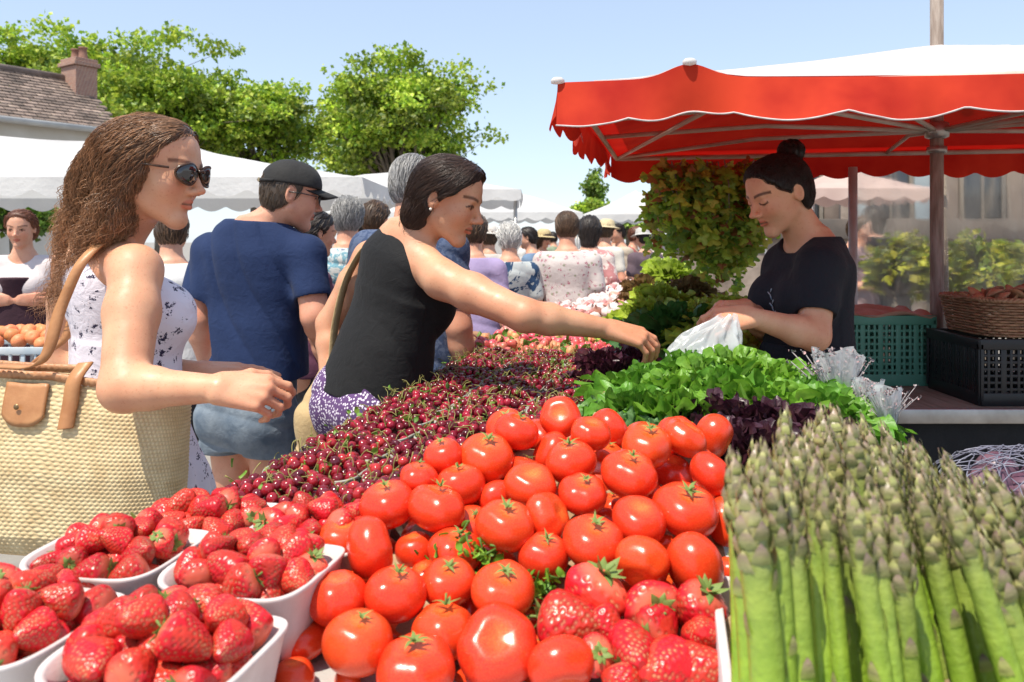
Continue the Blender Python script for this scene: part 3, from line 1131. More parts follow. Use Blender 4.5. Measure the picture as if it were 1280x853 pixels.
# cap
m_cap = cloth_mat('black_cap', (.022, .021, .021), (.03, .029, .028), rough=.8, weave=600)
H_ = mn.H
o = [ell(mn.hp(0, -.05, .15), np.array([.375, .45, .41]) * H_, mn.hM), ell(mn.hp(0, .16, .20), np.array([.31, .25, .29]) * H_, mn.hM, k=.03)]
o.append(half(mn.hp(0, 0, .16), mn.hM @ vec(0, .0, -1), k=.006))
o.append(ell(mn.hp(0, -.52, .14), np.array([.16, .22, .16]) * H_, mn.hM, 's', .005))
cap_V = mn.wear('cap', o, m_cap, .003, 2, True)
capo = [c for c in mn.obj.children if c.name.startswith('cap')][0]
b = MB()
uu = np.linspace(-1, 1, 21)
vv = np.linspace(0, 1, 8)
G = np.array([[mn.hp(.30 * u * (1 - .12 * v), .36 + .34 * v * math.sqrt(max(0, 1 - (u * .92) ** 2)) - .22 * u * u * (1 - v), .185 - .07 * v - .07 * u * u + .0) for v in vv] for u in uu])
b.grid(G)
br = put('brim', b.mesh('brim', True, mn.org), m_cap, capo)
solid(br, .004, 0)
b = MB()
b.tube([mn.hp(-.30, -.33, .17), mn.hp(-.15, -.47, .165), mn.hp(0, -.51, .165), mn.hp(.15, -.47, .165), mn.hp(.30, -.33, .17)], .006, 8)
put('strap', b.mesh('strap', True, mn.org), m_cap, capo)
b = MB()
b.box(mn.hp(.06, -.515, .165), (.016, .006, .014), mn.hM, bev=.001)
put('buckle', b.mesh('buckle', False, mn.org), mat('brass', (.55, .42, .25), None, 1, .35, metal=.8), capo)
b = MB()
b.lathe([(0, .005), (.006, .004), (.008, 0)], 12, mn.hp(0, -.05, .562))
put('button', b.mesh('button', True, mn.org), m_cap, capo)
# spectacles
b = MB()
for s in (-1, 1):
    b.tube([mn.hp(s * .29, .34, .045), mn.hp(s * .345, .1, .05), mn.hp(s * .35, -.10, .04)], .002, 6)
    b.tube([mn.hp(s * (.15 + .105 * math.cos(t)), .43 - .05 * max(0, math.cos(t)), .01 + .085 * math.sin(t)) for t in np.linspace(0, 6.283, 25)], .002, 6, cap=False)
b.tube([mn.hp(-.045, .45, .03), mn.hp(.045, .45, .03)], .002, 6)
mn.add('spectacles', b, mat('black_wire', (.02, .02, .02), None, 1, .3))

# ---------------------------------------------------------------- vendor under the red canopy
fv = unit(vec(-.93, -.30, 0))
vn = Fig(P(1012, 520, 2.47), P(1008, 303, 2.47), fv, P(973, 244, 2.43), (-.90, -.26, -.36), H=.232, w=.90, dp=.98)
vn.arm(-1, P(1024, 334, 2.35), P(1018, 420, 2.27), P(938, 396, 2.19), (-.9, -.15, -.12), (.1, -.75, .65), .048, .042, .041, .026, curl=[(.7, .7, .4), (.8, .8, .5), (.8, .9, .5), (.8, .9, .5)], spread=.03, thumb=(.25, .7))
vn.arm(1, P(982, 330, 2.59), P(960, 412, 2.60), P(930, 384, 2.38), (-.9, -.4, .02), (-.1, .2, .95), .050, .042, .041, .026, curl=(.6, .7, .4), thumb=(.2, .6))
for sd in (-1, 1):
    vn.leg(sd)
vn.body('young woman in black tee with hair in a bun filling a bag behind the lettuces', SK_W, .003, base=(1.12, 1.12, 1.12), fcol=dict(brow=(.05, .035, .03), closed=True))
m_tee = cloth_mat('black_cotton', (.014, .015, .020), (.018, .019, .025), rough=.85)
T = vn.T.copy()
o = [loft(vn.pelvis, vn.M, T, .013)]
for x in (-.075, .075):
    o.append(ell(vn.at(x * .9, .074, .66), np.array([.080, .076, .082]), vn.M, k=.04))
o.append(loft(vn.pelvis, vn.M, np.array([[-.06, 0, 0, .172, .125, .128], [.1, 0, 0, .160, .118, .115], [.2, 0, 0, .13, .10, .09], [.3, 0, 0, .09, .07, .06]]), 0, k=.07))
for sd in (-1, 1):
    a = vn.arms[sd]
    e = a['sh'] * .42 + a['el'] * .58
    o.append(rcone(vn.at(sd * .05, -.02, .97), a['sh'], .052, .056, k=.04))
    o.append(rcone(a['sh'], e, .058, .062, k=.03))
o.append(folds(.006, 61, 10, dirn=(.5, .2, .8)))
for sd in (-1, 1):
    a = vn.arms[sd]
    d = unit(a['el'] - a['sh'])
    c = a['sh'] * .40 + a['el'] * .60
    o.append(rcone(c + d * .080, c + d * .18, .080, .095, 's', .004))
o += [ell(vn.at(0, .03, 1.06), (.080, .11, .07), vn.M, 's', .006), half(vn.at(0, 0, 1.03), vn.M[:, 2]), half(P(1010, 478, 2.4), (0, 0, -1), k=.004)]
vn.wear('t_shirt', o, m_tee, .0038)
# small pale sprig print on the chest
b = MB()
for k in range(9):
    t = k / 8
    p = vn.at(-.045 + .05 * t, .150 - .02 * t, .56 + .16 * t)
    b.tube([p, p + vn.M @ vec(.012 * math.sin(k * 2.1), .004, .012)], .0018, 5)
vn.add('shirt_print', b, mat('print_ink', (.5, .5, .5), (.25, .35, .45), 90, .8))
m_jean = cloth_mat('blue_jeans', (.045, .085, .20), (.075, .13, .27), rough=.9, weave=900, scale=12)
o = [loft(vn.pelvis, vn.M, vn.T, .012)] + [q for sd in (-1, 1) for q in vn.leg_ops(sd, .012, False)]
for sd in (-1, 1):
    o.append(ell(vn.at(sd * .075, -.06, -.02), (.10, .09, .11), vn.M, k=.04))
o += [folds(.004, 71, 16), half(vn.at(0, 0, .24), (0, 0, 1)), half((0, 0, .1), (0, 0, -1))]
vn.wear('jeans', o, m_jean, .006)
m_apron = cloth_mat('dark_apron', (.016, .018, .026), (.02, .023, .032), rough=.9)
o = [loft(vn.pelvis, vn.M, np.array([[-.55, 0, 0, .19, .155, .02], [-.2, 0, 0, .19, .155, .06], [0, 0, 0, .180, .140, .09], [.22, 0, 0, .150, .120, .09]]), .004), folds(.004, 73, 12)]
o.append(half(vn.at(0, -.03, 0), -vn.M[:, 1]))
vn.wear('apron', o, m_apron, .006)
line = [(-.7, -.22), (-.35, -.22), (-.2, -.16), (-.08, -.08), (.03, .04), (.12, .16), (.24, .25), (.36, .30), (.5, .34), (.7, .34)]
ho = vn.scalp(.028, line)
ho.append(ell(vn.hp(-.36, -.055, -.02), np.array([.07, .075, .14]) * vn.H, vn.hM, 's', .006))
bun = vn.hp(.02, -.40, .47)
ho.append(ell(bun, (.040, .040, .036), k=.012))
HAIR_VN = hair_mat('black_brown_hair', (.022, .013, .010), .36)


def flow_vn(p):
    d = bun - p
    L = np.linalg.norm(d)
    if L < .055:
        return np.cross(d, vec(.3, 1, .2)) + .3 * vec(math.sin(p[0] * 300), math.cos(p[2] * 300), .4)
    return d


hair(vn, ho, HAIR_VN, flow_vn, 4000, .075, extra=[dict(count=160, length=.03, seg=6, r=.0005, wave=.002, wfreq=4, release=.7, seed=81, tone=(1, 2.5))], seg=9, r=.0007, wave=.0016, wfreq=9, tone=(.5, 1.9), seed=8, lenvar=.2, lift=.0012)
nk = MB()
nk.tube([vn.at(.09 * math.sin(a_), -.01 + .075 * math.cos(a_), .985 + .06 * (-math.cos(a_)) * .8) for a_ in np.linspace(-2.4, 2.4, 26)], .0016, 6)
vn.add('necklace', nk, mat('cord', (.03, .02, .015), None, 1, .6))
# ================================================================= the stall: tables, canopy, crates
O2, U2, V2 = vec(-.45, 1.73), vec(.196, .9806), vec(.9806, -.196)
TZ = .90


def UV(a, b, z):
    q = O2 + V2 * a + U2 * b
    return vec(q[0], q[1], z)


YAW = math.atan2(V2[1], V2[0])
RZ = np.array([[V2[0], U2[0], 0], [V2[1], U2[1], 0], [0, 0, 1.0]])

m_wood = mat('pale_wood', (.42, .29, .17), (.30, .19, .10), 6, .7, bmp=.4, bscale=40, stretch=(1, 14, 14))
m_oldwood = mat('weathered_wood', (.30, .25, .20), (.20, .16, .12), 6, .8, bmp=.5, bscale=40, stretch=(12, 1, 12))
m_cloth = cloth_mat('table_linen', (.50, .49, .47), (.40, .39, .37), rough=.9, weave=400)
m_steel = mat('galvanised_steel', (.45, .43, .41), (.33, .31, .29), 14, .38, bmp=.1, metal=.7)


def table(label, a0, a1, b0, b1, z, cloth_label, drop=.34, m=None, front=False):
    root = empty('market_table', UV((a0 + a1) / 2, (b0 + b1) / 2, 0), label, 'table', 'tables of the produce stall', YAW)
    sx, sy = a1 - a0, b1 - b0
    t = MB()
    n = max(3, int(sx / .14))
    for i in range(n):
        t.box(((i + .5) / n * sx - sx / 2, 0, z - .02), (sx / n - .004, sy, .026), bev=.003)
    t.build('table_top', m_wood, root)
    for x in (-1, 1):
        for y in (-1, 1):
            l = MB()
            l.box((x * (sx / 2 - .10), y * (sy / 2 - .12), (z - .034) / 2), (.05, .05, z - .034), bev=.003)
            l.build('leg', m_oldwood, root)
    c = MB()
    k = 90
    per = []
    for i in range(k + 1):
        per.append((-sx / 2 - .012, sy / 2 - i / k * sy))
    for i in range(1, k // 2 + 1):
        per.append((-sx / 2 - .012 + i / (k // 2) * (sx + .024), -sy / 2 - .012))
    per = np.array(per)
    rows = []
    for j in range(9):
        v = j / 8
        wv = np.array([.016 * v * math.sin(i * .55 + 1.3 * math.sin(i * .21)) for i in range(len(per))])
        out = np.where(np.arange(len(per))[:, None] <= k, np.array([[-1, 0]]), np.array([[0, -1]])) * wv[:, None]
        rows.append(np.column_stack([per + out, np.full(len(per), z + .003 - drop * v - .0) + .006 * v * np.sin(np.arange(len(per)) * .4)]))
    c.grid(np.array(rows), flip=True)
    G = np.array([[[x, y, z + .003] for y in np.linspace(-sy / 2 - .012, sy / 2, 30)] for x in np.linspace(-sx / 2 - .012, sx / 2 + .012, 20)])
    c.grid(G)
    cl = c.build('tablecloth', m or m_cloth, None, root.location, rot=(0, 0, YAW))
    tag(cl, cloth_label, 'tablecloth', 'cloths on the stall tables')
    return root


table('near trestle table carrying the strawberries and tomatoes', -.03, 1.0, -1.42, -.415, TZ, 'pale grey cloth under the strawberry punnets beside the straw bag')
table('long trestle table carrying the cherries and lettuces', .055, 1.0, -.405, 1.68, TZ, 'pale grey cloth under the cherry punnets beside the purple trousers')
table('side trestle table standing under the asparagus bundle', 1.012, 1.66, -1.42, .14, TZ, 'dark cloth lying under the asparagus crate', m=cloth_mat('black_cloth', (.02, .02, .02), (.03, .03, .03)))
table('far trestle table carrying the heap of garlic and onions', .0, 1.0, 1.72, 6.6, TZ - .04, 'pale cloth lying under the garlic heap beyond the cherries')

# ---------------------------------------------------------------- red canopy
NL = vec(.117, 2.05)
CW, CD, CZ = 2.55, 1.82, 1.80


def CN(a, b, z):
    q = NL + V2 * a + U2 * b
    return vec(q[0], q[1], z)


PA, PB, PEAK = 1.225, 1.10, 2.10
root = empty('market_canopy', CN(PA, PB, 0), 'red market canopy with glare-white top sheet and scalloped valance over the lettuces', 'canopy')
R0 = np.array(root.location)
m_red = mat('red_canvas', (.66, .058, .022), (.40, .018, .011), 3.4, .85, bmp=.25, bscale=500, bdist=.001, trans=.26, transc=(.56, .008, .005), spec=.2)
m_glare_trim = mat('glare_and_trim', (.80, .79, .77), (.74, .73, .72), 3, .8, bmp=.2, bscale=400, bdist=.001, trans=.4, transc=(.8, .78, .75), spec=.2)  # white for the painted roof glare; caps and window frames share it
m_piping = mat('white_piping', (.60, .54, .52), (.46, .38, .37), 40, .7)
m_rail = mat('painted_rail', (.55, .48, .40), (.42, .33, .26), 10, .55, bmp=.2)
m_pole = mat('worn_pole', (.34, .28, .24), (.20, .15, .12), 9, .75, bmp=.3, bscale=30, stretch=(8, 8, 1))


def roof_z(a, b):
    a_, b_ = min(max(a / CW, 0), 1), min(max(b / CD, 0), 1)
    pa, pb = PA / CW, PB / CD
    ta = a_ / pa if a_ < pa else (1 - a_) / (1 - pa)
    tb = b_ / pb if b_ < pb else (1 - b_) / (1 - pb)
    t = min(ta, tb)
    lip = .034 * math.exp(-((a - .33) / .07) ** 2 - (b / .25) ** 2)
    sag = -.022 * math.sin(math.pi * min(max((a - .33) / (PA * 1.5), 0), 1)) * math.exp(-(b / .4) ** 2)
    return CZ + (PEAK - CZ) * (t ** 1.12) + lip + sag


na, nb = 61, 45
A_, B_ = np.linspace(0, CW, na), np.linspace(0, CD, nb)
G = np.array([[CN(a, b, roof_z(a, b)) for b in B_] for a in A_])
r = MB(); r.grid(G)
ro = r.build('red_roof', m_red, root, org=R0)
r = MB()
r.grid(G[2:-1, 1:-1] + vec(0, 0, .006))
r.build('roof_glare', m_glare_trim, root, org=R0)  # white sheet added to paint sun glare on the red roof


def valance(name, f, L, out, drop, wl, lab=None, pip=True, tilt=.025, amp=.022, ph=0.0):
    """f(s) -> top point along the edge"""
    n = int(L / .012)
    rows = []
    for s in np.linspace(0, L, n):
        p = f(s)
        dr = drop if name != 'valance' or abs(drop - .118) > 1e-6 else drop - .042 * min(max((s - .55) / .8, 0), 1)
        d = dr - amp * (1 - abs(math.sin(math.pi * s / wl + ph))) + .006 * math.sin(9 * s)
        rows.append([p + out * (tilt * v + .028 * math.sin(9 * s + 2 * math.sin(3 * s)) * v + .008 * math.sin(23 * s + 3 * math.sin(5 * s)) * v * v + .004 * math.sin(37 * s + 5 * math.sin(8 * s)) * v) - vec(0, 0, d * v) for v in np.linspace(0, 1, 9)])
    rows = np.array(rows)
    m = MB(); m.grid(rows, flip=True)
    vo = m.build(name, m_red, root, org=R0)
    if pip:
        e = MB(); e.tube(rows[:, -1], .0025, 6)
        e.build('piping', m_piping, vo, org=R0)
    return vo


nU, nV = vec(U2[0], U2[1], 0), vec(V2[0], V2[1], 0)
valance('valance', lambda s: CN(s, 0, roof_z(s, 0) + .003), CW, -nU, .118, .255, ph=.9)
valance('valance', lambda s: CN(0, s, roof_z(0, s) + .003), CD, -nV, .115, .105, amp=.03, tilt=.004, pip=False)
valance('valance', lambda s: CN(s, CD, roof_z(s, CD) + .003), CW, nU, .125, .16, tilt=.01, pip=False, amp=.025)
valance('valance', lambda s: CN(CW, s, roof_z(CW, s) + .003), CD, nV, .115, .105, pip=False)
for a, b in ((0.0, 0.0), (.33, 0.0)):
    k = MB(); k.lathe([(0, .010), (.012, .009), (.018, .003), (.017, -.005), (0, -.008)], 14)
    k.build('corner_cap', m_glare_trim, root, loc=CN(a, b, roof_z(a, b) + .006) - R0)
zr = CZ - .016
for p, q in (((0.03, .03), (CW - .03, .03)), ((.03, CD - .03), (CW - .03, CD - .03)), ((.03, .03), (.03, CD - .03)), ((CW - .03, .03), (CW - .03, CD - .03))):
    t = MB(); t.tube([CN(*p, zr), CN(*q, zr)], .010, 8)
    t.build('rail', m_rail, root, org=R0)
hub = CN(PA, PB, 1.795)
for a, b in ((.03, .03), (CW - .03, .03), (.03, CD - .03), (CW - .03, CD - .03), (.62, .03), (1.85, .03), (PA, CD - .03), (.03, 1.0), (CW - .03, .9)):
    e = CN(a, b, zr + .004)
    t = MB(); t.tube([hub + unit(e - hub) * .03, hub * .5 + e * .5 + vec(0, 0, .03), e], .0085, 8)
    t.build('strut', m_rail, root, org=R0)
for (a, b), (c, d) in (((.03, CD - .03), (.48, .03)), ((.03, .55), (.45, CD * .55))):
    t = MB(); t.tube([CN(a, b, zr), CN(c, d, roof_z(c, d) - .02)], .0085, 8)
    t.build('strut', m_rail, root, org=R0)
t = MB()
t.tube([CN(PA, PB, z) for z in (0.02, 1.2, 2.95)], .0225, 16)
pole = t.build('pole', m_pole, root, org=R0)
t = MB()
t.lathe([(.027, -.03), (.040, -.024), (.042, .0), (.040, .024), (.027, .03)], 16, hub)
t.lathe([(.027, -.012), (.034, -.010), (.034, .010), (.027, .012)], 16, hub - vec(0, 0, .07))
t.build('collar', m_steel, pole, org=R0)
t = MB()
t.lathe([(0, 0), (.13, 0), (.13, .015), (.04, .03), (.034, .10), (0.027, .10)], 24)
t.build('foot', m_steel, root)

# ---------------------------------------------------------------- shelf behind the vendor
sh = empty('back_bench', (2.05, 2.80, 0), 'low metal edged bench in the shade holding the plastic crates', 'bench')
b = MB(); b.box((0, 0, .875), (2.0, .80, .03), bev=.004)
b.build('bench_top', m_oldwood, sh)
b = MB(); b.box((0, -.413, .875), (2.0, .022, .045), bev=.004)
b.build('edge_trim', m_steel, sh)
for x in (-.93, .93):
    for y in (-.34, .34):
        b = MB(); b.box((x, y, .429), (.045, .045, .858), bev=.004)
        b.build('leg', m_steel, sh)
b = MB()
xs = np.linspace(-1.0, 1.0, 70)
b.grid(np.array([[[x, -.385 + .012 * math.sin(x * 40 + math.sin(x * 13)) * (1 - z / .86), z] for z in np.linspace(.01, .857, 12)] for x in xs]))
sk_ = b.build('shade_sheet', cloth_mat('painted_shade', (.012, .012, .014), (.018, .018, .02)), sh)  # black sheet added to paint the dark void under the bench
BZ = .891


def crate(name, label, x, y, z, sx, sy, sz, m, nv, nh, yaw=0.0, solid_low=.12):
    rt = empty(name, (x, y, z), label, 'crate', 'plastic crates on the back bench', yaw)
    for k, (cx, cy, L, rot) in enumerate(((0, -sy / 2, sx, 0), (0, sy / 2, sx, 0), (-sx / 2, 0, sy, 1), (sx / 2, 0, sy, 1))):
        w = MB()

        def bx(u, zz, du, dz, t=.006):
            c = (u, cy, zz) if not rot else (cx, u, zz)
            w.box(c, (du, t, dz) if not rot else (t, du, dz), bev=.0015)
        bx(0, .02, L, .04, .010)
        bx(0, sz - .016, L + .012, .032, .018)
        for i in range(nv + 1):
            bx(-L / 2 + L * i / nv, sz / 2, .009 if i % 3 else .018, sz - .03, .009)
        for i in range(1, nh):
            bx(0, .03 + (sz - .06) * i / nh, L, .009, .0075)
        w.build('side_panel', m, rt)
    w = MB(); w.box((0, 0, .006), (sx - .01, sy - .01, .008))
    w.build('bottom_panel', m, rt)
    return rt


m_gplast = mat('green_plastic', (.085, .28, .19), (.11, .33, .24), 8, .5, bmp=.1, spec=.4)
m_bplast = mat('black_plastic', (.012, .012, .014), (.02, .02, .022), 8, .4, spec=.4)
crate('plastic_crate', 'green slatted plastic crate on the bench behind the vendor', 1.315, 2.94, BZ, .31, .30, .245, m_gplast, 15, 8)
crate('plastic_crate', 'black slatted plastic crate under the wicker basket', 1.665, 2.60, BZ, .46, .30, .205, m_bplast, 20, 7)
# peach paper and produce filling the green crate
m_paper = mat('peach_paper', (.48, .28, .20), (.40, .20, .13), 12, .8, bmp=.4, bscale=50)
b = MB()
G = np.array([[[x, y, .225 + .030 * math.exp(-((x / .12) ** 2 + (y / .13) ** 2)) + .008 * math.sin(31 * x + 3 * math.sin(20 * y)) + (.014 if abs(x) > .148 or abs(y) > .158 else 0)] for y in np.linspace(-.165, .165, 26)] for x in np.linspace(-.155, .155, 26)])
b.grid(G)
solid(tag(b.build('paper_liner', m_paper, None, (1.315, 2.94, BZ + .01)), 'crumpled peach paper liner covering the green crate', 'paper'), .002)

# wicker basket
bk = empty('wicker_basket', (1.69, 2.60, BZ + .208), 'shallow brown wicker basket on top of the black crate', 'basket')
m_wick = mat('brown_wicker', (.36, .19, .10), (.24, .12, .06), 30, .6, bmp=.4, bscale=120, attr=True)


def rrect(t, a, b_, n=5):
    c, s_ = math.cos(t), math.sin(t)
    return vec(a * math.copysign(abs(c) ** (2 / n), c), b_ * math.copysign(abs(s_) ** (2 / n), s_), 0)


def woven(root, sx, sy, h, rows, stakes, m, flare=.1, rad=.0042):
    w = MB()
    for i in range(rows):
        f = 1 + flare * i / rows
        pts = []
        for k in range(stakes * 4 + 1):
            t = 2 * math.pi * k / (stakes * 4)
            p = rrect(t, sx / 2 * f, sy / 2 * f)
            o = .004 * math.sin(stakes * t / 1 * .5 * 1 + (i % 2) * math.pi)
            pts.append(p * (1 + o / np.linalg.norm(p)) + vec(0, 0, h * (i + .5) / rows))
        v = .8 + .4 * rnd.random()
        w.tube(pts, rad, 5, cap=False, col=(v, v, v))
    for k in range(stakes):
        t = 2 * math.pi * k / stakes
        w.tube([rrect(t, sx / 2 * .985, sy / 2 * .985), rrect(t, sx / 2 * (1 + flare) * .985, sy / 2 * (1 + flare) * .985) + vec(0, 0, h)], .003, 5)
    wo = w.build('weave', m, root)
    for k in range(3):
        pts = [rrect(t, sx / 2 * (1 + flare) , sy / 2 * (1 + flare)) + vec(.004 * math.sin(20 * t + k * 2.1), .004 * math.cos(20 * t + k * 2.1), h + .004 * math.cos(26 * t + k * 2.1)) for t in np.linspace(0, 2 * math.pi, 121)]
        r_ = MB(); r_.tube(pts, rad * 1.2, 5, cap=False)
        if k == 0:
            rim = r_
        else:
            rim.V += r_.V; rim.C += r_.C
            for kk in r_.F:
                rim.F[kk] += [q + rim.n for q in r_.F[kk]]; rim.M[kk] += r_.M[kk]
            rim.n += r_.n
    rim.build('rim', m, root)
    f_ = MB()
    f_.add([rrect(t, sx / 2, sy / 2) + vec(0, 0, .004) for t in np.linspace(0, 2 * math.pi, 40, endpoint=False)], [np.arange(40)[None]])
    f_.build('base', m, root)


woven(bk, .44, .30, .115, 13, 36, m_wick)

# second stall pole and rail behind the vendor, far stall of the right row
b = empty('stall_pole', (1.50, 3.52, 0), 'slim grey stall pole behind the vendor and the green crate', 'pole')
t = MB(); t.tube([(0, 0, .01), (0, 0, 1.72)], .019, 12)
t.build('shaft', mat('grey_paint', (.50, .48, .46), (.40, .37, .35), 9, .6), b)
t = MB(); t.lathe([(0, 0), (.09, 0), (.09, .012), (.02, .03), (0, .03)], 20)
t.build('foot', m_steel, b)

# ---------------------------------------------------------------- straw bag on the left woman's shoulder
bag = empty('straw_bag', P(82, 686, 1.645), 'large woven straw tote bag with tan leather handles hanging from the woman in sundress', 'bag')
B0 = np.array(bag.location)
mS, ntS, bS = new_mat('woven_straw')
co = coords(ntS)
a_ = nd(ntS, 'ShaderNodeAttribute', attribute_name='Col')
sc_ = ramp(ntS, noise(ntS, co, 25, 4), [(.3, (.60, .43, .22)), (.7, (.78, .62, .36))])
ntS.links.new(mixc(ntS, 1, sc_, a_.outputs['Color'], 'MULTIPLY'), bS.inputs['Base Color'])
bS.inputs['Roughness'].default_value = .7
bump(ntS, bS, noise(ntS, co, 350, 2), .4, .002)
# outline rows: bag is a flattened sack; u around, v up.  Braided stitches are modelled as displacement
nu, nv = 620, 176
uu = np.linspace(0, 2 * math.pi, nu, endpoint=False)
vv = np.linspace(0, 1, nv)
pl, pr = np.array([(-.30, 0), (-.335, .25), (-.345, .5), (-.335, .75), (-.30, 1)]), None
Gb = np.zeros((nv, nu, 3)); Cb = np.ones((nv, nu, 3))
bd = unit(vec(.93, -.10, 0)); bn = vec(-bd[1], bd[0], 0) * -1
for j, v in enumerate(vv):
    hw = np.interp(v, [0, .04, .12, .3, .6, 1], [.17, .218, .242, .250, .258, .268])
    hd = np.interp(v, [0, .04, .15, .5, .85, 1], [.045, .070, .085, .080, .060, .045])
    zz = v * .355
    c, s_ = np.cos(uu), np.sin(uu)
    X = hw * np.sign(c) * np.abs(c) ** .85
    D_ = hd * np.sign(s_) * np.abs(s_) ** .8
    zc = zz + .018 * (X / .28) ** 2 * v - .15 * np.maximum(X, 0) * v
    row = j * 2 * math.pi / 4.0
    st = np.sin(uu * 125 + (math.pi if (j // 4) % 2 else 0) + row * .12)
    rid = np.abs(np.sin(row / 2)) ** .6
    dsp = 0.0030 * rid * (.55 + .45 * st) + .0022 * sines(np.stack([X, D_, zc], -1), 26, 4)
    nrm = np.sqrt((c / hw) ** 2 + (s_ / hd) ** 2)
    X = X + dsp * (c / hw) / nrm
    D_ = D_ + dsp * (s_ / hd) / nrm
    Gb[j] = bd * X[:, None] + bn * D_[:, None] + vec(0, 0, 1) * zc[:, None]
    Cb[j] = (.80 + .25 * rid * (.6 + .4 * st))[:, None] * np.array([1, 1, 1])
b = MB()
b.grid(Gb, closed_v=True, col=Cb)
bo = b.build('bag_body', mS, bag)
solid(bo, .006)
b = MB(); b.add(Gb[0] + vec(0, 0, .002), [np.arange(nu)[None]])
b.build('bag_base', mS, bag)
m_lea = mat('tan_leather', (.50, .24, .10), (.38, .16, .06), 18, .45, bmp=.35, bscale=90, bdist=.002)
m_lea2 = mat('leather_edge', (.55, .30, .15), (.45, .20, .09), 18, .5, bmp=.3, bscale=90)


def surf(x, v, out=0.0, side=1):
    """point on the camera-facing bag wall"""
    hw = np.interp(v, [0, .04, .12, .3, .6, 1], [.17, .218, .242, .250, .258, .268])
    hd = np.interp(v, [0, .04, .15, .5, .85, 1], [.045, .070, .085, .080, .060, .045])
    c = min(1, abs(x) / hw) ** (1 / .85)
    d = hd * (1 - c * c) ** .4 + .006 + out
    return bd * x + bn * d * side + vec(0, 0, v * .355 + .018 * (x / .28) ** 2 * v - .15 * max(x, 0) * v)


sd_cam = 1 if (bn @ vec(0, -1, 0)) > 0 else -1
# top binding
t = MB()
t.grid(np.array([Gb[-1] * vec(1.0, 1.0, 0) + vec(0, 0, 1) * (Gb[-1][:, 2:3] + dz) + (bd * 0) for dz in (.001, .010, .016)]), closed_v=True)
solid(t.build('rim_binding', m_lea2, bag), .008, 0)
# leather patch
pat = []
for i, x in enumerate(np.linspace(-.085, .005, 15)):
    pat.append([surf(x, .985 - .235 * q * (1 - .25 * abs((i - 7) / 7) ** 3), .004, sd_cam) for q in np.linspace(0, 1, 9)])
t = MB(); t.grid(np.array(pat))
solid(t.build('leather_patch', m_lea, bag), .004, 0)


def strap(path, w, name, wdir, th=.004):
    p = catmull(path, 60)
    wd = np.asarray(wdir, float)
    G = np.array([[q - wd * w / 2, q, q + wd * w / 2] for q in p])
    t = MB(); t.grid(G)
    so_ = t.build(name, m_lea, bag)
    solid(so_, th, 0)
    return so_


tx = vec(1, 0, .1)
near = [surf(-.158, .60, .006, sd_cam), surf(-.150, .86, .008, sd_cam), surf(-.140, 1.02, .012, sd_cam), P(52, 452, 1.58) - B0, P(78, 380, 1.60) - B0, P(107, 322, 1.62) - B0, P(128, 303, 1.66) - B0, P(146, 296, 1.72) - B0, P(158, 298, 1.80) - B0]
strap(near, .025, 'handle', unit(vec(.9, .3, .25)))
far = [surf(-.12, .75, .004, -sd_cam), surf(-.11, 1.03, .006, -sd_cam), P(80, 425, 1.72) - B0, P(102, 345, 1.74) - B0, P(126, 306, 1.74) - B0, P(142, 298, 1.76) - B0, P(156, 299, 1.82) - B0]
strap(far, .024, 'handle', unit(vec(.9, .3, .25)))
strap([surf(.052, .76, .004, sd_cam), surf(.056, .90, .005, sd_cam), surf(.060, 1.04, .006, sd_cam), surf(.065, 1.12, -.02, sd_cam)], .030, 'strap_end', tx)
for (x, v) in ((-.155, .72), (-.158, .66), (-.05, .86)):
    t = MB(); t.lathe([(0, .0025), (.004, .002), (.006, 0)], 10)
    r_ = Vector(bn * sd_cam).to_track_quat('Z', 'Y').to_euler()
    t.build('rivet', mat('dull_brass', (.25, .16, .08), None, 1, .4, metal=.8), bag, loc=surf(x, v, .012, sd_cam), rot=r_)

# canvas tote on the middle woman's far side
tt_ = empty('canvas_tote', P(405, 560, 2.42), 'long beige canvas tote hanging beside the purple trousers', 'bag')
T0 = np.array(tt_.location)
m_can = cloth_mat('beige_canvas', (.52, .38, .20), (.44, .31, .16), rough=.9, weave=500)
V_, F_ = sdf_mesh([rcone(P(415, 455, 2.44), P(398, 520, 2.42), .030, .055, k=.05), rcone(P(398, 520, 2.42), P(396, 620, 2.42), .055, .085, k=.05), folds(.006, 91, 12)], .006)
put('bag_body', mesh_np('bag_body', relax(V_, F_) - T0, F_), m_can, tt_)
b = MB()
q_ = catmull([P(414, 470, 2.42), P(420, 400, 2.42), P(440, 335, 2.40), P(462, 305, 2.36), P(475, 300, 2.40), P(468, 330, 2.50)], 40)
b.grid(np.array([[p - vec(.008, .012, 0), p + vec(.008, .012, 0)] for p in q_]), True if False else False)
solid(b.build('shoulder_strap', m_can, tt_, org=T0), .003, 0)
# ================================================================= produce
def revolve(prof, n, f=None):
    """prof (m,2) r,z -> grid (m,n,3); f(theta,t) -> radial factor"""
    pr = np.asarray(prof, float)
    th = np.linspace(0, 2 * math.pi, n, endpoint=False)
    k = np.ones((len(pr), n)) if f is None else f(th[None], np.linspace(0, 1, len(pr))[:, None])
    return np.stack([pr[:, :1] * k * np.cos(th), pr[:, :1] * k * np.sin(th), np.repeat(pr[:, 1:], n, 1)], -1)


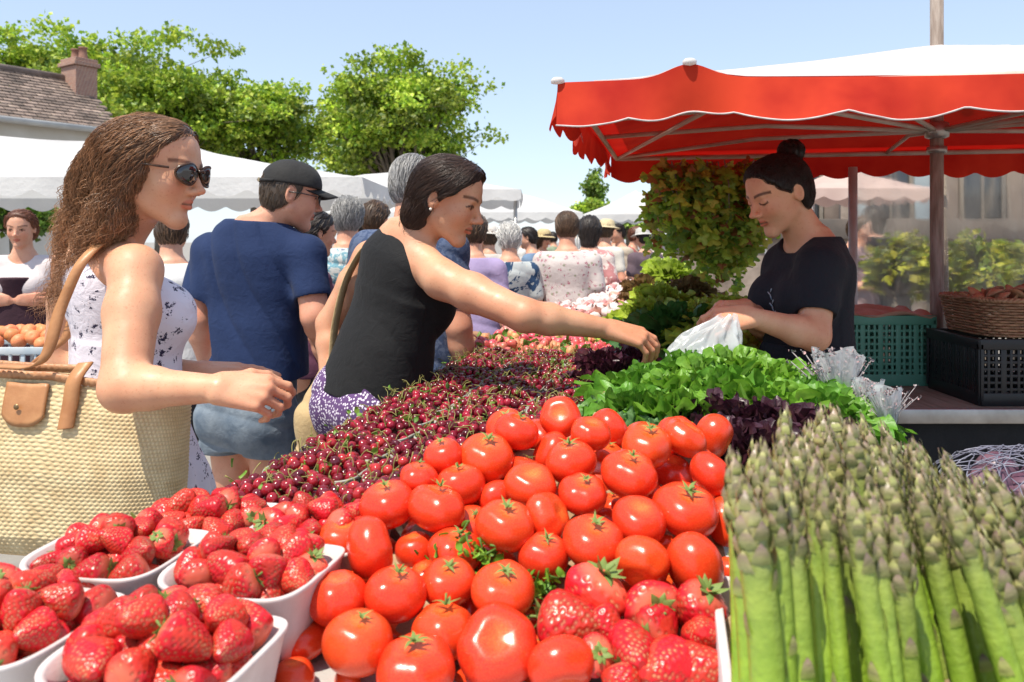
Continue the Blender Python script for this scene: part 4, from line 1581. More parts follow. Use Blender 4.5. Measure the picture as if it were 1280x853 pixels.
# ---------------------------------------------------------------- materials
mT, ntT, bT = new_mat('tomato_skin')
co = coords(ntT)
oi = ntT.nodes.new('ShaderNodeObjectInfo')
sh_ = ntT.nodes.new('ShaderNodeVectorMath'); sh_.operation = 'ADD'
ntT.links.new(co, sh_.inputs[0]); ntT.links.new(oi.outputs['Location'], sh_.inputs[1])
n1 = noise(ntT, sh_.outputs[0], 22, 3)
c1 = ramp(ntT, n1, [(.30, (.68, .036, .010)), (.58, (.76, .060, .014)), (.85, (.80, .10, .018))])
a_ = nd(ntT, 'ShaderNodeAttribute', attribute_name='Col')
c1 = mixc(ntT, 1, c1, a_.outputs['Color'], 'MULTIPLY')
hs = nd(ntT, 'ShaderNodeHueSaturation')
mr = nd(ntT, 'ShaderNodeMapRange'); mr.inputs[3].default_value = .497; mr.inputs[4].default_value = .503
ntT.links.new(oi.outputs['Random'], mr.inputs[0]); ntT.links.new(mr.outputs[0], hs.inputs['Hue']); ntT.links.new(c1, hs.inputs['Color'])
sp = noise(ntT, sh_.outputs[0], 420, 2)
k_ = ramp(ntT, sp, [(.70, (0, 0, 0)), (.76, (1, 1, 1))])
c2 = mixc(ntT, mixc(ntT, .25, (0, 0, 0), k_), hs.outputs[0], (.85, .50, .18))
# scarring near the stalk of a few fruit
ntT.links.new(c2, bT.inputs['Base Color'])
ntT.links.new(ramp(ntT, noise(ntT, sh_.outputs[0], 28, 4), [(.35, .16), (.7, .34)]), bT.inputs['Roughness'])
bT.inputs['Specular IOR Level'].default_value = .5
bT.inputs['Subsurface Weight'].default_value = .12
bT.inputs['Subsurface Radius'].default_value = (.01, .002, .001)
bump(ntT, bT, noise(ntT, sh_.outputs[0], 45, 2), .05, .006)

m_calyx = mat('calyx_green', (.16, .26, .05), (.24, .30, .08), 60, .6, trans=.2)
m_leafg = mat('leaf_green', (.07, .19, .025), (.13, .28, .04), 30, .5, attr=True, trans=.3)

mB, ntB, bB = new_mat('strawberry_skin')
a_ = nd(ntB, 'ShaderNodeAttribute', attribute_name='Col')
oi = ntB.nodes.new('ShaderNodeObjectInfo')
hs = nd(ntB, 'ShaderNodeHueSaturation')
mr = nd(ntB, 'ShaderNodeMapRange'); mr.inputs[3].default_value = .72; mr.inputs[4].default_value = 1.15
ntB.links.new(oi.outputs['Random'], mr.inputs[0]); ntB.links.new(mr.outputs[0], hs.inputs['Value'])
ntB.links.new(a_.outputs['Color'], hs.inputs['Color'])
ntB.links.new(hs.outputs[0], bB.inputs['Base Color'])
bB.inputs['Roughness'].default_value = .30
bB.inputs['Specular IOR Level'].default_value = .38
bB.inputs['Subsurface Weight'].default_value = .12
bB.inputs['Subsurface Radius'].default_value = (.006, .0015, .001)


# ---------------------------------------------------------------- tomato
def tomato_mesh(seed, ribs, ribamp, flat):
    R = np.random.RandomState(seed)
    m, n = 40, 56
    t = np.linspace(0, math.pi, m)
    r = np.sin(t) ** .92
    z = np.cos(t) * flat
    top = np.exp(-(t / .42) ** 2)
    z = z - .20 * top
    bot = np.exp(-((math.pi - t) / .35) ** 2)
    z = z + .05 * bot
    ph = R.uniform(0, 6)

    def f(th, tt):
        rib = np.cos(ribs * th + ph + .6 * np.sin(2 * th + ph)) * np.exp(-((tt * math.pi - .6) / .9) ** 2)
        return 1 + ribamp * rib + .03 * np.sin(2 * th + ph * 2) + .02 * np.sin(3 * th + ph)
    G = revolve(np.column_stack([r, z]), n, f)
    G = G + .02 * sines(G, 2.5, seed)[..., None] * unit(vec(.3, .5, 1))
    C = np.ones((m, n, 3))
    yel = np.exp(-(t / .36) ** 2)[:, None, None]
    C = C * (1 - yel) + np.array([1.05, 2.6, 2.2]) * yel * (.7 + .6 * (sines(G, 6, seed + 5)[..., None] > 0)) ** .5
    b = MB(); b.grid(G, closed_v=True, col=C, flip=False)
    return b.mesh('tomato')


def calyx_mesh(seed, stem=.30):
    R = np.random.RandomState(seed)
    b = MB()
    k = 5 + seed % 2
    for i in range(k):
        a = 2 * math.pi * i / k + R.uniform(-.25, .25)
        L = R.uniform(.34, .52)
        d, s = vec(math.cos(a), math.sin(a), 0), vec(-math.sin(a), math.cos(a), 0)
        up = R.uniform(.0, .22)
        rows = []
        for u in np.linspace(0, 1, 7):
            c = d * L * u + vec(0, 0, .80 + .10 * math.sin(u * 2.6) + up * u * u - .06 * u) + s * .05 * math.sin(3 * u + i)
            wd = .065 * (1 - u) ** .8 * (1 + .6 * math.sin(u * 3))
            rows.append([c - s * wd, c + vec(0, 0, .012), c + s * wd])
        b.grid(np.array(rows))
    dx, dy = R.uniform(-.12, .12, 2)
    b.tube([(0, 0, .78), (dx * .4, dy * .4, .78 + stem * .6), (dx, dy, .78 + stem)], [.045, .035, .045], 7)
    return b.mesh('calyx')


TM = [tomato_mesh(1, 5, .035, .80), tomato_mesh(2, 6, .05, .78), tomato_mesh(3, 4, .025, .86), tomato_mesh(4, 5, .045, .74)]
CM = [calyx_mesh(i, (.30, .16, .22, .1)[i]) for i in range(4)]
for me in TM: me.materials.append(mT)
for me in CM: me.materials.append(m_calyx)

# crop coordinates (340 + x/2.207, 500 + y/2.207) read off the photograph: x, y, radius, layer (0 front, 1 behind)
TOM = [(790, 65, 52, 0), (882, 97, 52, 0), (680, 112, 57, 0), (1035, 137, 65, 0), (1138, 120, 57, 0), (480, 165, 50, 0), (587, 170, 70, 0), (765, 140, 52, .4), (825, 182, 65, 0), (930, 165, 47, 1), (985, 215, 72, 0), (1110, 215, 58, 1), (1215, 210, 60, 0), (405, 222, 52, .3), (525, 247, 62, .2), (333, 292, 70, 0), (453, 318, 74, 0), (700, 190, 45, 1), (719, 245, 62, .2), (848, 270, 65, 0), (620, 275, 50, 1), (650, 355, 70, 0), (763, 327, 63, .3), (1018, 340, 66, .2), (1137, 318, 80, 0), (1232, 345, 60, 1), (545, 365, 60, 1), (212, 390, 60, 1), (270, 420, 82, 0), (390, 425, 55, 1), (500, 420, 68, .5), (625, 455, 60, 1), (752, 445, 62, .6), (882, 400, 80, 0), (1017, 452, 70, 0), (1163, 455, 76, 0), (340, 540, 78, 0), (180, 560, 78, 0), (487, 512, 70, 0), (638, 530, 80, 0), (470, 645, 82, .2), (237, 675, 88, 0), (90, 672, 62, .6), (405, 735, 98, 0), (625, 692, 100, 0), (790, 730, 82, 0), (945, 300, 45, 1), (1095, 405, 34, 1), (1258, 470, 40, 1), (370, 625, 52, 1), (60, 765, 52, .8), (215, 775, 50, 1), (545, 778, 50, 1), (560, 600, 55, 1.3), (700, 610, 50, 1.3), (1180, 170, 40, 1), (1060, 280, 40, 1.2), (905, 490, 40, 1.4), (770, 560, 45, 1.3), (420, 500, 45, 1.2), (300, 620, 45, 1.3), (130, 640, 45, 1.2)]
STB = [(885, 535, 75), (815, 600, 74), (1040, 548, 66), (1178, 570, 64), (1190, 642, 56), (1003, 692, 72), (1090, 735, 78), (1175, 735, 70), (890, 705, 48), (975, 775, 50), (1063, 605, 58), (920, 625, 50)]


def on_heap(cx, cy, lay):
    px, py = 340 + cx / 2.207, 500 + cy / 2.207
    Y = .8542 / (.452 + (py - 300) / 1000) + .045 * lay
    return px, py, Y


# fruit of the layer beneath, in whatever gaps are left
N_OWN = len(TOM)
rs = np.random.RandomState(4)
for cy in np.arange(100, 800, 68):
    for cx in np.arange(330 - .40 * cy if cy < 500 else 60, 1245, 92):
        c_, y_ = cx + rs.normal(0, 10), cy + rs.normal(0, 10)
        if c_ < 500 - .62 * cy and cy < 600 or (cy < 180 and not 560 < c_ < 1220) or (cy < 260 and c_ < 440) or (c_ > 770 and cy > 560):
            continue
        if min(math.hypot(c_ - q[0], (y_ - q[1]) * 1.0) for q in TOM if q[3] >= .9) < 58:
            continue
        TOM.append((c_, y_, 56 + .03 * cy, 1.25))
pts = []
for cx, cy, r, lay in TOM:
    px, py, Y = on_heap(cx, cy, lay)
    pts.append([*P(px, py, Y), r / 2207 * Y * (1.10 if lay < .9 else 1.04)])
pts = np.array(pts)
front = [i for i in range(len(TOM)) if TOM[i][3] < .9]
# push overlapping fruit apart along the line of sight, then a little sideways
for it in range(40):
    for i in range(len(pts)):
        for j in range(i):
            d = pts[i, :3] - pts[j, :3]
            L = np.linalg.norm(d)
            ov = (pts[i, 3] + pts[j, 3]) * .92 - L
            if ov > 0:
                di = np.linalg.norm(pts[i, :3] - vec(0, 0, CAMZ)); dj = np.linalg.norm(pts[j, :3] - vec(0, 0, CAMZ))
                k = i if di > dj else j
                ray = unit(pts[k, :3] - vec(0, 0, CAMZ))
                pts[k, :3] += ray * min(ov * .35, .004)
                s_ = d / L * ov * .10
                pts[i, :3] += s_; pts[j, :3] -= s_
# name each tomato by the row it lies in
order = sorted(range(N_OWN), key=lambda i: TOM[i][1])
rows_, cur = [], []
for i in order:
    if cur and TOM[i][1] - TOM[cur[0]][1] > 85:
        rows_.append(cur); cur = []
    cur.append(i)
rows_.append(cur)
ORD = ['leftmost', 'second from left', 'third from left', 'fourth from left', 'fifth from left', 'sixth from left', 'seventh from left', 'eighth from left', 'ninth from left', 'tenth from left', 'eleventh from left', 'twelfth from left']
RN = ['in the back row against the lettuces', 'in the second row from the back', 'in the third row from the back', 'in the fourth row from the back', 'in the middle row', 'in the row just below the middle', 'in the third row from the front', 'in the second row from the front', 'in the front row', 'at the very front edge']
tlab = {}
for rI, row in enumerate(rows_):
    row = sorted(row, key=lambda i: TOM[i][0])
    nm = RN[rI] if rI < 4 else RN[max(4, len(RN) - (len(rows_) - rI))]
    for cI, i in enumerate(row):
        big = 'large' if TOM[i][2] > 77 else ('small' if TOM[i][2] < 52 else 'round')
        half_ = ' half-hidden' if TOM[i][3] >= .9 else ''
        w = ORD[cI] if cI < len(row) - 1 else 'rightmost'
        tlab[i] = f'{big}{half_} tomato, {w} {nm}'
UND = ['at the back of the heap', 'behind the middle of the heap', 'at the middle of the heap', 'before the middle of the heap', 'at the front of the heap']
for i in range(N_OWN, len(TOM)):
    tlab[i] = f'tomato peeping out of the lower layer, {["left", "centre", "right"][min(2, int((TOM[i][0] - 60) / 400))]}, {UND[min(4, int(TOM[i][1] / 160))]}'
for i, (cx, cy, r, lay) in enumerate(TOM):
    k = (3 if r > 99 else i % 3)
    o = put('tomato', TM[k], None, None, pts[i, :3])
    tilt = rnd.uniform(.05, .55) if rnd.random() < .62 else rnd.uniform(.9, 2.2)
    az = rnd.uniform(-2.4, .6)
    if cx in (587, 985, 848, 1137, 882, 1035, 487, 638, 650):
        tilt, az = .35, -1.2
    if r > 99:
        tilt, az = .75, -1.5
    ax = vec(-math.sin(az), math.cos(az), 0)
    q = Matrix.Rotation(tilt, 3, Vector(ax)) @ Matrix.Rotation(rnd.uniform(0, 6.28), 3, 'Z')
    o.rotation_euler = q.to_euler()
    rr = pts[i, 3]
    o.scale = (rr * rnd.uniform(.95, 1.06), rr * rnd.uniform(.95, 1.06), rr * rnd.uniform(.90, 1.08))
    tag(o, tlab[i], 'tomato', 'tomatoes in the heap' if i < N_OWN else tlab[i].replace('tomato peeping', 'tomatoes peeping'))
    if tilt < .9 and r < 99 and (rnd.random() < .55 or cx in (587, 985, 848, 1137)):
        q_ = put('calyx', CM[(i * 7) % 4], None, o)
        s_ = rnd.uniform(.62, .95)
        q_.scale = (s_, s_, 1)
        q_.location = (0, 0, -.02)


# ---------------------------------------------------------------- strawberry
def berry_mesh(seed, taper, m=72, n=96):
    R = np.random.RandomState(seed)
    t = np.linspace(0, 1, m)
    z = .62 - 1.42 * t
    r = (1 - (1 - np.clip(t / .30, 0, 1)) ** 2.2) ** .5 * (1 - np.clip((t - .22) / .80, 0, 1) ** taper) ** .62 * .62
    ph = R.uniform(0, 6)
    G = revolve(np.column_stack([r, z]), n, lambda th, tt: 1 + .07 * np.sin(2 * th + ph) + .05 * np.sin(3 * th + 2 * ph + 3 * tt))
    pos = G.reshape(-1, 3)
    # seeds on a spiral
    k = 190
    ti = (np.arange(k) + .5) / k
    ti = .06 + .90 * ti ** .9
    th = np.arange(k) * 2.39996 + R.normal(0, .09, k)
    ti = np.clip(ti + R.normal(0, .006, k), .02, .99)
    ri = np.interp(ti, t, r); zi = np.interp(ti, t, z)
    S = np.stack([ri * np.cos(th), ri * np.sin(th), zi], 1)
    d = np.full(len(pos), 9.0)
    d = np.sqrt(((pos[:, None, :] - S[None]) ** 2).sum(2)).min(1)
    Nn = pos * np.array([1, 1, .5]); Nn = Nn / (np.linalg.norm(Nn, axis=1)[:, None] + 1e-9)
    h = .052 * np.clip(d / .085, 0, 1) ** 1.1 + .034 * np.exp(-(d / .026) ** 2)
    pos = pos + Nn * h[:, None] + (.05 * sines(pos, 3, seed))[:, None] * Nn
    C = np.tile(np.array([.52, .011, .018]), (len(pos), 1))
    C[:, 1] += .02 * (sines(pos, 4, seed + 2) > .2)
    pale = np.clip((pos[:, 2] - .42) / .16, 0, 1)[:, None]
    C = C * (1 - .45 * pale) + np.array([.62, .22, .12]) * .45 * pale
    C *= np.where(d > .06, 1.15, .8)[:, None]
    sd_ = np.exp(-(d / .029) ** 2)[:, None] * .85
    C = C * (1 - sd_) + np.array([.66, .34, .16]) * sd_
    b = MB(); b.grid(pos.reshape(m, n, 3), closed_v=True, col=C.reshape(m, n, 3))
    b.add(pos[:n], [np.arange(n)[None]], (.55, .30, .14)); b.add(pos[-n:], [np.arange(n)[None, ::-1]], (.45, .02, .02))
    return b.mesh('strawberry')


def hull_mesh(seed):
    R = np.random.RandomState(seed)
    b = MB()
    for i in range(9):
        a = 2 * math.pi * i / 9 + R.uniform(-.2, .2)
        d, s = vec(math.cos(a), math.sin(a), 0), vec(-math.sin(a), math.cos(a), 0)
        L = R.uniform(.28, .46)
        rows = []
        up = R.uniform(-.15, .30)
        for u in np.linspace(0, 1, 6):
            c = d * L * u + vec(0, 0, .60 + .08 * math.sin(2 * u) + up * u * u)
            wd = .11 * math.sin(math.pi * (.12 + .88 * u) ** .8) + .004
            rows.append([c - s * wd, c + vec(0, 0, .03), c + s * wd])
        b.grid(np.array(rows))
    b.tube([(0, 0, .6), (.03, 0, .75), (.09, .03, .92)], [.04, .03, .035], 6)
    return b.mesh('hull')


BM = [berry_mesh(11, 1.5), berry_mesh(12, 1.9), berry_mesh(13, 1.25)]
HM = [hull_mesh(i) for i in range(3)]
for me in BM: me.materials.append(mB)
for me in HM: me.materials.append(m_calyx)


def berry(p, L, label, group, up=None, k=None, hull=True):
    k = rnd.randrange(3) if k is None else k
    o = put('strawberry', BM[k], None, None, p)
    if up is None:
        up = unit(vec(rnd.gauss(0, 1), rnd.gauss(0, 1), rnd.gauss(0, .55)))
    q = Vector(up).to_track_quat('Z', 'Y').to_matrix() @ Matrix.Rotation(rnd.uniform(0, 6.28), 3, 'Z')
    o.rotation_euler = q.to_euler()
    s = L / 1.42
    o.scale = (s * rnd.uniform(.95, 1.12), s * rnd.uniform(.95, 1.12), s)
    tag(o, label, 'strawberry', group)
    if hull:
        put('hull', HM[k], None, o)
    return o


for i, (cx, cy, r) in enumerate(STB):
    px, py, Y = on_heap(cx, cy, .0)
    berry(P(px, py, Y) + vec(0, 0, -.004), r / 2207 * Y * 2.35, 'big strawberry lying at the right front corner of the tomato heap', 'strawberries beside the tomatoes', k=i % 3)


# ---------------------------------------------------------------- punnets
def punnet_mesh(sx, sy, h, flare=.14, n=4.5):
    b = MB()
    th = np.linspace(0, 2 * math.pi, 72, endpoint=False)

    def ring(f, z, ins=0.0):
        c, s_ = np.cos(th), np.sin(th)
        return np.stack([(sx / 2 * f - ins) * np.sign(c) * np.abs(c) ** (2 / n), (sy / 2 * f - ins) * np.sign(s_) * np.abs(s_) ** (2 / n), np.full(72, z) + .003 * np.cos(2 * th) * (z / h)], -1)
    f0 = 1 - flare
    G = [ring(f0 * .9, 0), ring(f0, .004), ring(f0 + flare * .5, h * .5), ring(1, h - .006), ring(1.025, h - .003), ring(1.03, h), ring(1.02, h + .002), ring(1, h, .004), ring(f0 + flare * .5, h * .5, .004), ring(f0, .008, .004), ring(f0 * .5, .008)]
    b.grid(np.array(G), closed_v=True, flip=True)
    b.add(G[0], [np.arange(72)[None, ::-1]])
    b.add(G[-1] + vec(0, 0, 0), [np.arange(72)[None]])
    return b.mesh('punnet')


m_pun = mat('moulded_card', (.66, .60, .58), (.56, .49, .47), 20, .75, bmp=.35, bscale=260, bdist=.001)
m_pun2 = mat('grey_card', (.40, .38, .32), (.30, .29, .24), 20, .6, bmp=.35, bscale=260, bdist=.001)
PM1, PM2 = punnet_mesh(.185, .165, .085), punnet_mesh(.180, .140, .080)
PM1.materials.append(m_pun); PM2.materials.append(m_pun2)


def dome(nmax, sx, sy, h, r, rs, layers=2, n=4.0, tries=2500):
    """resting spots of fruit heaped in a punnet: top layer of a dome, spaced 2r*.85"""
    out = []
    for l in range(layers):
        for _ in range(tries):
            x, y = rs.uniform(-1, 1, 2)
            e = (abs(x) ** n + abs(y) ** n) ** (1 / n)
            if e > 1:
                continue
            sh_l = 1 - .16 * l
            q = vec(x * (sx / 2 - r * .9) * sh_l, y * (sy / 2 - r * .9) * sh_l, h * (1 - .85 * (x * x + y * y) / 1.4) + rs.uniform(-.3, .3) * r - l * r * 1.15)
            if all(np.linalg.norm(q - o) > 1.62 * r for o in out):
                out.append(q)
            if len(out) >= nmax:
                return out
    return out


SB = [('white card punnet of strawberries at the near left corner', .078, -.870, 'nearest left punnet'), ('white card punnet of strawberries in the front beside the tomatoes', .287, -.890, 'front punnet beside the tomatoes'),
      ('white card punnet of strawberries below the straw bag, second in its column', .085, -.700, 'punnet right below the straw bag'), ('white card punnet of strawberries left of the tomatoes, second in its column', .282, -.712, 'second punnet beside the tomatoes'),
      ('white card punnet of strawberries next to the first cherries in the left column', .115, -.545, 'left punnet next to the cherries'), ('white card punnet of strawberries squeezed between cherries and tomatoes', .292, -.552, 'punnet between cherries and tomatoes')]
for i, (lab, a, b_, short) in enumerate(SB):
    lift = .0 if i < 2 else (.012 if i < 4 else 0)
    c = UV(a, b_, TZ + .006)
    s = 1.06 if i < 2 else 1.0
    if lift:
        bl = MB(); bl.box((0, 0, 0), (.17, .15, lift - .001), bev=.002)
        tag(bl.build('wooden_block', m_wood, None, c + vec(0, 0, lift / 2), rot=(0, 0, YAW)), 'flat wooden block under the ' + short, 'block', 'blocks raising the strawberry punnets')
    o = put('punnet', PM1, None, None, c + vec(0, 0, lift), (0, 0, YAW + rnd.uniform(-.06, .06)))
    o.scale = (s, s, 1)
    tag(o, lab, 'punnet', 'strawberry punnets')
    rs = np.random.RandomState(100 + i)
    r = .0195 if i < 2 else .0180
    for q in dome(46 if i < 4 else 36, .178 * s, .158 * s, .048 if i < 2 else .036, r, rs, 2):
        w_ = c + vec(0, 0, lift + .073) + RZ @ q
        berry(w_, r * 2 * rs.uniform(1.0, 1.35), f'ripe red strawberry heaped in the {short}', f'strawberries in the {short}', hull=rs.rand() < .5)

# ---------------------------------------------------------------- cherries
mC, ntC, bC = new_mat('cherry_skin')
oi = ntC.nodes.new('ShaderNodeObjectInfo')
a_ = nd(ntC, 'ShaderNodeAttribute', attribute_name='Col')
cc = ramp(ntC, oi.outputs['Random'], [(0, (.08, .005, .012)), (.45, (.18, .008, .016)), (.8, (.32, .012, .02)), (1, (.46, .03, .025))])
cc = mixc(ntC, 1, cc, a_.outputs['Color'], 'MULTIPLY')
ntC.links.new(cc, bC.inputs['Base Color'])
bC.inputs['Roughness'].default_value = .14
bC.inputs['Coat Weight'].default_value = .3
b = MB()
t = np.linspace(0, math.pi, 13)
z = np.cos(t) * .94 - .30 * np.exp(-(t / .38) ** 2)
b.grid(revolve(np.column_stack([np.sin(t), z]), 18, lambda th, tt: 1 + .03 * np.cos(2 * th)), closed_v=True)
CHM = b.mesh('cherry'); CHM.materials.append(mC)
m_stem = mat('cherry_stem', (.22, .26, .06), (.30, .22, .07), 200, .6)
SMS = []
for i in range(4):
    R = np.random.RandomState(i)
    d = R.uniform(-1, 1, 2)
    b = MB(); b.tube(bez([(0, 0, .62), (d[0] * .2, d[1] * .2, 1.6), (d[0] * 1.2, d[1] * 1.2, 2.4), (d[0] * 2.2, d[1] * 2.2, 2.5 + R.uniform(-.5, .7))], 7), [.09, .07, .07, .08, .13], 5)
    SMS.append(b.mesh('stem')); SMS[-1].materials.append(m_stem)

slots = []
for ri in range(12):
    b_ = -.395 + .143 * ri
    cols_ = [.155, .342] + ([.528] if ri >= 2 else []) + ([.71] if ri >= 7 else [])
    for ci, a in enumerate(cols_):
        slots.append((a, b_, ri, ci))
COLN = ['left column', 'second column', 'third column', 'right column']
ROWN = ['nearest', 'second', 'third', 'fourth', 'fifth', 'sixth', 'seventh', 'eighth', 'ninth', 'tenth', 'eleventh', 'farthest']
stuff_pos, stem_seed = [], []
single = 0
leafbits = MB()
for a, b_, ri, ci in slots:
    c = UV(a, b_, TZ + .006)
    o = put('punnet', PM2, None, None, c, (0, 0, YAW + rnd.uniform(-.07, .07)))
    tag(o, f'grey card punnet heaped with cherries, {ROWN[ri]} in the {COLN[ci]}', 'punnet', 'cherry punnets')
    rs = np.random.RandomState(500 + ri * 10 + ci)
    r = .0112
    near_ = ri < 3 and single < 300
    q_ = dome(64, .194, .154, .028, r, rs, 2, tries=900)
    for q in q_:
        w_ = c + vec(0, 0, .072) + RZ @ q
        if near_ and single < 300 and q[2] > -.012:
            o = put('cherry', CHM, None, None, w_, (rs.uniform(-1.5, 1.5), rs.uniform(-1.5, 1.5), rs.uniform(0, 6)))
            s = r * rs.uniform(.9, 1.1)
            o.scale = (s, s, s)
            tag(o, f'dark red cherry heaped in the {ROWN[ri]} punnet of the {COLN[ci]}', 'cherry', f'cherries in the {ROWN[ri]} punnet of the {COLN[ci]}')
            put('stem', SMS[rs.randint(4)], None, o)
            single += 1
        else:
            stuff_pos.append((w_, r * rs.uniform(.88, 1.08)))
# the remaining cherries, one mass
b = MB()
t = np.linspace(0, math.pi, 7)
base = revolve(np.column_stack([np.sin(t), np.cos(t) * .94 - .2 * np.exp(-(t / .4) ** 2)]), 9)
bst = MB()
for w_, r in stuff_pos:
    rr = Matrix.Rotation(rnd.uniform(0, 6), 3, Vector((rnd.gauss(0, 1), rnd.gauss(0, 1), .3)).normalized())
    Rm = np.array(rr)
    v = rnd.choice([.45, .6, .9, 1.2, 1.7, 2.1])
    b.grid((base * r) @ Rm.T + w_, closed_v=True, col=(v, v * rnd.uniform(.7, 1.1), v))
    if rnd.random() < .55:
        d = unit(vec(rnd.gauss(0, 1), rnd.gauss(0, 1), .9))
        e = w_ + d * r + vec(0, 0, .004)
        bst.tube([e, e + d * .012 + vec(0, 0, .004), e + d * .024 + vec(rnd.gauss(0, .006), rnd.gauss(0, .006), .0)], .0011, 3, cap=False)
mC2, nt2, b2 = new_mat('cherry_mass')
a_ = nd(nt2, 'ShaderNodeAttribute', attribute_name='Col')
nt2.links.new(mixc(nt2, 1, (.165, .008, .017), a_.outputs['Color'], 'MULTIPLY'), b2.inputs['Base Color'])
b2.inputs['Roughness'].default_value = .16
tag(b.build('cherries', mC2), 'dark red cherries filling the farther punnets', 'cherries', kind='stuff')
tag(bst.build('cherry_stems', m_stem), 'thin green stalks among the farther cherries', 'stalks', kind='stuff')


# ---------------------------------------------------------------- leaves
def leaf_bits(mb, centre, n, spread, size, rs, lobes=True, tint=(1, 1, 1)):
    for _ in range(n):
        p = centre + rs.normal(size=3) * spread
        d = unit(rs.normal(size=3) + vec(0, 0, .3))
        s_ = unit(np.cross(d, rs.normal(size=3)))
        nn = np.cross(d, s_)
        L = size * rs.uniform(.6, 1.3)
        rows = []
        for u in np.linspace(0, 1, 5):
            wd = L * .34 * math.sin(math.pi * min(1, .08 + u * .92)) + .0003
            rows.append([p + d * L * u - s_ * wd + nn * L * .12, p + d * L * u - nn * L * .15 * u * u, p + d * L * u + s_ * wd + nn * L * .12])
        v = rs.uniform(.6, 1.5)
        mb.grid(np.array(rows), col=np.array(tint) * v * np.array([rs.uniform(.85, 1.35), 1, .9]))


lb = MB()
rs = np.random.RandomState(77)
for a, b_, ri, ci in slots:
    leaf_bits(lb, UV(a, b_, TZ + .098), 16 + (10 if ri > 7 else 0), vec(.06, .05, .005), .015, rs, tint=(1.25, 1.1, 1.0))
tag(lb.build('cherry_leaves', m_leafg), 'small green leaves and stalk ends scattered over the cherries', 'leaves', kind='stuff')
# green truss pieces between the tomatoes
for k, (px, py, lay) in enumerate(((680, 742, .8), (590, 690, .5))):
    Y = on_heap((px - 340) * 2.207, (py - 500) * 2.207, lay)[2]
    c = P(px, py, Y)
    mb = MB()
    rs = np.random.RandomState(40 + k)
    mb.tube([c + vec(-.02, 0, -.006), c + vec(0, .004, 0), c + vec(.022, .006, -.004)], [.003, .0036, .003], 6)
    for i in range(26):
        d = unit(rs.normal(size=3)); q = c + rs.normal(size=3) * vec(.022, .018, .012)
        mb.tube([q, q + d * .012, q + d * .022 + rs.normal(size=3) * .004], [.0016, .0012, .0008], 4)
    leaf_bits(mb, c, 75, vec(.026, .02, .013), .013, rs, tint=(1.4, 1.3, .8))
    oo = mb.build('tomato_truss', m_leafg, None, c, org=c)
    tag(oo, ['tuft of green tomato stalks in the gap below the middle tomatoes', 'small tuft of green tomato stalks left of the larger tuft'][k], 'stalks', kind='stuff')


# ---------------------------------------------------------------- lettuces
def lettuce_mesh(seed, leaves=44, R0_=.12, ruffle=1.0, base=(.30, .42, .16), tip=(.09, .24, .025), smooth=False):
    """rosette of fan-shaped leaves with frilled rims"""
    R = np.random.RandomState(seed)
    b = MB()
    nu_, nv_ = 9, 35
    u, v = np.meshgrid(np.linspace(0.0, 1, nu_), np.linspace(-1, 1, nv_), indexing='ij')
    for i in range(leaves):
        f = (i + .5) / leaves                      # 0 heart .. 1 outside
        az = i * 2.39996 + R.uniform(-.4, .4)
        L = R0_ * (.42 + .34 * f) * R.uniform(.8, 1.2)
        el = math.radians(82 - 62 * f) + R.uniform(-.25, .25)
        d0 = vec(math.cos(az), math.sin(az), 0)
        s_ = unit(vec(-math.sin(az), math.cos(az), R.uniform(-.35, .35)))
        d = d0 * math.cos(el) + vec(0, 0, math.sin(el))
        n = np.cross(d, s_)
        n = n if n @ d0 < 0 else -n               # towards the heart
        ph = R.uniform(0, 6.28, 6)
        A = 1.25
        phi = v * A
        r = L * (.72 + .28 * np.cos(phi)) * (1 + .09 * np.sin(6 * phi + ph[0]) + .06 * np.sin(13 * phi + ph[1]))
        rim = u ** 2.2
        z = L * (.22 * v * v * u - .30 * u ** 2.5 * (.3 + f)) \
            + ruffle * L * .085 * rim * (np.sin(9 * phi + ph[2]) + .9 * np.sin(19 * phi + ph[3] + 2 * u)) + L * .03 * np.sin(14 * u + 8 * phi + ph[4]) * u
        inpl = ruffle * L * .05 * rim * np.sin(15 * phi + ph[5])
        G = (d0 * R0_ * .30 * f + vec(0, 0, .012 + R0_ * .38 * (1 - f ** 1.6)))[None, None] + d * (r * u * np.cos(phi * u ** .3) + inpl)[..., None] + s_ * (r * u * np.sin(phi))[..., None] + n * z[..., None]
        k = np.clip(.15 + .85 * u ** 1.1, 0, 1)[..., None]
        vein = (1 - .22 * np.exp(-(np.sin(5 * phi) / .25) ** 2) * (1 - u))[..., None]
        C = (np.array(base) * (1 - k) + np.array(tip) * k) * R.uniform(.72, 1.28) * (2 - vein) * (1 + .12 * np.sin(21 * u + 13 * phi + ph[1]))[..., None]
        b.grid(G, col=C)
    return b.mesh('lettuce')


def leaf_mat(name, rough=.42, trans=.35, spec=.5):
    m, nt, b = new_mat(name)
    a = nd(nt, 'ShaderNodeAttribute', attribute_name='Col')
    co = coords(nt)
    c = mixc(nt, 1, ramp(nt, noise(nt, co, 60, 4), [(.3, (.75, .8, .7)), (.7, (1.2, 1.15, 1.1))]), a.outputs['Color'], 'MULTIPLY')
    nt.links.new(c, b.inputs['Base Color'])
    b.inputs['Roughness'].default_value = rough
    b.inputs['Specular IOR Level'].default_value = spec
    tr = nt.nodes.new('ShaderNodeBsdfTranslucent'); nt.links.new(c, tr.inputs[0])
    mx = nt.nodes.new('ShaderNodeMixShader'); mx.inputs[0].default_value = trans
    nt.links.new(b.outputs[0], mx.inputs[1]); nt.links.new(tr.outputs[0], mx.inputs[2])
    nt.links.new(mx.outputs[0], nt.nodes['Material Output'].inputs[0])
    bump(nt, b, noise(nt, co, 120, 3), .5, .003)
    return m


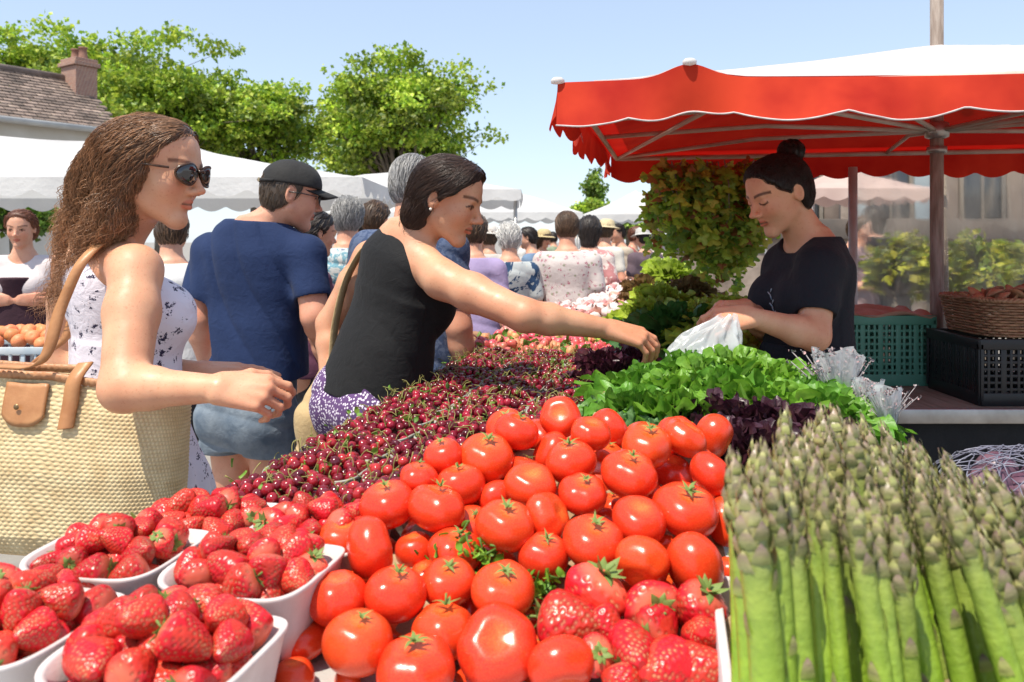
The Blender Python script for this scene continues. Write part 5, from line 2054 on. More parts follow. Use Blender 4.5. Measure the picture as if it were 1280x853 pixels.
m_let = leaf_mat('lettuce_leaf')
m_dark = leaf_mat('red_leaf', .35, .18)
LG = [lettuce_mesh(1, 46, .145, 1.3, (.36, .50, .16), (.10, .27, .02)), lettuce_mesh(2, 50, .14, 1.6, (.42, .55, .18), (.17, .37, .03)), lettuce_mesh(3, 54, .125, 2.0, (.46, .56, .38), (.17, .33, .12))]
LD = [lettuce_mesh(4, 46, .135, 1.6, (.18, .11, .09), (.045, .011, .024)), lettuce_mesh(5, 46, .135, 1.6, (.14, .11, .06), (.07, .014, .035))]
LY = [lettuce_mesh(6, 46, .15, 1.4, (.58, .64, .24), (.36, .48, .05)), lettuce_mesh(7, 34, .16, .5, (.14, .25, .08), (.04, .14, .025)), lettuce_mesh(8, 46, .145, 1.3, (.44, .40, .20), (.22, .12, .05))]
for me in LG + LY: me.materials.append(m_let)
for me in LD: me.materials.append(m_dark)


def let(me, px, py, Y, s, label, group, name='lettuce', cat='lettuce'):
    o = put(name, me, None, None, P(px, py, Y) - vec(0, 0, .092 * s), (rnd.uniform(-.25, .10), rnd.uniform(-.2, .2), rnd.uniform(0, 6.28)))
    o.scale = (s, s, s)
    return tag(o, label, cat, group)


GREEN = [(858, 462, 2.02, 'at the top of the heap below the plastic bag'), (918, 458, 2.0, 'right of the plastic bag on top of the heap'), (805, 480, 1.92, 'left of the plastic bag beside the cherries'), (968, 478, 1.9, 'in front of the vendor apron'), (1010, 498, 1.78, 'at the right end beside the wrapped bunch'), (850, 490, 1.80, 'in the middle of the green heap'), (905, 486, 1.78, 'above the dark red heads in the middle'), (955, 500, 1.70, 'above the dark red heads on the right'), (800, 512, 1.68, 'in front on the left of the heap'), (845, 515, 1.62, 'in front next to the dark red heads'), (1035, 512, 1.68, 'rightmost, next to the asparagus tips'), (880, 470, 1.92, 'second row behind the middle head')]
for i, (px, py, Y, lab) in enumerate(GREEN):
    let(LG[i % 2], px, py, Y, 1.0 + .1 * rnd.random(), 'frilly bright green lettuce ' + lab, 'green lettuces on the heap')
for i, (px, py, Y, lab) in enumerate([(772, 512, 1.72, 'pale curly endive at the left edge of the green heap'), (786, 535, 1.56, 'pale curly endive directly behind the tomatoes'), (822, 542, 1.52, 'curly endive between tomatoes and dark lettuce')]):
    let(LG[2], px, py, Y, .85, lab, 'curly endives', 'endive', 'endive')
for i, (px, py, Y, lab) in enumerate([(885, 520, 1.60, 'under the middle green heads'), (935, 526, 1.56, 'between tomatoes and green heads'), (978, 532, 1.52, 'behind the first asparagus tips'), (905, 552, 1.44, 'just behind the right tomatoes'), (955, 560, 1.40, 'lowest, touching the asparagus'), (1010, 540, 1.52, 'rightmost of the dark red ones')]):
    let(LD[0], px, py, Y, .95, 'dark red lettuce ' + lab, 'dark red lettuces in front')
for i, (px, py, Y, lab) in enumerate([(752, 452, 2.30, 'under the reaching hand'), (786, 448, 2.42, 'between the reaching hand and the plastic bag'), (772, 466, 2.20, 'lowest, next to the green heap')]):
    let(LD[1], px, py, Y, .85, 'purple red lettuce ' + lab, 'purple lettuces by the hand')
for i, (px, py, Y, s, k, lab) in enumerate([(838, 405, 2.75, 1.25, 1, 'dark green spinach bunch behind the reaching hand'), (805, 412, 2.9, 1.0, 1, 'smaller dark green spinach bunch left of the larger one'), (868, 392, 2.9, 1.0, 0, 'yellow green lettuce above the plastic bag'), (830, 372, 3.4, 1.15, 0, 'yellow green lettuce beneath the hanging vine'), (862, 360, 3.5, 1.1, 2, 'red tinged lettuce beneath the hanging vine'), (808, 388, 3.3, 1.1, 0, 'yellow green lettuce next to the garlic heap'), (838, 340, 4.3, 1.4, 0, 'yellow green lettuce at the far end left of the vine'), (806, 358, 4.2, 1.2, 2, 'red tinged lettuce by the far garlic'), (885, 415, 2.62, 1.0, 0, 'yellow green lettuce just behind the plastic bag'), (955, 430, 2.75, 1.0, 0, 'yellow green lettuce behind the vendor hands'), (905, 385, 3.1, 1.1, 0, 'yellow green lettuce below the middle of the vine'), (940, 395, 3.0, 1.0, 2, 'red tinged lettuce below the right of the vine')]):
    let(LY[k], px, py, Y, s, lab, 'lettuces at the back of the stall', 'spinach_bunch' if k == 1 else 'lettuce', 'spinach' if k == 1 else 'lettuce')

# wooden display boxes that carry the heaped heads
def display_box(label, a0, a1, b0, b1, z0, z1, m=None, tilt=0.0):
    rt = empty('display_box', UV((a0 + a1) / 2, (b0 + b1) / 2, z0), label, 'box', 'wooden boxes under the heaps', YAW)
    sx, sy, h = a1 - a0, b1 - b0, z1 - z0
    for y in (-1, 1):
        w_ = MB()
        for i in range(3):
            w_.box((0, y * (sy / 2 - .006), h * (i + .5) / 3), (sx, .010, h / 3 - .008), bev=.001)
        w_.build('side_board', m or m_wood, rt)
    for x in (-1, 1):
        w_ = MB()
        for i in range(3):
            w_.box((x * (sx / 2 - .006), 0, h * (i + .5) / 3), (.010, sy - .024, h / 3 - .008), bev=.001)
        w_.build('end_board', m or m_wood, rt)
    w_ = MB(); w_.box((0, 0, h - .012), (sx - .03, sy - .03, .010))
    w_.build('lid_board', m or m_wood, rt)
    return rt


display_box('wooden box under the green lettuces', .62, .99, .0, .46, TZ + .006, TZ + .145)
display_box('low wooden box under the dark red lettuces', .60, .99, -.27, -.02, TZ + .006, TZ + .11)
display_box('wooden box under the yellow lettuces at the back', .70, .99, .80, 1.66, TZ + .006, TZ + .12)
display_box('wooden box under the far lettuces beside the garlic', .62, .99, 1.74, 2.8, TZ - .034, TZ + .13)
display_box('wooden box under the purple lettuces', .68, .98, .48, .78, TZ + .006, TZ + .08)

# sloping tray that carries the tomatoes
tray = empty('tomato_tray', (.03, 1.14, TZ + .006), 'pale wooden sloping tray under the tomato heap', 'tray')
tb = MB()
n_ = 7
for i in range(n_):
    f0_ = (i + .5) / n_
    tb.bar((-.27 + .53 * f0_, -.20, .004), (-.09 + .36 * f0_, .17, .150), .42 / n_ - .002, .008, .001)
tb.build('slatted_bed', m_wood, tray)
s_ = MB(); s_.box((.09, .19, .075), (.36, .012, .15), bev=.001)
s_.build('back_board', m_wood, tray)

# ---------------------------------------------------------------- asparagus
m_asp = leaf_mat('asparagus_skin', .38, .08)


def spear_mesh(seed, L=.26, r=.0100):
    R = np.random.RandomState(seed)
    b = MB()
    m, n = 26, 12
    u = np.linspace(0, 1, m)
    bx, by = R.normal(0, .005, 2)
    path = np.stack([bx * np.sin(u * math.pi), by * np.sin(u * math.pi), u * L], 1)
    rad = r * np.interp(u, [0, .5, .78, .89, .96, 1], [1.06, 1, .96, .86, .52, .08])
    g0, g1, g2, pu = vec(.46, .56, .13), vec(.27, .44, .032), vec(.29, .38, .07), vec(.34, .25, .19)
    col = np.array([g0 * (1 - t / .35) + g1 * (t / .35) if t < .35 else (g1 * (1 - (t - .35) / .4) + g2 * ((t - .35) / .4) if t < .75 else g2 * (1 - (t - .75) / .25) + pu * ((t - .75) / .25)) for t in u])
    b.tube(path, rad, n, col=col)
    # scales: sparse along the stem, crowded at the tip
    pos = list(np.linspace(.14, .74, 6)) + list(np.linspace(.78, .99, 28))
    for i, t in enumerate(pos):
        a = i * 2.39996 + R.uniform(-.3, .3)
        c = vec(*[np.interp(t, u, path[:, k]) for k in range(3)])
        rr = np.interp(t, u, rad)
        d, s_ = vec(math.cos(a), math.sin(a), 0), vec(-math.sin(a), math.cos(a), 0)
        tip = t > .76
        h = .016 if not tip else .017 * (1 - .3 * (t - .78) / .3)
        wd = rr * (.55 if not tip else .62)
        rows, cl = [], []
        for q in np.linspace(0, 1, 5):
            out = rr * 1.02 + (.0030 * math.sin(q * 2.6) if tip else .0010 * math.sin(q * 3)) + .0006 - (0 if t < .9 else q * rr * .7)
            wq = wd * (1 - q) ** .7 * (1 + .5 * q) + .0002
            cc = c + d * out + vec(0, 0, h * q)
            rows.append([cc - s_ * wq - d * wq * .25, cc, cc + s_ * wq - d * wq * .25])
            base = (vec(.30, .36, .08) if not tip else vec(.34, .36, .13)) * (1 - q) + (vec(.24, .145, .15) if R.rand() < .75 else vec(.42, .40, .16)) * q
            cl.append([base * (.8 + .4 * R.rand())] * 3)
        b.grid(np.array(rows), col=np.array(cl))
    return b.mesh('asparagus_spear')


SPM = [spear_mesh(i, .285 + .01 * (i % 3), .0086 + .0011 * (i % 4)) for i in range(7)]
for me in SPM: me.materials.append(m_asp)
spears = []
# tips read off the photograph, row by row from the front; stems run down and towards the camera
rows_def = [  # (tip y at left, tip y at right, Y of tips, x from, x to, count)
(600, 668, .66, 930, 1345, 14), (586, 640, .715, 920, 1340, 14), (572, 614, .78, 918, 1290, 14), (558, 592, .85, 935, 1235, 13), (546, 572, .93, 990, 1200, 10), (536, 554, 1.01, 1005, 1125, 7)]
ASPN = ['front', 'second', 'third', 'fourth', 'fifth', 'back']
for ri, (y0, y1, Y, x0, x1, n) in enumerate(rows_def):
    for i in range(n):
        f = i / (n - 1)
        px = x0 + (x1 - x0) * f + rnd.gauss(0, 5)
        arch = -26 * math.sin(math.pi * min(1, f * 1.25)) if ri > 1 else -8 * math.sin(math.pi * f)
        py = y0 + (y1 - y0) * f ** 1.3 + arch + rnd.gauss(0, 9)
        if px > 1345:
            continue
        spears.append((ri, i, n, P(px, py, Y + rnd.gauss(0, .012)), f))
for ri, i, n, tip, f in spears:
    me = SPM[rnd.randrange(7)]
    L = .295 * rnd.uniform(.96, 1.04)
    lean = vec(-.03 + .52 * max(0, f - .10) ** 1.1 + min(.07, max(-.05, rnd.gauss(0, .055))), -.10 - .06 * ri / 5 + rnd.gauss(0, .03), -1)
    if f < .16:
        lean[0] = rnd.uniform(-.01, .05)
    d = -unit(lean)
    o = put('asparagus_spear', me, None, None, tip - d * L)
    o.rotation_euler = (Vector(d).to_track_quat('Z', 'Y').to_matrix() @ Matrix.Rotation(rnd.uniform(0, 6.28), 3, 'Z')).to_euler()
    s = L / .295
    o.scale = (s * rnd.uniform(.9, 1.2),) * 2 + (s,)
    wn_ = 'leftmost' if i == 0 else ('rightmost' if i == n - 1 else None)
    third = ['left third', 'middle third', 'right third'][min(2, int(f * 3))]
    lab = f'{wn_} asparagus spear in the {ASPN[ri]} row of the bundle' if wn_ else f'green asparagus spear with purple tip in the {third} of the {ASPN[ri]} row'
    tag(o, lab, 'asparagus', f'asparagus spears, {ASPN[ri]} row, {third}')
# crate the spears stand in
ac = empty('asparagus_crate', (.175, .575, TZ + .006), 'pale wooden crate holding the upright asparagus beside the tomatoes', 'crate', rz=YAW)
for (c, s_) in (((-.006, .215, .036), (.010, .43, .072)), ((.515, .215, .036), (.010, .43, .072)), ((.255, .436, .036), (.53, .010, .072)), ((.255, -.006, .036), (.53, .010, .072))):
    w_ = MB(); w_.box(c, s_, bev=.002)
    w_.build('side_board', m_pun, ac)
w_ = MB(); w_.box((.255, .215, .004), (.51, .42, .008))
w_.build('bottom_board', m_wood, ac)

# ---------------------------------------------------------------- garlic and onions, radish bunches
m_gar = mat('garlic_skin', (.62, .44, .42), (.74, .64, .60), 40, .55, bmp=.2, bscale=120, rand=.18)
b = MB()
t = np.linspace(0, 1, 15)
G = revolve(np.column_stack([np.interp(t, [0, .1, .3, .55, .75, .88, 1], [.02, .55, .98, 1, .62, .25, .12]), np.interp(t, [0, .1, .3, .55, .75, .88, 1], [-.72, -.68, -.4, .1, .55, .85, 1.35])]), 18, lambda th, tt: 1 + .05 * np.cos(8 * th) * np.sin(math.pi * tt))
b.grid(G, closed_v=True, flip=True)
GAR = b.mesh('garlic_bulb'); GAR.materials.append(m_gar)
m_oni = mat('pink_onion_skin', (.52, .16, .15), (.62, .32, .26), 30, .35, rand=.25)
ONI = GAR.copy(); ONI.materials.clear(); ONI.materials.append(m_oni)
rs = np.random.RandomState(5)
gpos = []
for _ in range(9000):
    a, bb = rs.uniform(.0, .95), rs.uniform(1.95, 6.2)
    if bb < 3.0 and a > .60:
        continue
    if rs.rand() > (1.0 if bb < 4 else .6):
        continue
    z = TZ + .02 + .13 * math.exp(-((a - .5) / .42) ** 2)
    q = UV(a, bb, z + rs.uniform(0, .02))
    sp_ = .052 * (1 + max(0, bb - 2.5) * .16)
    if all((q[0] - o[0]) ** 2 + (q[1] - o[1]) ** 2 > sp_ ** 2 for o, _ in gpos):
        gpos.append((q, bb))
    if len(gpos) > 420:
        break
gpos.sort(key=lambda t_: t_[1])
for q, bb in gpos[:290]:
    on = rs.rand() < .25
    o = put('onion' if on else 'garlic_bulb', ONI if on else GAR, None, None, q, (rs.uniform(-1.6, 1.6), rs.uniform(-1.6, 1.6), rs.uniform(0, 6)))
    s = (.026 + .006 * rs.rand()) * (1 + max(0, bb - 2.5) * .12)
    o.scale = (s, s, s)
    tag(o, 'pink skinned onion among the garlic on the far table' if on else 'pinkish white garlic bulb heaped on the far table', 'onion' if on else 'garlic', 'onions in the garlic heap' if on else 'garlic bulbs in the heap')
display_box('flat box under the heap of garlic', .02, .60, 1.80, 3.6, TZ - .034, TZ + .05)
display_box('flat box under the far end of the garlic heap', .02, .96, 3.64, 6.3, TZ - .034, TZ + .05)

m_rad = mat('radish_skin', (.55, .05, .07), (.62, .14, .12), 40, .35, rand=.2)
m_rad2 = mat('peach_skin', (.60, .22, .10), (.62, .36, .14), 40, .5, rand=.2)


def radish_mesh(seed):
    R = np.random.RandomState(seed)
    b, lv = MB(), MB()
    for i in range(17):
        c = vec(R.uniform(-.065, .065), R.uniform(-.06, .05), R.uniform(.0, .035))
        t = np.linspace(0, math.pi, 9)
        Rm = np.array(Matrix.Rotation(R.uniform(0, 6), 3, Vector(R.normal(size=3)).normalized()))
        b.grid((revolve(np.column_stack([np.sin(t) * .016, np.cos(t) * .021]), 12)) @ Rm.T + c, closed_v=True)
        e = c + Rm @ vec(0, 0, -.021)
        b.tube([e, e + Rm @ vec(.002, 0, -.014), e + Rm @ vec(.006, 0, -.026)], [.003, .0012, .0004], 5)
    leaf_bits(lv, vec(0, .04, .02), 12, vec(.045, .02, .010), .032, R)
    return b.mesh('roots'), lv.mesh('leaves')


RAD = [radish_mesh(i) for i in range(3)]
for i, (r_, l_) in enumerate(RAD):
    r_.materials.append(m_rad); l_.materials.append(m_leafg)
PEA = [r_.copy() for r_, _ in RAD]
for me in PEA: me.materials.clear(); me.materials.append(m_rad2)
k = 0
BN = ['nearest row', 'second row', 'third row', 'fourth row']
for ri, bb in enumerate((1.42, 1.56, 1.72, 1.88)):
    for ci, a in enumerate((.07, .21, .35, .49, .62)):
        pe = (ri + ci) % 3 == 2
        rt = empty('radish_bunch', UV(a + rnd.uniform(-.01, .01), bb, TZ + .05), f'{["leftmost", "second", "middle", "fourth", "rightmost"][ci]} {"orange" if pe else "pink red"} radish bunch, {BN[ri]} behind the cherries', 'radishes', 'radish bunches behind the cherries', rnd.uniform(0, 6))
        put('roots', (PEA if pe else [q[0] for q in RAD])[k % 3], None, rt)
        put('leaves', RAD[k % 3][1], None, rt)
        rt.scale = (1.15,) * 3
        k += 1
display_box('flat box under the radish bunches', .0, .66, 1.36, 1.66, TZ + .006, TZ + .045)
# ---------------------------------------------------------------- hanging vine under the canopy
vi = empty('hanging_vine', P(890, 215, 3.42), 'leafy green and russet vine hanging from the canopy behind the lettuces', 'vine')
V0 = np.array(vi.location)
rs = np.random.RandomState(9)
st, lf = MB(), MB()
m_vine = leaf_mat('vine_leaf', .4, .5)


def lobed(mb, p, d, n, L, col):
    """maple-like leaf: centre fan of five lobes"""
    s_ = unit(np.cross(d, n)); n = np.cross(s_, d)
    pts, ang = [], np.linspace(-2.5, 2.5, 21)
    for a in ang:
        r = L * (.42 + .38 * abs(math.cos(2.0 * a)) ** 1.6) * (1 - .10 * abs(a))
        pts.append(p + d * (r * math.cos(a) + L * .25) + s_ * r * math.sin(a) + n * (-.16 * L * abs(math.sin(a * 2)) - .25 * L * (r / L) ** 2))
    V = np.vstack([[p + d * L * .2], pts])
    F = np.array([[0, i + 1, i + 2] for i in range(20)])
    mb.add(V, [F], col)


for k in range(46):
    x0, d0 = rs.uniform(-.22, .24), rs.uniform(-.12, .12)
    L = rs.uniform(.25, .56) * (1 - .5 * abs(x0) / .3)
    pth = [V0 + vec(x0, d0, .04)]
    for j in range(9):
        pth.append(pth[-1] + vec(rs.normal(0, .014), rs.normal(0, .014), -L / 9))
    st.tube(pth, [.003, .0012], 5)
    for q in pth[1:]:
        for _ in range(7):
            d = unit(vec(rs.normal(), rs.normal() - .4, -.7 + rs.normal() * .4))
            n = unit(vec(rs.normal() * .5, -1, .7 + rs.normal() * .3))
            h = (q[2] - V0[2]) / -.56
            pal = [(.36, .54, .07), (.50, .62, .10), (.22, .40, .07), (.62, .60, .12), (.40, .16, .06)]
            w_ = np.array([.34, .24, .24, .10, .09 * (1.6 - 1.2 * h)]); w_ = np.clip(w_, .02, 1); w_ /= w_.sum()
            c = np.array(pal[rs.choice(5, p=w_)]) * rs.uniform(.7, 1.3)
            lobed(lf, q + rs.normal(size=3) * .022, d, n, rs.uniform(.024, .052), c)
st.build('stem', m_oldwood, vi, org=V0)
lf.build('foliage', m_vine, vi, org=V0)

# ---------------------------------------------------------------- plastic bag in the vendor's hands
mP, ntP, bP = new_mat('thin_plastic')
bP.inputs['Base Color'].default_value = (.80, .84, .86, 1)
bP.inputs['Roughness'].default_value = .22
bP.inputs['Specular IOR Level'].default_value = .6
tr = ntP.nodes.new('ShaderNodeBsdfTranslucent'); tr.inputs[0].default_value = (.8, .84, .86, 1)
tp = ntP.nodes.new('ShaderNodeBsdfTransparent')
m1 = ntP.nodes.new('ShaderNodeMixShader'); m1.inputs[0].default_value = .45
m2 = ntP.nodes.new('ShaderNodeMixShader'); m2.inputs[0].default_value = .42
ntP.links.new(bP.outputs[0], m1.inputs[1]); ntP.links.new(tr.outputs[0], m1.inputs[2])
ntP.links.new(m1.outputs[0], m2.inputs[1]); ntP.links.new(tp.outputs[0], m2.inputs[2])
ntP.links.new(m2.outputs[0], ntP.nodes['Material Output'].inputs[0])
top = P(908, 397, 2.10)
bot = P(892, 452, 2.06)
G = []
nn, mm = 40, 110
for i in range(nn):
    v = i / (nn - 1)
    c = top * (1 - v) + bot * v + vec(-.035 * math.sin(v * 2), 0, 0)
    w_ = np.interp(v, [0, .12, .35, .7, 1], [.018, .030, .062, .090, .086])
    dd = np.interp(v, [0, .12, .35, .7, 1], [.012, .016, .030, .045, .040])
    row = []
    for k in range(mm):
        a = 2 * math.pi * k / mm
        cr = 1 + (.16 * (1 - v) + .05) * math.sin(9 * a + 3 * v) + .06 * math.sin(17 * a - 9 * v)
        row.append(c + vec(w_ * cr * math.cos(a), dd * cr * math.sin(a), .012 * math.cos(a) * v + .010 * math.sin(3 * a) * (1 - v)))
    G.append(row)
G = np.array(G)
G = G + (.008 * sines(G, 42, 3) + .004 * np.abs(sines(G, 80, 5)))[..., None] * vec(.5, -.8, .2)
b = MB(); b.grid(G, closed_v=True)
b.add(G[-1], [np.arange(mm)[None]])
pb = b.build('plastic_bag', mP, None, top, org=top)
tag(pb, 'crumpled thin white plastic bag held by the young vendor over the lettuces', 'bag')

# ---------------------------------------------------------------- wrapped bunch and netted sack on the right
wb = empty('wrapped_bunch', P(1046, 512, 1.80), 'pale cellophane wrapped bunch of dried flowers right of the lettuces', 'bunch')
W0 = np.array(wb.location)
rs = np.random.RandomState(21)
st = MB()
m_dry = mat('dried_stems', (.34, .30, .30), (.20, .20, .22), 40, .7, attr=True)
for k in range(70):
    x, y = rs.normal(0, .018), rs.normal(0, .015)
    h = rs.uniform(.09, .17)
    e = vec(x * 2.2 - .015, y * 2, h)
    st.tube([vec(x * .5, y * .5, 0), vec(x, y, h * .5), e], .0016, 4, col=np.array([.9, .9, .9]) * rs.uniform(.6, 1.5))
    leaf_bits(st, e, 4, .006, .010, rs, tint=(1.0, .9, .98))
st.build('stems', m_dry, wb)
G = []
for i in range(24):
    v = i / 23
    r_ = .018 + .045 * v ** .8
    G.append([vec(r_ * (1 + .15 * math.sin(7 * a + 4 * v) + .06 * math.sin(13 * a)) * math.cos(a), r_ * (1 + .15 * math.sin(7 * a + 4 * v)) * math.sin(a), .165 * v + .012 * math.sin(3 * a) * v) for a in np.linspace(0, 2 * math.pi, 48, endpoint=False)])
b = MB(); b.grid(np.array(G), closed_v=True)
b.build('cellophane', mP, wb)
for i, (px, py, Y) in enumerate(((1084, 520, 1.72), (1112, 534, 1.62))):
    c = wb.copy(); COL.objects.link(c); c.location = P(px, py, Y); c.rotation_euler = (0, .12, 2.0 * i + 1)
    c['label'] = ['smaller pale wrapped bunch behind the asparagus tips', 'low pale wrapped bunch touching the asparagus tips'][i]
    c.scale = (.48, .48, .46)
    c['group'] = 'wrapped bunches'
    for ch in list(wb.children):
        q = ch.copy(); COL.objects.link(q); q.parent = c
wb['group'] = 'wrapped bunches'
wb.scale = (.8, .8, .78)

ns = empty('netted_sack', (.872, 1.40, .897), 'dark netted sack of onions at the right edge beside the asparagus', 'sack')
ns.scale = (1.15, 1.15, 1.15)
b = MB()
m_on2 = mat('purple_onion', (.10, .045, .075), (.17, .09, .12), 30, .4)
rs = np.random.RandomState(3)
for k in range(22):
    t = np.linspace(0, math.pi, 9)
    c = vec(rs.uniform(-.09, .12), rs.uniform(-.08, .08), .03 + rs.uniform(0, .045))
    b.grid(revolve(np.column_stack([np.sin(t) * .032, np.cos(t) * .028]), 14) + c, closed_v=True)
b.build('onions', m_on2, ns)
nt_ = MB()
for k in range(26):
    a = rs.uniform(0, 6.28); 
    pts_ = []
    for s_ in np.linspace(-1, 1, 16):
        x = .02 + .15 * math.cos(a) * s_ + .05 * (rs.rand() - .5) * .2
        y = .13 * math.sin(a) * s_
        off = .06 * math.sin(k * 1.7)
        x2, y2 = x - off * math.sin(a), y + off * math.cos(a)
        pts_.append(vec(x2, y2, .012 + .105 * math.sqrt(max(0, 1 - (x2 - .02) ** 2 / .0256 - y2 ** 2 / .02)) + .004 * math.sin(14 * s_ + k)))
    nt_.tube(pts_, .0009, 4)
nt_.build('net', mat('white_net', (.24, .24, .30), (.14, .14, .19), 30, .4), ns)

# contents of the wicker basket
b = MB()
rs = np.random.RandomState(31)
m_fill = mat('brown_mushroom', (.45, .24, .12), (.36, .16, .08), 30, .7, rand=.2)
t = np.linspace(0, 1, 9)
G = revolve(np.column_stack([np.interp(t, [0, .2, .5, .7, .8, 1], [.12, .16, .2, .9, 1, .02]), np.interp(t, [0, .2, .5, .7, .8, 1], [-.9, -.5, .0, .05, .25, .75])]), 14)
b.grid(G, closed_v=True, flip=True)
MUS = b.mesh('mushroom'); MUS.materials.append(m_fill)
for q in dome(46, .44, .30, .045, .024, rs, 1):
    o = put('mushroom', MUS, None, None, np.array([1.69, 2.60, BZ + .208 + .09]) + q, (rs.uniform(-.9, .9), rs.uniform(-.9, .9), rs.uniform(0, 6)))
    s = .028 * rs.uniform(.8, 1.2); o.scale = (s, s, s)
    tag(o, 'brown mushroom heaped in the wicker basket', 'mushroom', 'mushrooms in the wicker basket')
# ================================================================= background: canopies, house, trees, shrubs, crowd
m_wc = mat('pale_canvas', (.78, .77, .76), (.58, .57, .57), 1.1, .8, bmp=.25, bscale=30, bdist=.02, trans=.35, transc=(.75, .74, .72), spec=.2)


def white_canopy(label, c, sx, sy, ze, zp, ridge, drop, yaw=0.0, wl=.30, m=None, legs=True):
    """hipped cloth roof; ridge = half length of the ridge along x"""
    rt = empty('white_canopy', (c[0], c[1], 0), label, 'canopy', 'white market canopies', yaw)
    nx, ny = 57, 29
    G = []
    for x in np.linspace(-sx / 2, sx / 2, nx):
        row = []
        for y in np.linspace(-sy / 2, sy / 2, ny):
            tx = 1 if abs(x) <= ridge else (sx / 2 - abs(x)) / (sx / 2 - ridge + 1e-6)
            t = min(tx, 1 - abs(y) / (sy / 2))
            row.append((x, y, ze + (zp - ze) * t ** 1.08 + (.020 * math.sin(5 * x + 2 * math.sin(2 * y)) * math.sin(4 * y) - .05 * abs(math.sin(1.9 * x))) * t))
        G.append(row)
    b = MB(); b.grid(np.array(G))
    b.build('roof', m or m_wc, rt)
    for (ax, s_, L, cc) in ((0, -1, sx, sy), (0, 1, sx, sy), (1, -1, sy, sx), (1, 1, sy, sx)):
        n = int(L / .03)
        rows = []
        for u in np.linspace(-L / 2, L / 2, n):
            d = drop - .05 * drop / .13 * (1 - abs(math.sin(math.pi * u / wl)))
            rows.append([((u, s_ * (cc / 2 + .02 * v), ze - d * v) if ax == 0 else (s_ * (cc / 2 + .02 * v), u, ze - d * v)) for v in np.linspace(0, 1, 5)])
        b = MB(); b.grid(np.array(rows))
        b.build('valance', m or m_wc, rt)
    if legs:
        for x in (-1, 1):
            for y in (-1, 1):
                b = MB(); b.tube([(x * (sx / 2 - .06), y * (sy / 2 - .06), .01), (x * (sx / 2 - .06), y * (sy / 2 - .06), ze - .01)], .018, 8)
                b.build('leg', m_steel, rt)
    return rt


white_canopy('large white canopy behind the woman in sundress and the man in cap', (-4.55, 7.05), 7.0, 2.9, 1.84, 2.32, 1.35, .14)
white_canopy('white canopy partly behind the dark bob of the reaching woman', (-1.35, 9.9), 2.9, 2.4, 1.95, 2.25, .5, .13)
white_canopy('low white canopy beyond the crowd left of the conical tree', (-.95, 14.2), 4.2, 2.4, 1.85, 2.28, 1.1, .14)
white_canopy('small white peaked canopy beyond the red canopy corner', (2.35, 15.2), 2.2, 2.2, 1.85, 2.34, .0, .14)
m_pk = mat('pink_canvas', (.66, .50, .44), (.58, .42, .37), 2, .8, trans=.35)
white_canopy('pale pinkish canopy seen between the vendor and the slim pole', (4.1, 9.9), 1.5, 1.8, 1.98, 2.3, .0, .14, m=m_pk)

# ---------------------------------------------------------------- house
e_, n_h = unit(vec(.553, .833, 0)), unit(vec(.833, -.553, 0))
E2 = vec(-8.5, 17.0, 0); E1 = E2 - e_ * 9.5
ho_ = empty('house', (E1 + E2) / 2 - n_h * 1.6, 'old house with weathered tile roof and brick chimney behind the white canopy', 'house')
H0 = np.array(ho_.location)
m_tile, ntt, bt = new_mat('weathered_tiles')
a_ = nd(ntt, 'ShaderNodeAttribute', attribute_name='Col')
cr_ = ramp(ntt, noise(ntt, coords(ntt), 2.5, 6, .7), [(.35, (.13, .10, .085)), (.55, (.24, .18, .15)), (.7, (.34, .27, .22))])
ntt.links.new(mixc(ntt, 1, cr_, a_.outputs['Color'], 'MULTIPLY'), bt.inputs['Base Color'])
bt.inputs['Roughness'].default_value = .9
ZE, ZR, W_ = 3.73, 4.95, 3.2
b = MB()
for side in (0, 1):
    for r_ in range(16):
        for c_ in range(44):
            u0, v0 = c_ / 44 * 9.7, r_ / 16
            uu0 = u0 + (.11 if r_ % 2 else 0)
            q = lambda u, v: (E1 + e_ * u - n_h * (W_ / 2) * v if side == 0 else E1 + e_ * u - n_h * (W_ - (W_ / 2) * v)) + vec(0, 0, ZE + (ZR - ZE) * v)
            k = .65 + .7 * rnd.random()
            dz = vec(0, 0, .045); d1 = vec(0, 0, .012)
            p = [q(uu0, v0) + dz, q(uu0 + .205, v0) + dz, q(uu0 + .205, v0 + .075) + d1, q(uu0, v0 + .075) + d1, q(uu0, v0), q(uu0 + .205, v0)]
            f = [[0, 1, 2, 3], [4, 5, 1, 0]]
            b.add(np.array(p), [np.array(f)], (k, k * .97, k * .94))
roof = b.build('roof', m_tile, ho_, org=H0, smooth=False)
b = MB()
b.tube([E1 - n_h * W_ / 2 + vec(0, 0, ZR + .03), E2 - n_h * W_ / 2 + e_ * .2 + vec(0, 0, ZR + .03)], .09, 8)
b.build('ridge', m_tile, roof, org=H0)
m_plas = mat('old_plaster', (.50, .45, .38), (.60, .56, .50), 1.2, .9, bmp=.3, bscale=40)
b = MB()
A, B2 = E1 - n_h * .25, E2 - n_h * .25
A2, B3 = E1 - n_h * (W_ - .25), E2 - n_h * (W_ - .25)
up = vec(0, 0, ZE + .08)
V = [A, B2, B3, A2, A + up, B2 + up, B3 + up, A2 + up, (B2 + B3) / 2 + vec(0, 0, ZR - .05), (A + A2) / 2 + vec(0, 0, ZR - .05)]
b.add(np.array(V), [np.array([[0, 1, 5, 4], [1, 2, 6, 5], [2, 3, 7, 6], [3, 0, 4, 7]]), np.array([[5, 6, 8], [7, 4, 9]])])
b.build('wall', m_plas, ho_, org=H0, smooth=False)
b = MB(); b.tube([E1 + vec(0, 0, ZE - .03), E2 + vec(0, 0, ZE - .03)], .065, 10)
b.build('gutter', mat('pale_zinc', (.55, .53, .50), (.45, .43, .41), 3, .5), ho_, org=H0)
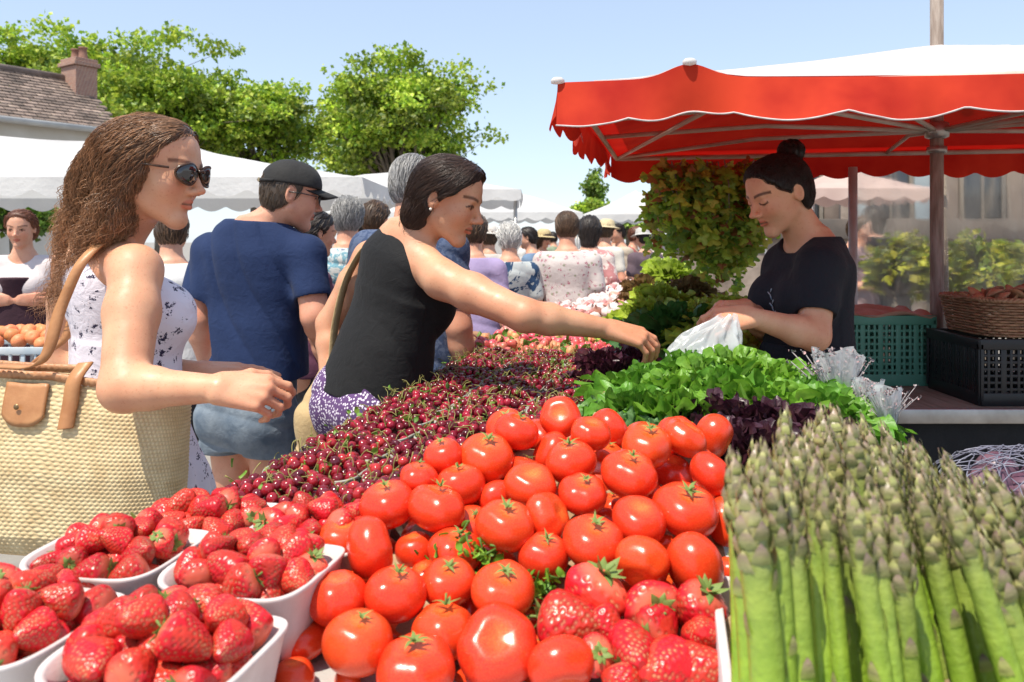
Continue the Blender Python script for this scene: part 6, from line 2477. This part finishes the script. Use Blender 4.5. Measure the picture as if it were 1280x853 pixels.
m_glass = mat('dark_glass', (.03, .035, .04), None, 1, .08, spec=.8)
m_shut = mat('grey_shutter', (.34, .40, .42), (.28, .33, .36), 4, .7)
for k in range(3):
    c = E1 + e_ * (2.2 + 2.6 * k) - n_h * .25 + vec(0, 0, 2.3)
    Rw = np.stack([e_, n_h, vec(0, 0, 1)], 1)
    b = MB()
    for (x, z, w_, h_) in ((-.45, 0, .07, 1.3), (.45, 0, .07, 1.3), (0, .65, .97, .07), (0, -.65, 1.05, .09), (0, 0, .05, 1.3)):
        b.box(c + Rw @ vec(x, .02, z), (w_, .08, h_), Rw, bev=.005)
    wi = b.build('window', m_glare_trim, ho_, org=H0)
    b = MB(); b.box(c + Rw @ vec(0, .004, 0), (.86, .02, 1.24), Rw)
    b.build('pane', m_glass, wi, org=H0)
    for s_ in (-1, 1):
        b = MB()
        for i in range(5):
            b.box(c + Rw @ vec(s_ * (.75 - .22 + .11 * i), .03, 0), (.105, .035, 1.35), Rw, bev=.004)
        b.build('shutter', m_shut, ho_, org=H0)
mBr, ntb, bb_ = new_mat('red_brick')
br_ = ntb.nodes.new('ShaderNodeTexBrick')
br_.inputs['Scale'].default_value = 9
br_.inputs['Color1'].default_value = (.36, .17, .11, 1); br_.inputs['Color2'].default_value = (.26, .11, .08, 1); br_.inputs['Mortar'].default_value = (.42, .36, .30, 1)
br_.inputs['Mortar Size'].default_value = .03
mp_ = ntb.nodes.new('ShaderNodeMapping'); mp_.inputs['Rotation'].default_value = (math.radians(90), 0, .6)
ntb.links.new(coords(ntb), mp_.inputs[0]); ntb.links.new(mp_.outputs[0], br_.inputs['Vector'])
ntb.links.new(br_.outputs[0], bb_.inputs['Base Color']); bb_.inputs['Roughness'].default_value = .9
cc_ = P(99, 120, 17.8)
b = MB(); Rw = np.stack([e_, n_h, vec(0, 0, 1)], 1)
b.box((cc_[0], cc_[1], 4.62), (.48, .62, 1.2), Rw, bev=.01)
b.box((cc_[0], cc_[1], 5.27), (.58, .72, .09), Rw, bev=.01)
b.box((cc_[0], cc_[1], 5.36), (.50, .64, .08), Rw, bev=.01)
ch = b.build('chimney', mBr, roof, org=H0, smooth=False)
m_pot = mat('clay_pot', (.32, .17, .12), (.22, .11, .08), 8, .9)
b = MB()
for s_ in (-.16, .16):
    q = vec(cc_[0], cc_[1], 5.40) + n_h * s_
    b.lathe([(.10, 0), (.085, .12), (.075, .22), (.095, .23), (.095, .26), (.06, .26), (.06, .1)], 14, q)
b.build('chimney_pots', m_pot, roof, org=H0)

# ---------------------------------------------------------------- trees
m_bark = mat('grey_bark', (.20, .16, .12), (.11, .085, .065), 6, .9, bmp=.6, bscale=14, bdist=.03, stretch=(1, 1, .3))
m_tl = leaf_mat('tree_leaf', .45, .42)


def leaf_cloud(pos, nrm, size, cols, rs, name):
    """one mesh of folded leaves"""
    n = len(pos)
    d = rs.normal(size=(n, 3)); d[:, 2] -= .3
    d /= np.linalg.norm(d, axis=1)[:, None]
    s_ = np.cross(d, nrm); s_ /= np.linalg.norm(s_, axis=1)[:, None] + 1e-9
    nn = np.cross(s_, d)
    L = size * rs.uniform(.6, 1.35, n)[:, None]
    V = np.stack([pos, pos + d * L * .5 + s_ * L * .42 + nn * L * .10, pos + d * L, pos + d * L * .5 - s_ * L * .42 + nn * L * .10], 1).reshape(-1, 3)
    i = np.arange(n)[:, None] * 4
    F = np.concatenate([i + np.array([[0, 1, 2]]), i + np.array([[0, 2, 3]])])
    return mesh_np(name, V, F, False, np.repeat(cols, 4, 0))


def tree(name, label, px, pyc, Y, rx, rz, n, lsize, seed, group=None, flat=.9, squat=1.0, blobs=26, tint=(1, 1, 1), fill=.55):
    rs = np.random.RandomState(seed)
    c = P(px, pyc, Y)
    rt = empty(name, (c[0], c[1], 0), label, 'tree', group)
    R0_ = np.array(rt.location)
    X, Z = rx / FOC * Y, rz / FOC * Y
    # limbs: trunk then forks reaching to the clump centres
    k = blobs
    cen = []
    for i in range(k):
        v = rs.normal(size=3); v /= np.linalg.norm(v)
        if v[2] < -.85:
            v[2] *= -.5
        r = rs.uniform(.40, .90)
        cen.append(c + v * r * vec(X, X * flat, Z))
    cen = np.array(cen)
    tb = MB()
    fork = vec(c[0], c[1], max(.8, c[2] - Z * .95))
    tb.tube(catmull([vec(c[0], c[1], 0), vec(c[0] + .05, c[1], fork[2] * .5), fork], 10), [.05 * Z + .12, .045 * Z + .07], 10)
    tips = []
    for q in cen:
        m1 = fork * .45 + q * .55 + rs.normal(size=3) * .10 * Z + vec(0, 0, -.06 * Z)
        pth = catmull([fork, m1, q], 10)
        tb.tube(pth, [.032 * Z + .03, .012], 6)
        for t_ in range(5):
            a = pth[rs.randint(4, 10)]
            e = q + rs.normal(size=3) * vec(X, X * flat, Z) * .22
            tb.tube(catmull([a, (a + e) / 2 + rs.normal(size=3) * .06 * Z, e], 6), [.018, .005], 4)
            tips.append(e)
    tb.build('trunk', m_bark, rt, org=R0_)
    tips = np.array(tips + list(cen))
    w_ = rs.randint(0, len(tips), n)
    # sprays: leaves strung along short twigs so the outline is feathery
    tw = rs.normal(size=(len(tips), 14, 3)); tw /= np.linalg.norm(tw, axis=2)[..., None]
    tw[..., 2] = np.abs(tw[..., 2]) * .9 + .05 * tw[..., 2]
    ti = rs.randint(0, 14, n)
    ln = rs.uniform(0, 1, n) ** fill
    pos = tips[w_] + tw[w_, ti] * (ln * .30)[:, None] * vec(X, X * flat, Z) + rs.normal(size=(n, 3)) * lsize * .55
    kk = (1 + .35 * rs.normal(size=len(tips)))[w_].clip(.5, 1.7)
    base = np.array([[.29, .42, .04], [.42, .53, .06], [.18, .31, .04], [.52, .58, .09]])[rs.choice(4, n, p=[.34, .30, .22, .14])]
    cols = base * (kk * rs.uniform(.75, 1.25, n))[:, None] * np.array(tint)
    nr = rs.normal(size=(n, 3)); nr[:, 2] += .6
    nr /= np.linalg.norm(nr, axis=1)[:, None]
    put('crown', leaf_cloud(pos - R0_, nr, lsize, cols, rs, 'crown'), m_tl, rt)
    return rt


tree('tree', 'broad yellow green tree behind the house roof at the far left', 40, 128, 25, 128, 80, 36000, .14, 1, 'trees behind the market')
tree('tree', 'tall leafy tree right of the brick chimney', 200, 142, 24, 118, 78, 38000, .135, 2, 'trees behind the market')
tree('tree', 'leafy tree between the chimney tree and the round tree', 318, 166, 25, 88, 62, 28000, .135, 3, 'trees behind the market')
tree('tree', 'round spreading green tree above the heads of the man in cap and reaching woman', 494, 166, 22, 98, 82, 42000, .12, 4, 'trees behind the market', blobs=44)
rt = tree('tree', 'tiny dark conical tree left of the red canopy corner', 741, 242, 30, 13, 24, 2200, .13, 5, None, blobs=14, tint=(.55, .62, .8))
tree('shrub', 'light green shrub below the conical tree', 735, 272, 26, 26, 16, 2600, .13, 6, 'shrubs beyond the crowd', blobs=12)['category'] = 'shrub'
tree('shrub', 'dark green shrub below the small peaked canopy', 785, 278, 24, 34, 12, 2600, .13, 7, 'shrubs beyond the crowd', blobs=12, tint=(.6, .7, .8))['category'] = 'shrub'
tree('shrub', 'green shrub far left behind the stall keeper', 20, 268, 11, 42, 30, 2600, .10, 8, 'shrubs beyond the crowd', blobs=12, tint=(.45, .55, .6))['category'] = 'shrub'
for i, (px, py, Y, rx, rz, lab) in enumerate([(1120, 332, 5.4, 34, 40, 'yellow green shrub behind the vendor shoulder'), (1215, 345, 5.2, 40, 38, 'yellow green shrub right of the main pole'), (1275, 350, 5.5, 40, 44, 'yellow green shrub at the right edge behind the basket'), (1165, 350, 5.7, 30, 30, 'yellow green shrub directly behind the main pole')]):
    tree('shrub', lab, px, py, Y, rx, rz, 1500, .055, 20 + i, 'shrubs behind the back bench', blobs=12, tint=(.85, .68, .55))['category'] = 'shrub'

# facade behind the right side
fa = empty('building', (8.2, 13.2, 0), 'pale stone building with shutters behind the shrubs on the right', 'building', rz=-.10)
m_stone = mat('pale_stone', (.34, .27, .22), (.17, .13, .105), 1.6, .9, bmp=.4, bscale=8, bdist=.03)
b = MB(); b.box((0, .2, 1.6), (11.0, .4, 3.2))
b.build('wall', m_stone, fa, smooth=False)
b = MB(); b.box((0, -.06, 1.58), (11.0, .10, .34), bev=.01)
b.build('string_course', mat('dark_fascia', (.09, .075, .065), (.14, .11, .09), 2, .8), fa)
for k in range(7):
    x = -4.8 + 1.45 * k
    b = MB(); b.box((x, -.03, 2.25), (.62, .06, 1.1), bev=.005)
    wi = b.build('window', m_glass, fa)
    b = MB()
    for (dx, dz, w_, h_) in ((-.33, 0, .06, 1.2), (.33, 0, .06, 1.2), (0, .58, .72, .06), (0, -.58, .78, .08), (0, 0, .04, 1.1)):
        b.box((x + dx, -.07, 2.25 + dz), (w_, .06, h_), bev=.003)
    b.build('frame', m_oldwood, wi)
    for s_ in (-1, 1):
        b = MB(); b.box((x + s_ * .50, -.05, 2.25), (.24, .05, 1.15), bev=.004)
        b.build('shutter', [m_shut, mat('brown_shutter', (.24, .18, .14), (.18, .13, .10), 4, .7)][k % 2], fa)

# ---------------------------------------------------------------- crates and stall at the far left
m_bcr = mat('pale_blue_crate', (.36, .44, .50), (.55, .58, .60), 7, .6)
for i, (px, py, z) in enumerate(((35, 455, .30), (35, 420, .62))):
    c = P(px, py, 3.9)
    crate('fruit_crate', ['lower pale blue crate at the far left behind the straw bag', 'upper pale blue crate at the far left full of peaches'][i], c[0], c[1], z, .52, .36, .28, m_bcr, 9, 4)['group'] = 'blue crates at the far left'
stl = empty('crate_stand', (P(35, 450, 3.9)[0], 3.9, 0), 'rough wooden stand under the pale blue crates at the far left', 'stand')
b = MB(); b.box((0, 0, .285), (.60, .44, .026), bev=.004); b.build('stand_top', m_oldwood, stl)
for x in (-.26, .26):
    for y in (-.18, .18):
        b = MB(); b.box((x, y, .136), (.05, .05, .272), bev=.003); b.build('leg', m_oldwood, stl)
rs = np.random.RandomState(8)
pc = P(35, 420, 3.9)
m_pch = mat('peach_fruit', (.72, .30, .10), (.62, .16, .07), 14, .55, rand=.15)
t = np.linspace(0, math.pi, 11)
b = MB(); b.grid(revolve(np.column_stack([np.sin(t), np.cos(t) * .95 - .2 * np.exp(-(t / .35) ** 2)]), 16, lambda th, tt: 1 - .05 * np.exp(-((th - 3.1) / .3) ** 2)), closed_v=True)
PCH = b.mesh('peach'); PCH.materials.append(m_pch)
for q in dome(30, .50, .34, .05, .036, rs, 1):
    o = put('peach', PCH, None, None, vec(pc[0], pc[1], .62 + .285) + q, tuple(rs.uniform(-1, 1, 3)))
    o.scale = (.036,) * 3
    tag(o, 'orange peach heaped in the upper pale blue crate', 'peach', 'peaches in the blue crate')

# brown wicker hamper behind the reaching woman
hb = empty('wicker_hamper', (P(560, 460, 3.75)[0], 3.75, 0), 'tall round brown wicker hamper behind the reaching woman', 'basket')
w_ = MB()
for i in range(40):
    z = .02 + .90 * i / 39
    r_ = .17 + .045 * math.sin(math.pi * i / 39) + .02 * (i / 39)
    w_.tube([vec((r_ + .005 * math.sin(18 * a + math.pi * (i % 2))) * math.cos(a), (r_ + .005 * math.sin(18 * a + math.pi * (i % 2))) * math.sin(a), z) for a in np.linspace(0, 2 * math.pi, 73)], .0125, 5, cap=False, col=np.array([1, 1, 1]) * rnd.uniform(.7, 1.2))
w_.build('weave', m_wick, hb)
w_ = MB(); w_.tube([vec(.20 * math.cos(a), .20 * math.sin(a), .93 + .01 * math.cos(14 * a)) for a in np.linspace(0, 2 * math.pi, 61)], .018, 6, cap=False)
w_.build('rim', m_wick, hb)
w_ = MB(); w_.lathe([(0, .88), (.1, .885), (.19, .87)], 24)
w_.build('lid', m_wick, hb)

# ---------------------------------------------------------------- the crowd
HM_ = {k: hair_mat('crowd_hair_' + k, c, .5) for k, c in dict(grey=(.30, .29, .28), white=(.62, .60, .57), dark=(.030, .020, .016), brown=(.10, .055, .03), blond=(.36, .24, .12), red=(.20, .075, .04)).items()}
CL = {}


def cmat(name, *a, **k):
    if name not in CL:
        CL[name] = cloth_mat(name, *a, **k)
    return CL[name]


def passer(label, px, pytop, Y, height_px, face, female, hairc, top, bottom, arms='down', sleeve='short', vox=.0085, hairlen=0, w=1.0, hat=None, skin=None, detail=False, dress=False):
    """a bystander: head top at (px, pytop)"""
    z_top = CAMZ - (pytop - HOR) / FOC * Y
    Hd = z_top / 7.6
    Hh = min(max(Hd, .20), .235)
    w = w * .86
    f = unit(vec(math.cos(face), math.sin(face), 0))
    x = (px - 640) / FOC * Y
    s = z_top / 1.68
    hc = vec(x, Y, z_top - .52 * Hh) + f * .035
    neck = vec(x, Y, z_top - 1.32 * Hh)
    pel = vec(x, Y, z_top * .525)
    g_ = Fig(pel, neck, f, hc, f + vec(0, 0, -.10), H=Hh, female=female, w=w * s, dp=1.08 * s)
    Rt = g_.M[:, 0]
    sw = (.165 if female else .185) * s * w
    for sd in (-1, 1):
        sh = g_.at(sd * sw, -.01, .90)
        if arms == 'down':
            el = sh + Rt * sd * .05 - f * .03 - vec(0, 0, .27 * s); wr = el + f * .07 + vec(0, 0, -.23 * s); hd = vec(0, 0, -1) + f * .3; hn = Rt * sd
        elif arms == 'bent':
            el = sh + Rt * sd * .05 - f * .02 - vec(0, 0, .27 * s); wr = el + f * .21 - Rt * sd * .08 + vec(0, 0, .02); hd = f - Rt * sd * .5; hn = vec(0, 0, 1) + Rt * sd * .3
        else:
            el = sh + Rt * sd * .04 - f * .0 - vec(0, 0, .25 * s); wr = el + f * .14 - Rt * sd * .20 + vec(0, 0, .05); hd = -Rt * sd + f * .1; hn = f
        ru = (.044 if female else .052) * s
        g_.arm(sd, sh, el, wr, hd, hn, ru, ru * .84, ru * .84, ru * .58, curl=(.3, .4, .3))
        g_.leg(sd)
    o_ = g_.body(label, skin or SK_M, vox, fcol=dict(brow=(.12, .09, .07)))
    tops = [loft(g_.pelvis, g_.M, g_.T, .014), loft(g_.pelvis, g_.M, np.array([[-.10, 0, 0, .20, .14, .15], [.05, 0, 0, .198, .138, .14], [.2, 0, 0, .15, .11, .10], [.3, 0, 0, .1, .07, .06]]) * np.array([1, 1, 1, s * w, s, s]), 0, k=.07)]
    if female:
        for q in (-.075, .075):
            tops.append(ell(g_.at(q * s, .082 * s, .66), np.array([.082, .08, .082]) * s, g_.M, k=.04))
    if sleeve != 'none':
        for sd in (-1, 1):
            a = g_.arms[sd]
            fr = .62 if sleeve == 'short' else 1.0
            e = a['sh'] * (1 - fr) + a['el'] * fr
            tops.append(rcone(g_.at(sd * .05, -.02, .97), a['sh'], .055 * s, a['r'][0] + .010, k=.04))
            tops.append(rcone(a['sh'], e, a['r'][0] + .013, a['r'][0] + .012, k=.03))
            if sleeve == 'long':
                tops.append(rcone(a['el'], a['wr'] * .9 + a['el'] * .1, a['r'][0] + .010, a['r'][3] + .014, k=.03))
    tops += [folds(.006, int(px) % 50, 11), ell(g_.at(0, .02, 1.06), np.array([.075, .10, .07]) * s, g_.M, 's', .005), half(g_.at(0, 0, 1.04), g_.M[:, 2])]
    if not dress:
        tops.append(half(g_.pelvis - vec(0, 0, .03 * s), (0, 0, -1)))
    else:
        tops.append(loft(g_.pelvis, np.eye(3), np.array([[-.42, 0, 0, .25, .24, .24], [-.1, 0, 0, .21, .17, .17], [.1, 0, 0, .17, .13, .13], [.2, 0, 0, .13, .1, .1]]) * s, 0, k=.04))
    g_.wear('dress' if dress else 'shirt', tops, top, vox)
    if not dress:
        bo_ = [loft(g_.pelvis, g_.M, g_.T, .011)] + [q for sd in (-1, 1) for q in g_.leg_ops(sd, .014, False)]
        bo_ += [half(g_.at(0, 0, .22), (0, 0, 1)), half((0, 0, .10), (0, 0, -1))]
        g_.wear('trousers', bo_, bottom, vox)
    line = [(-.7, -.24), (-.35, -.22), (-.2, -.15), (-.08, -.06), (.03, .04), (.14, .14), (.26, .23), (.36, .29), (.5, .33), (.7, .34)]
    ex = []
    if hairlen:
        ex = [rcone(g_.hp(0, -.22, 0), g_.hp(0, -.24, -.35 - .5 * hairlen), .085 * Hh / .225, .060, k=.04), ell(g_.hp(0, -.18, -.1), np.array([.36, .30, .36]) * Hh, g_.hM, k=.03)]
        line = [(-1.6, -.15)] + line[1:]
        line[1] = (-.35, -.12)
    hop = g_.scalp(.035 if not female else .055, line, ex)
    if not hairlen:
        for sd in (-1, 1):
            hop.append(ell(g_.hp(sd * .37, -.055, -.01), np.array([.06, .075, .13]) * Hh, g_.hM, 's', .005))

    def fl(p):
        q = (p - g_.hc) @ g_.hM / Hh
        return g_.hM @ vec(.2 * q[0], -.5 if q[2] > 0 else -.1, -.6)
    n_ = 900 if detail else 260
    hair(g_, hop, HM_[hairc], fl, n_, .05 if not hairlen else .09, vox=max(vox * .8, .006), seg=5, r=.0014 if detail else .0024, wave=.004 if female else .001, wfreq=6, seed=int(px), tone=(.5, 1.7), sides=3)
    if hat is not None:
        hb_ = MB()
        A_ = np.stack([g_.hM[:, 0], g_.hM[:, 1], g_.hM[:, 2]], 1)
        prof = [(0, .60), (.22, .59), (.36, .50), (.405, .30), (.41, .22), (.56, .19), (.66, .15), (.655, .14), (.55, .175), (.40, .205)]
        t_ = np.linspace(0, 2 * math.pi, 36, endpoint=False)
        Gh = np.stack([np.array([[r_ * math.cos(a) for a in t_] for r_, z_ in prof]), np.array([[r_ * 1.1 * math.sin(a) - .05 for a in t_] for r_, z_ in prof]), np.array([[z_ + .02 * math.sin(2 * a) * (r_ > .5) for a in t_] for r_, z_ in prof])], -1)
        hb_.grid(g_.hc + (Gh * Hh) @ A_.T, closed_v=True, flip=True)
        g_.add('sun_hat', hb_, mat('hat_straw_' + str(int(px)), hat, tuple(np.array(hat) * .8), 40, .8, bmp=.3, bscale=200))
    return g_


blue_s = cmat('slate_blue_shirt', (.055, .085, .16), (.10, .14, .23), 'blotch', ([(.045, .07, .14), (.09, .12, .20), (.06, .09, .17)], 40))
jeans = cmat('crowd_jeans', (.05, .08, .15), (.08, .12, .2))
dark_t = cmat('charcoal_cloth', (.03, .03, .035), (.045, .045, .05))
beige_t = cmat('beige_cloth', (.48, .40, .30), (.40, .33, .25))
white_c = cmat('white_cotton', (.72, .71, .70), (.62, .61, .60))
passer('tall grey-haired man in slate blue shirt hidden behind the reaching woman', 512, 193, 2.95, 0, 1.25, False, 'grey', blue_s, jeans, vox=.005, detail=True, w=1.0)
passer('grey-haired woman in pale turquoise patterned blouse seen from behind, right of the cap man', 434, 246, 4.1, 0, 1.7, True, 'grey', cmat('turquoise_print', (.60, .66, .66), (.5, .58, .6), 'blotch', ([(.62, .64, .62), (.18, .36, .44), (.55, .62, .62), (.22, .26, .36)], 16)), jeans, vox=.006, detail=True)
passer('person with brown hair and orange scarf beside the turquoise blouse', 466, 252, 4.9, 0, 1.2, True, 'brown', cmat('orange_scarf', (.55, .30, .14), (.45, .22, .1)), dark_t)
passer('dark-haired person in plum top just right of the black cap', 388, 266, 3.75, 0, .6, True, 'dark', cmat('plum_cloth', (.13, .05, .09), (.09, .03, .06)), dark_t, vox=.007)
passer('person in plain white shirt between the sundress and the navy tee', 214, 262, 3.7, 0, 1.9, False, 'brown', white_c, dark_t, vox=.007)
passer('person in lilac shirt facing away, right of the reaching face', 592, 268, 4.6, 0, 1.5, True, 'brown', cmat('lilac_cloth', (.38, .30, .48), (.30, .24, .42)), dark_t, vox=.007)
passer('white-haired woman in half pale half navy top walking away', 637, 278, 5.0, 0, 1.75, True, 'white', cmat('pale_and_navy', (.52, .48, .40), (.46, .44, .38), 'blotch', ([(.58, .54, .46), (.45, .48, .48), (.025, .06, .13), (.03, .07, .15)], 3.2)), jeans, vox=.007)
passer('man with cropped brown hair in pink and white floral shirt walking away', 709, 264, 5.1, 0, 1.55, False, 'brown', cmat('pink_floral', (.62, .55, .52), (.54, .48, .47), 'floral', ((.36, .10, .15), 30, (.30, .30, .22)), rough=.8), jeans, vox=.006, detail=True, w=1.02)
passer('dark-haired woman in rose dress right of the floral shirt', 737, 270, 6.1, 0, 1.3, True, 'dark', cmat('rose_print', (.62, .40, .38), (.7, .55, .5), 'blotch', ([(.7, .6, .55), (.5, .22, .22), (.66, .5, .46)], 14)), dark_t, dress=True, hairlen=.3)
far_people = [(757, 276, 8.0, 'brown', True, (.64, .60, .54), 'cream blouse among the far crowd'), (775, 280, 9.0, 'dark', False, (.50, .42, .33), 'beige shirt among the far crowd'), (792, 284, 9.6, 'red', True, (.40, .10, .09), 'brick red top near the far garlic'), (806, 286, 8.4, 'dark', False, (.13, .09, .11), 'dark plum shirt near the yellow lettuces'), (748, 284, 10.5, 'blond', True, (.60, .36, .33), 'salmon top deep in the crowd'), (768, 288, 11.5, 'grey', False, (.30, .34, .42), 'grey blue shirt deep in the crowd'), (664, 284, 7.6, 'dark', False, (.16, .24, .36), 'denim blue shirt between the two walkers'), (678, 288, 9.4, 'brown', True, (.55, .20, .15), 'red-orange top left of the floral shirt'), (612, 284, 7.4, 'brown', True, (.55, .50, .46), 'cream top right of the lilac shirt'), (604, 290, 9.8, 'blond', False, (.30, .16, .18), 'wine red shirt deep behind the lilac shirt'), (655, 291, 11.8, 'white', True, (.62, .60, .58), 'white top deep behind the walkers'), (692, 290, 12.5, 'dark', False, (.25, .3, .2), 'olive shirt deep behind the floral shirt'), (822, 286, 11.0, 'brown', True, (.6, .5, .46), 'pale pink top beside the far vine'), (405, 270, 6.6, 'white', True, (.55, .52, .48), 'cream cardigan beyond the cap man shoulder'), (450, 270, 7.4, 'dark', False, (.40, .12, .1), 'red shirt deep behind the turquoise blouse'), (1068, 272, 6.8, 'brown', False, (.3, .2, .2), 'brown shirt beyond the slim pole')]
for i, (px, py, Y, hc_, fem, c, lab) in enumerate(far_people):
    if i in (0, 3, 7, 8, 13):
        for k_ in (' top ', ' shirt ', ' blouse ', ' cardigan '):
            lab = lab.replace(k_, k_ + 'and pale sun hat ')
    passer(f'{["man", "woman"][fem]} with {dict(dark="dark", brown="brown", red="auburn", blond="blond", grey="grey", white="white")[hc_]} hair in {lab}', px, py, Y, 0, 1.1 + (i * 2.39996) % 6.283, fem, hc_, cmat(f'crowd_top_{i}', c, tuple(np.array(c) * .8)), [dark_t, jeans, beige_t][i % 3], vox=.012, hairlen=.4 if fem and i % 2 else 0, arms=['down', 'bent'][i % 2], hat={0: (.62, .50, .30), 3: (.5, .48, .45), 7: (.55, .42, .22), 8: (.6, .55, .5), 13: (.62, .54, .38)}.get(i))
kp = passer('curly-haired stall keeper with crossed arms in white tee and dark apron, far left', 29, 264, 4.6, 0, -1.35, True, 'red', cmat('keeper_tee', (.66, .58, .56), (.58, .50, .5)), dark_t, arms='crossed', vox=.006, detail=True)
kp.wear('apron', [loft(kp.pelvis, kp.M, np.array([[-.5, 0, 0, .19, .15, .02], [0, 0, 0, .19, .145, .08], [.25, 0, 0, .165, .135, .09], [.36, 0, 0, .115, .165, .03]]) * np.array([1, 1, 1, .98, .98, .98]), .008), half(kp.at(0, -.02, 0), -kp.M[:, 1])], cmat('wine_apron', (.035, .015, .022), (.05, .02, .03)), .007)
passer('person in a black coat standing in the shade behind the green crate', 1092, 258, 7.2, 0, 1.6, True, 'dark', cmat('black_coat', (.008, .008, .009), (.012, .012, .013)), dark_t, sleeve='long', vox=.007, hairlen=.3, dress=True)

# clear plastic weather sheet hung at the back of the stall, and the posts that hold it
mW, ntW, bW = new_mat('clear_sheeting')
bW.inputs['Base Color'].default_value = (.70, .66, .60, 1); bW.inputs['Roughness'].default_value = .25
tp = ntW.nodes.new('ShaderNodeBsdfTransparent'); tl_ = ntW.nodes.new('ShaderNodeBsdfTranslucent'); tl_.inputs[0].default_value = (.6, .56, .5, 1)
rf = ntW.nodes.new('ShaderNodeBsdfRefraction'); rf.inputs['IOR'].default_value = 1.02; rf.inputs['Roughness'].default_value = .35; rf.inputs[0].default_value = (.9, .88, .84, 1)
x1 = ntW.nodes.new('ShaderNodeMixShader'); x2 = ntW.nodes.new('ShaderNodeMixShader'); x3 = ntW.nodes.new('ShaderNodeMixShader')
x1.inputs[0].default_value = .5; ntW.links.new(bW.outputs[0], x1.inputs[1]); ntW.links.new(tl_.outputs[0], x1.inputs[2])
x2.inputs[0].default_value = .55; ntW.links.new(tp.outputs[0], x2.inputs[1]); ntW.links.new(rf.outputs[0], x2.inputs[2])
ntW.links.new(ramp(ntW, noise(ntW, coords(ntW, 'Object', (5, 5, 1.2)), 2.2, 5, .7), [(.35, .08), (.7, .34)]), x3.inputs[0]); ntW.links.new(x2.outputs[0], x3.inputs[1]); ntW.links.new(x1.outputs[0], x3.inputs[2])
ntW.links.new(x3.outputs[0], ntW.nodes['Material Output'].inputs[0])
ws = empty('plastic_sheet', (2.35, 3.62, 1.74), 'clear wrinkled plastic sheet hanging behind the wicker basket and main pole', 'sheet', rz=-.18)
G = np.array([[[x, .020 * math.sin(7 * x + 2 * math.sin(2 * z)) + .008 * math.sin(31 * x + 9 * z) + .010 * math.sin(11 * z + 4 * x), z] for z in np.linspace(-1.2, 0, 60)] for x in np.linspace(-.78, 1.0, 120)])
b = MB(); b.grid(G)
b.build('sheet', mW, ws)
b = MB(); b.tube([(-.80, 0, .0), (1.02, 0, .0)], .012, 8)
b.build('rail', m_oldwood, ws)
for i, (x, y, lab) in enumerate(((2.02, 3.76, 'dark wooden post behind the main pole'), (2.62, 3.60, 'dark wooden post near the right edge'))):
    pt = empty('wooden_post', (x, y, 0), lab, 'post', 'dark posts behind the bench')
    b = MB(); b.tube([(0, 0, .01), (.01, 0, 1.0), (0, .01, 1.80)], .024, 9)
    b.build('shaft', m_oldwood, pt)
    b = MB(); b.lathe([(0, 0), (.07, 0), (.07, .012), (.026, .03), (0, .03)], 16)
    b.build('foot', m_steel, pt)
# ================================================================= camera, sun, sky, ground
cam_d = bpy.data.cameras.new('camera')
cam = bpy.data.objects.new('camera', cam_d)
COL.objects.link(cam)
cam.location = (0, 0, CAMZ)
cam.rotation_euler = (math.radians(90), 0, 0)
cam_d.sensor_width = 36
cam_d.lens = 36 * FOC / 1280
cam_d.shift_y = -(426.5 - HOR) / 1280
cam_d.clip_start = .05
cam_d.clip_end = 2000
cam_d.dof.use_dof = True
cam_d.dof.focus_distance = 1.95
cam_d.dof.aperture_fstop = 7.1
scene.camera = cam

SUN = unit(vec(-.28, -.32, .905))
sd = bpy.data.lights.new('sun', 'SUN')
sd.energy = 3.5
sd.angle = math.radians(.5)
sd.color = (1.0, .93, .80)
so = bpy.data.objects.new('sun', sd)
COL.objects.link(so)
so.rotation_euler = Vector(SUN).to_track_quat('Z', 'Y').to_euler()
so.location = (0, 0, 20)

w = bpy.data.worlds.new('World')
scene.world = w
w.use_nodes = True
nt = w.node_tree
bg = nt.nodes['Background']
sky = nt.nodes.new('ShaderNodeTexSky')
sky.sky_type = 'NISHITA'
sky.sun_disc = False
sky.sun_elevation = math.asin(SUN[2])
sky.sun_rotation = math.atan2(SUN[0], SUN[1])
sky.air_density = 1.0
sky.dust_density = .3
sky.ozone_density = 1.5
hsv = nd(nt, 'ShaderNodeHueSaturation', Hue=.503, Saturation=.74, Value=1.0)
nt.links.new(sky.outputs[0], hsv.inputs['Color'])
pale = nt.nodes.new('ShaderNodeMix')      # constant pale blue mixed in to even out the bright horizon
pale.data_type = 'RGBA'
pale.inputs[0].default_value = .55
pale.inputs[7].default_value = (2.25, 2.95, 4.0, 1)
nt.links.new(hsv.outputs[0], pale.inputs[6])
nt.links.new(pale.outputs[2], bg.inputs[0])
bg.inputs[1].default_value = .13

scene.view_settings.view_transform = 'Standard'
scene.view_settings.look = 'None'
scene.view_settings.exposure = 0.85
scene.view_settings.gamma = 1.0
scene.view_settings.use_curve_mapping = False
scene.cycles.use_denoising = True
scene.cycles.max_bounces = 8
scene.cycles.transparent_max_bounces = 12
scene.cycles.use_adaptive_sampling = True
scene.cycles.sample_clamp_indirect = 8

g = MB()
g.grid(np.array([[[x, y, 0] for y in (-60, 0, 10, 40, 400)] for x in (-300, -20, 0, 20, 300)]))
m_ground = mat('ground', (.22, .20, .18), (.30, .28, .25), 3, .9, bmp=.3, bscale=120, bdist=.004)
tag(g.build('ground', m_ground), kind='structure')
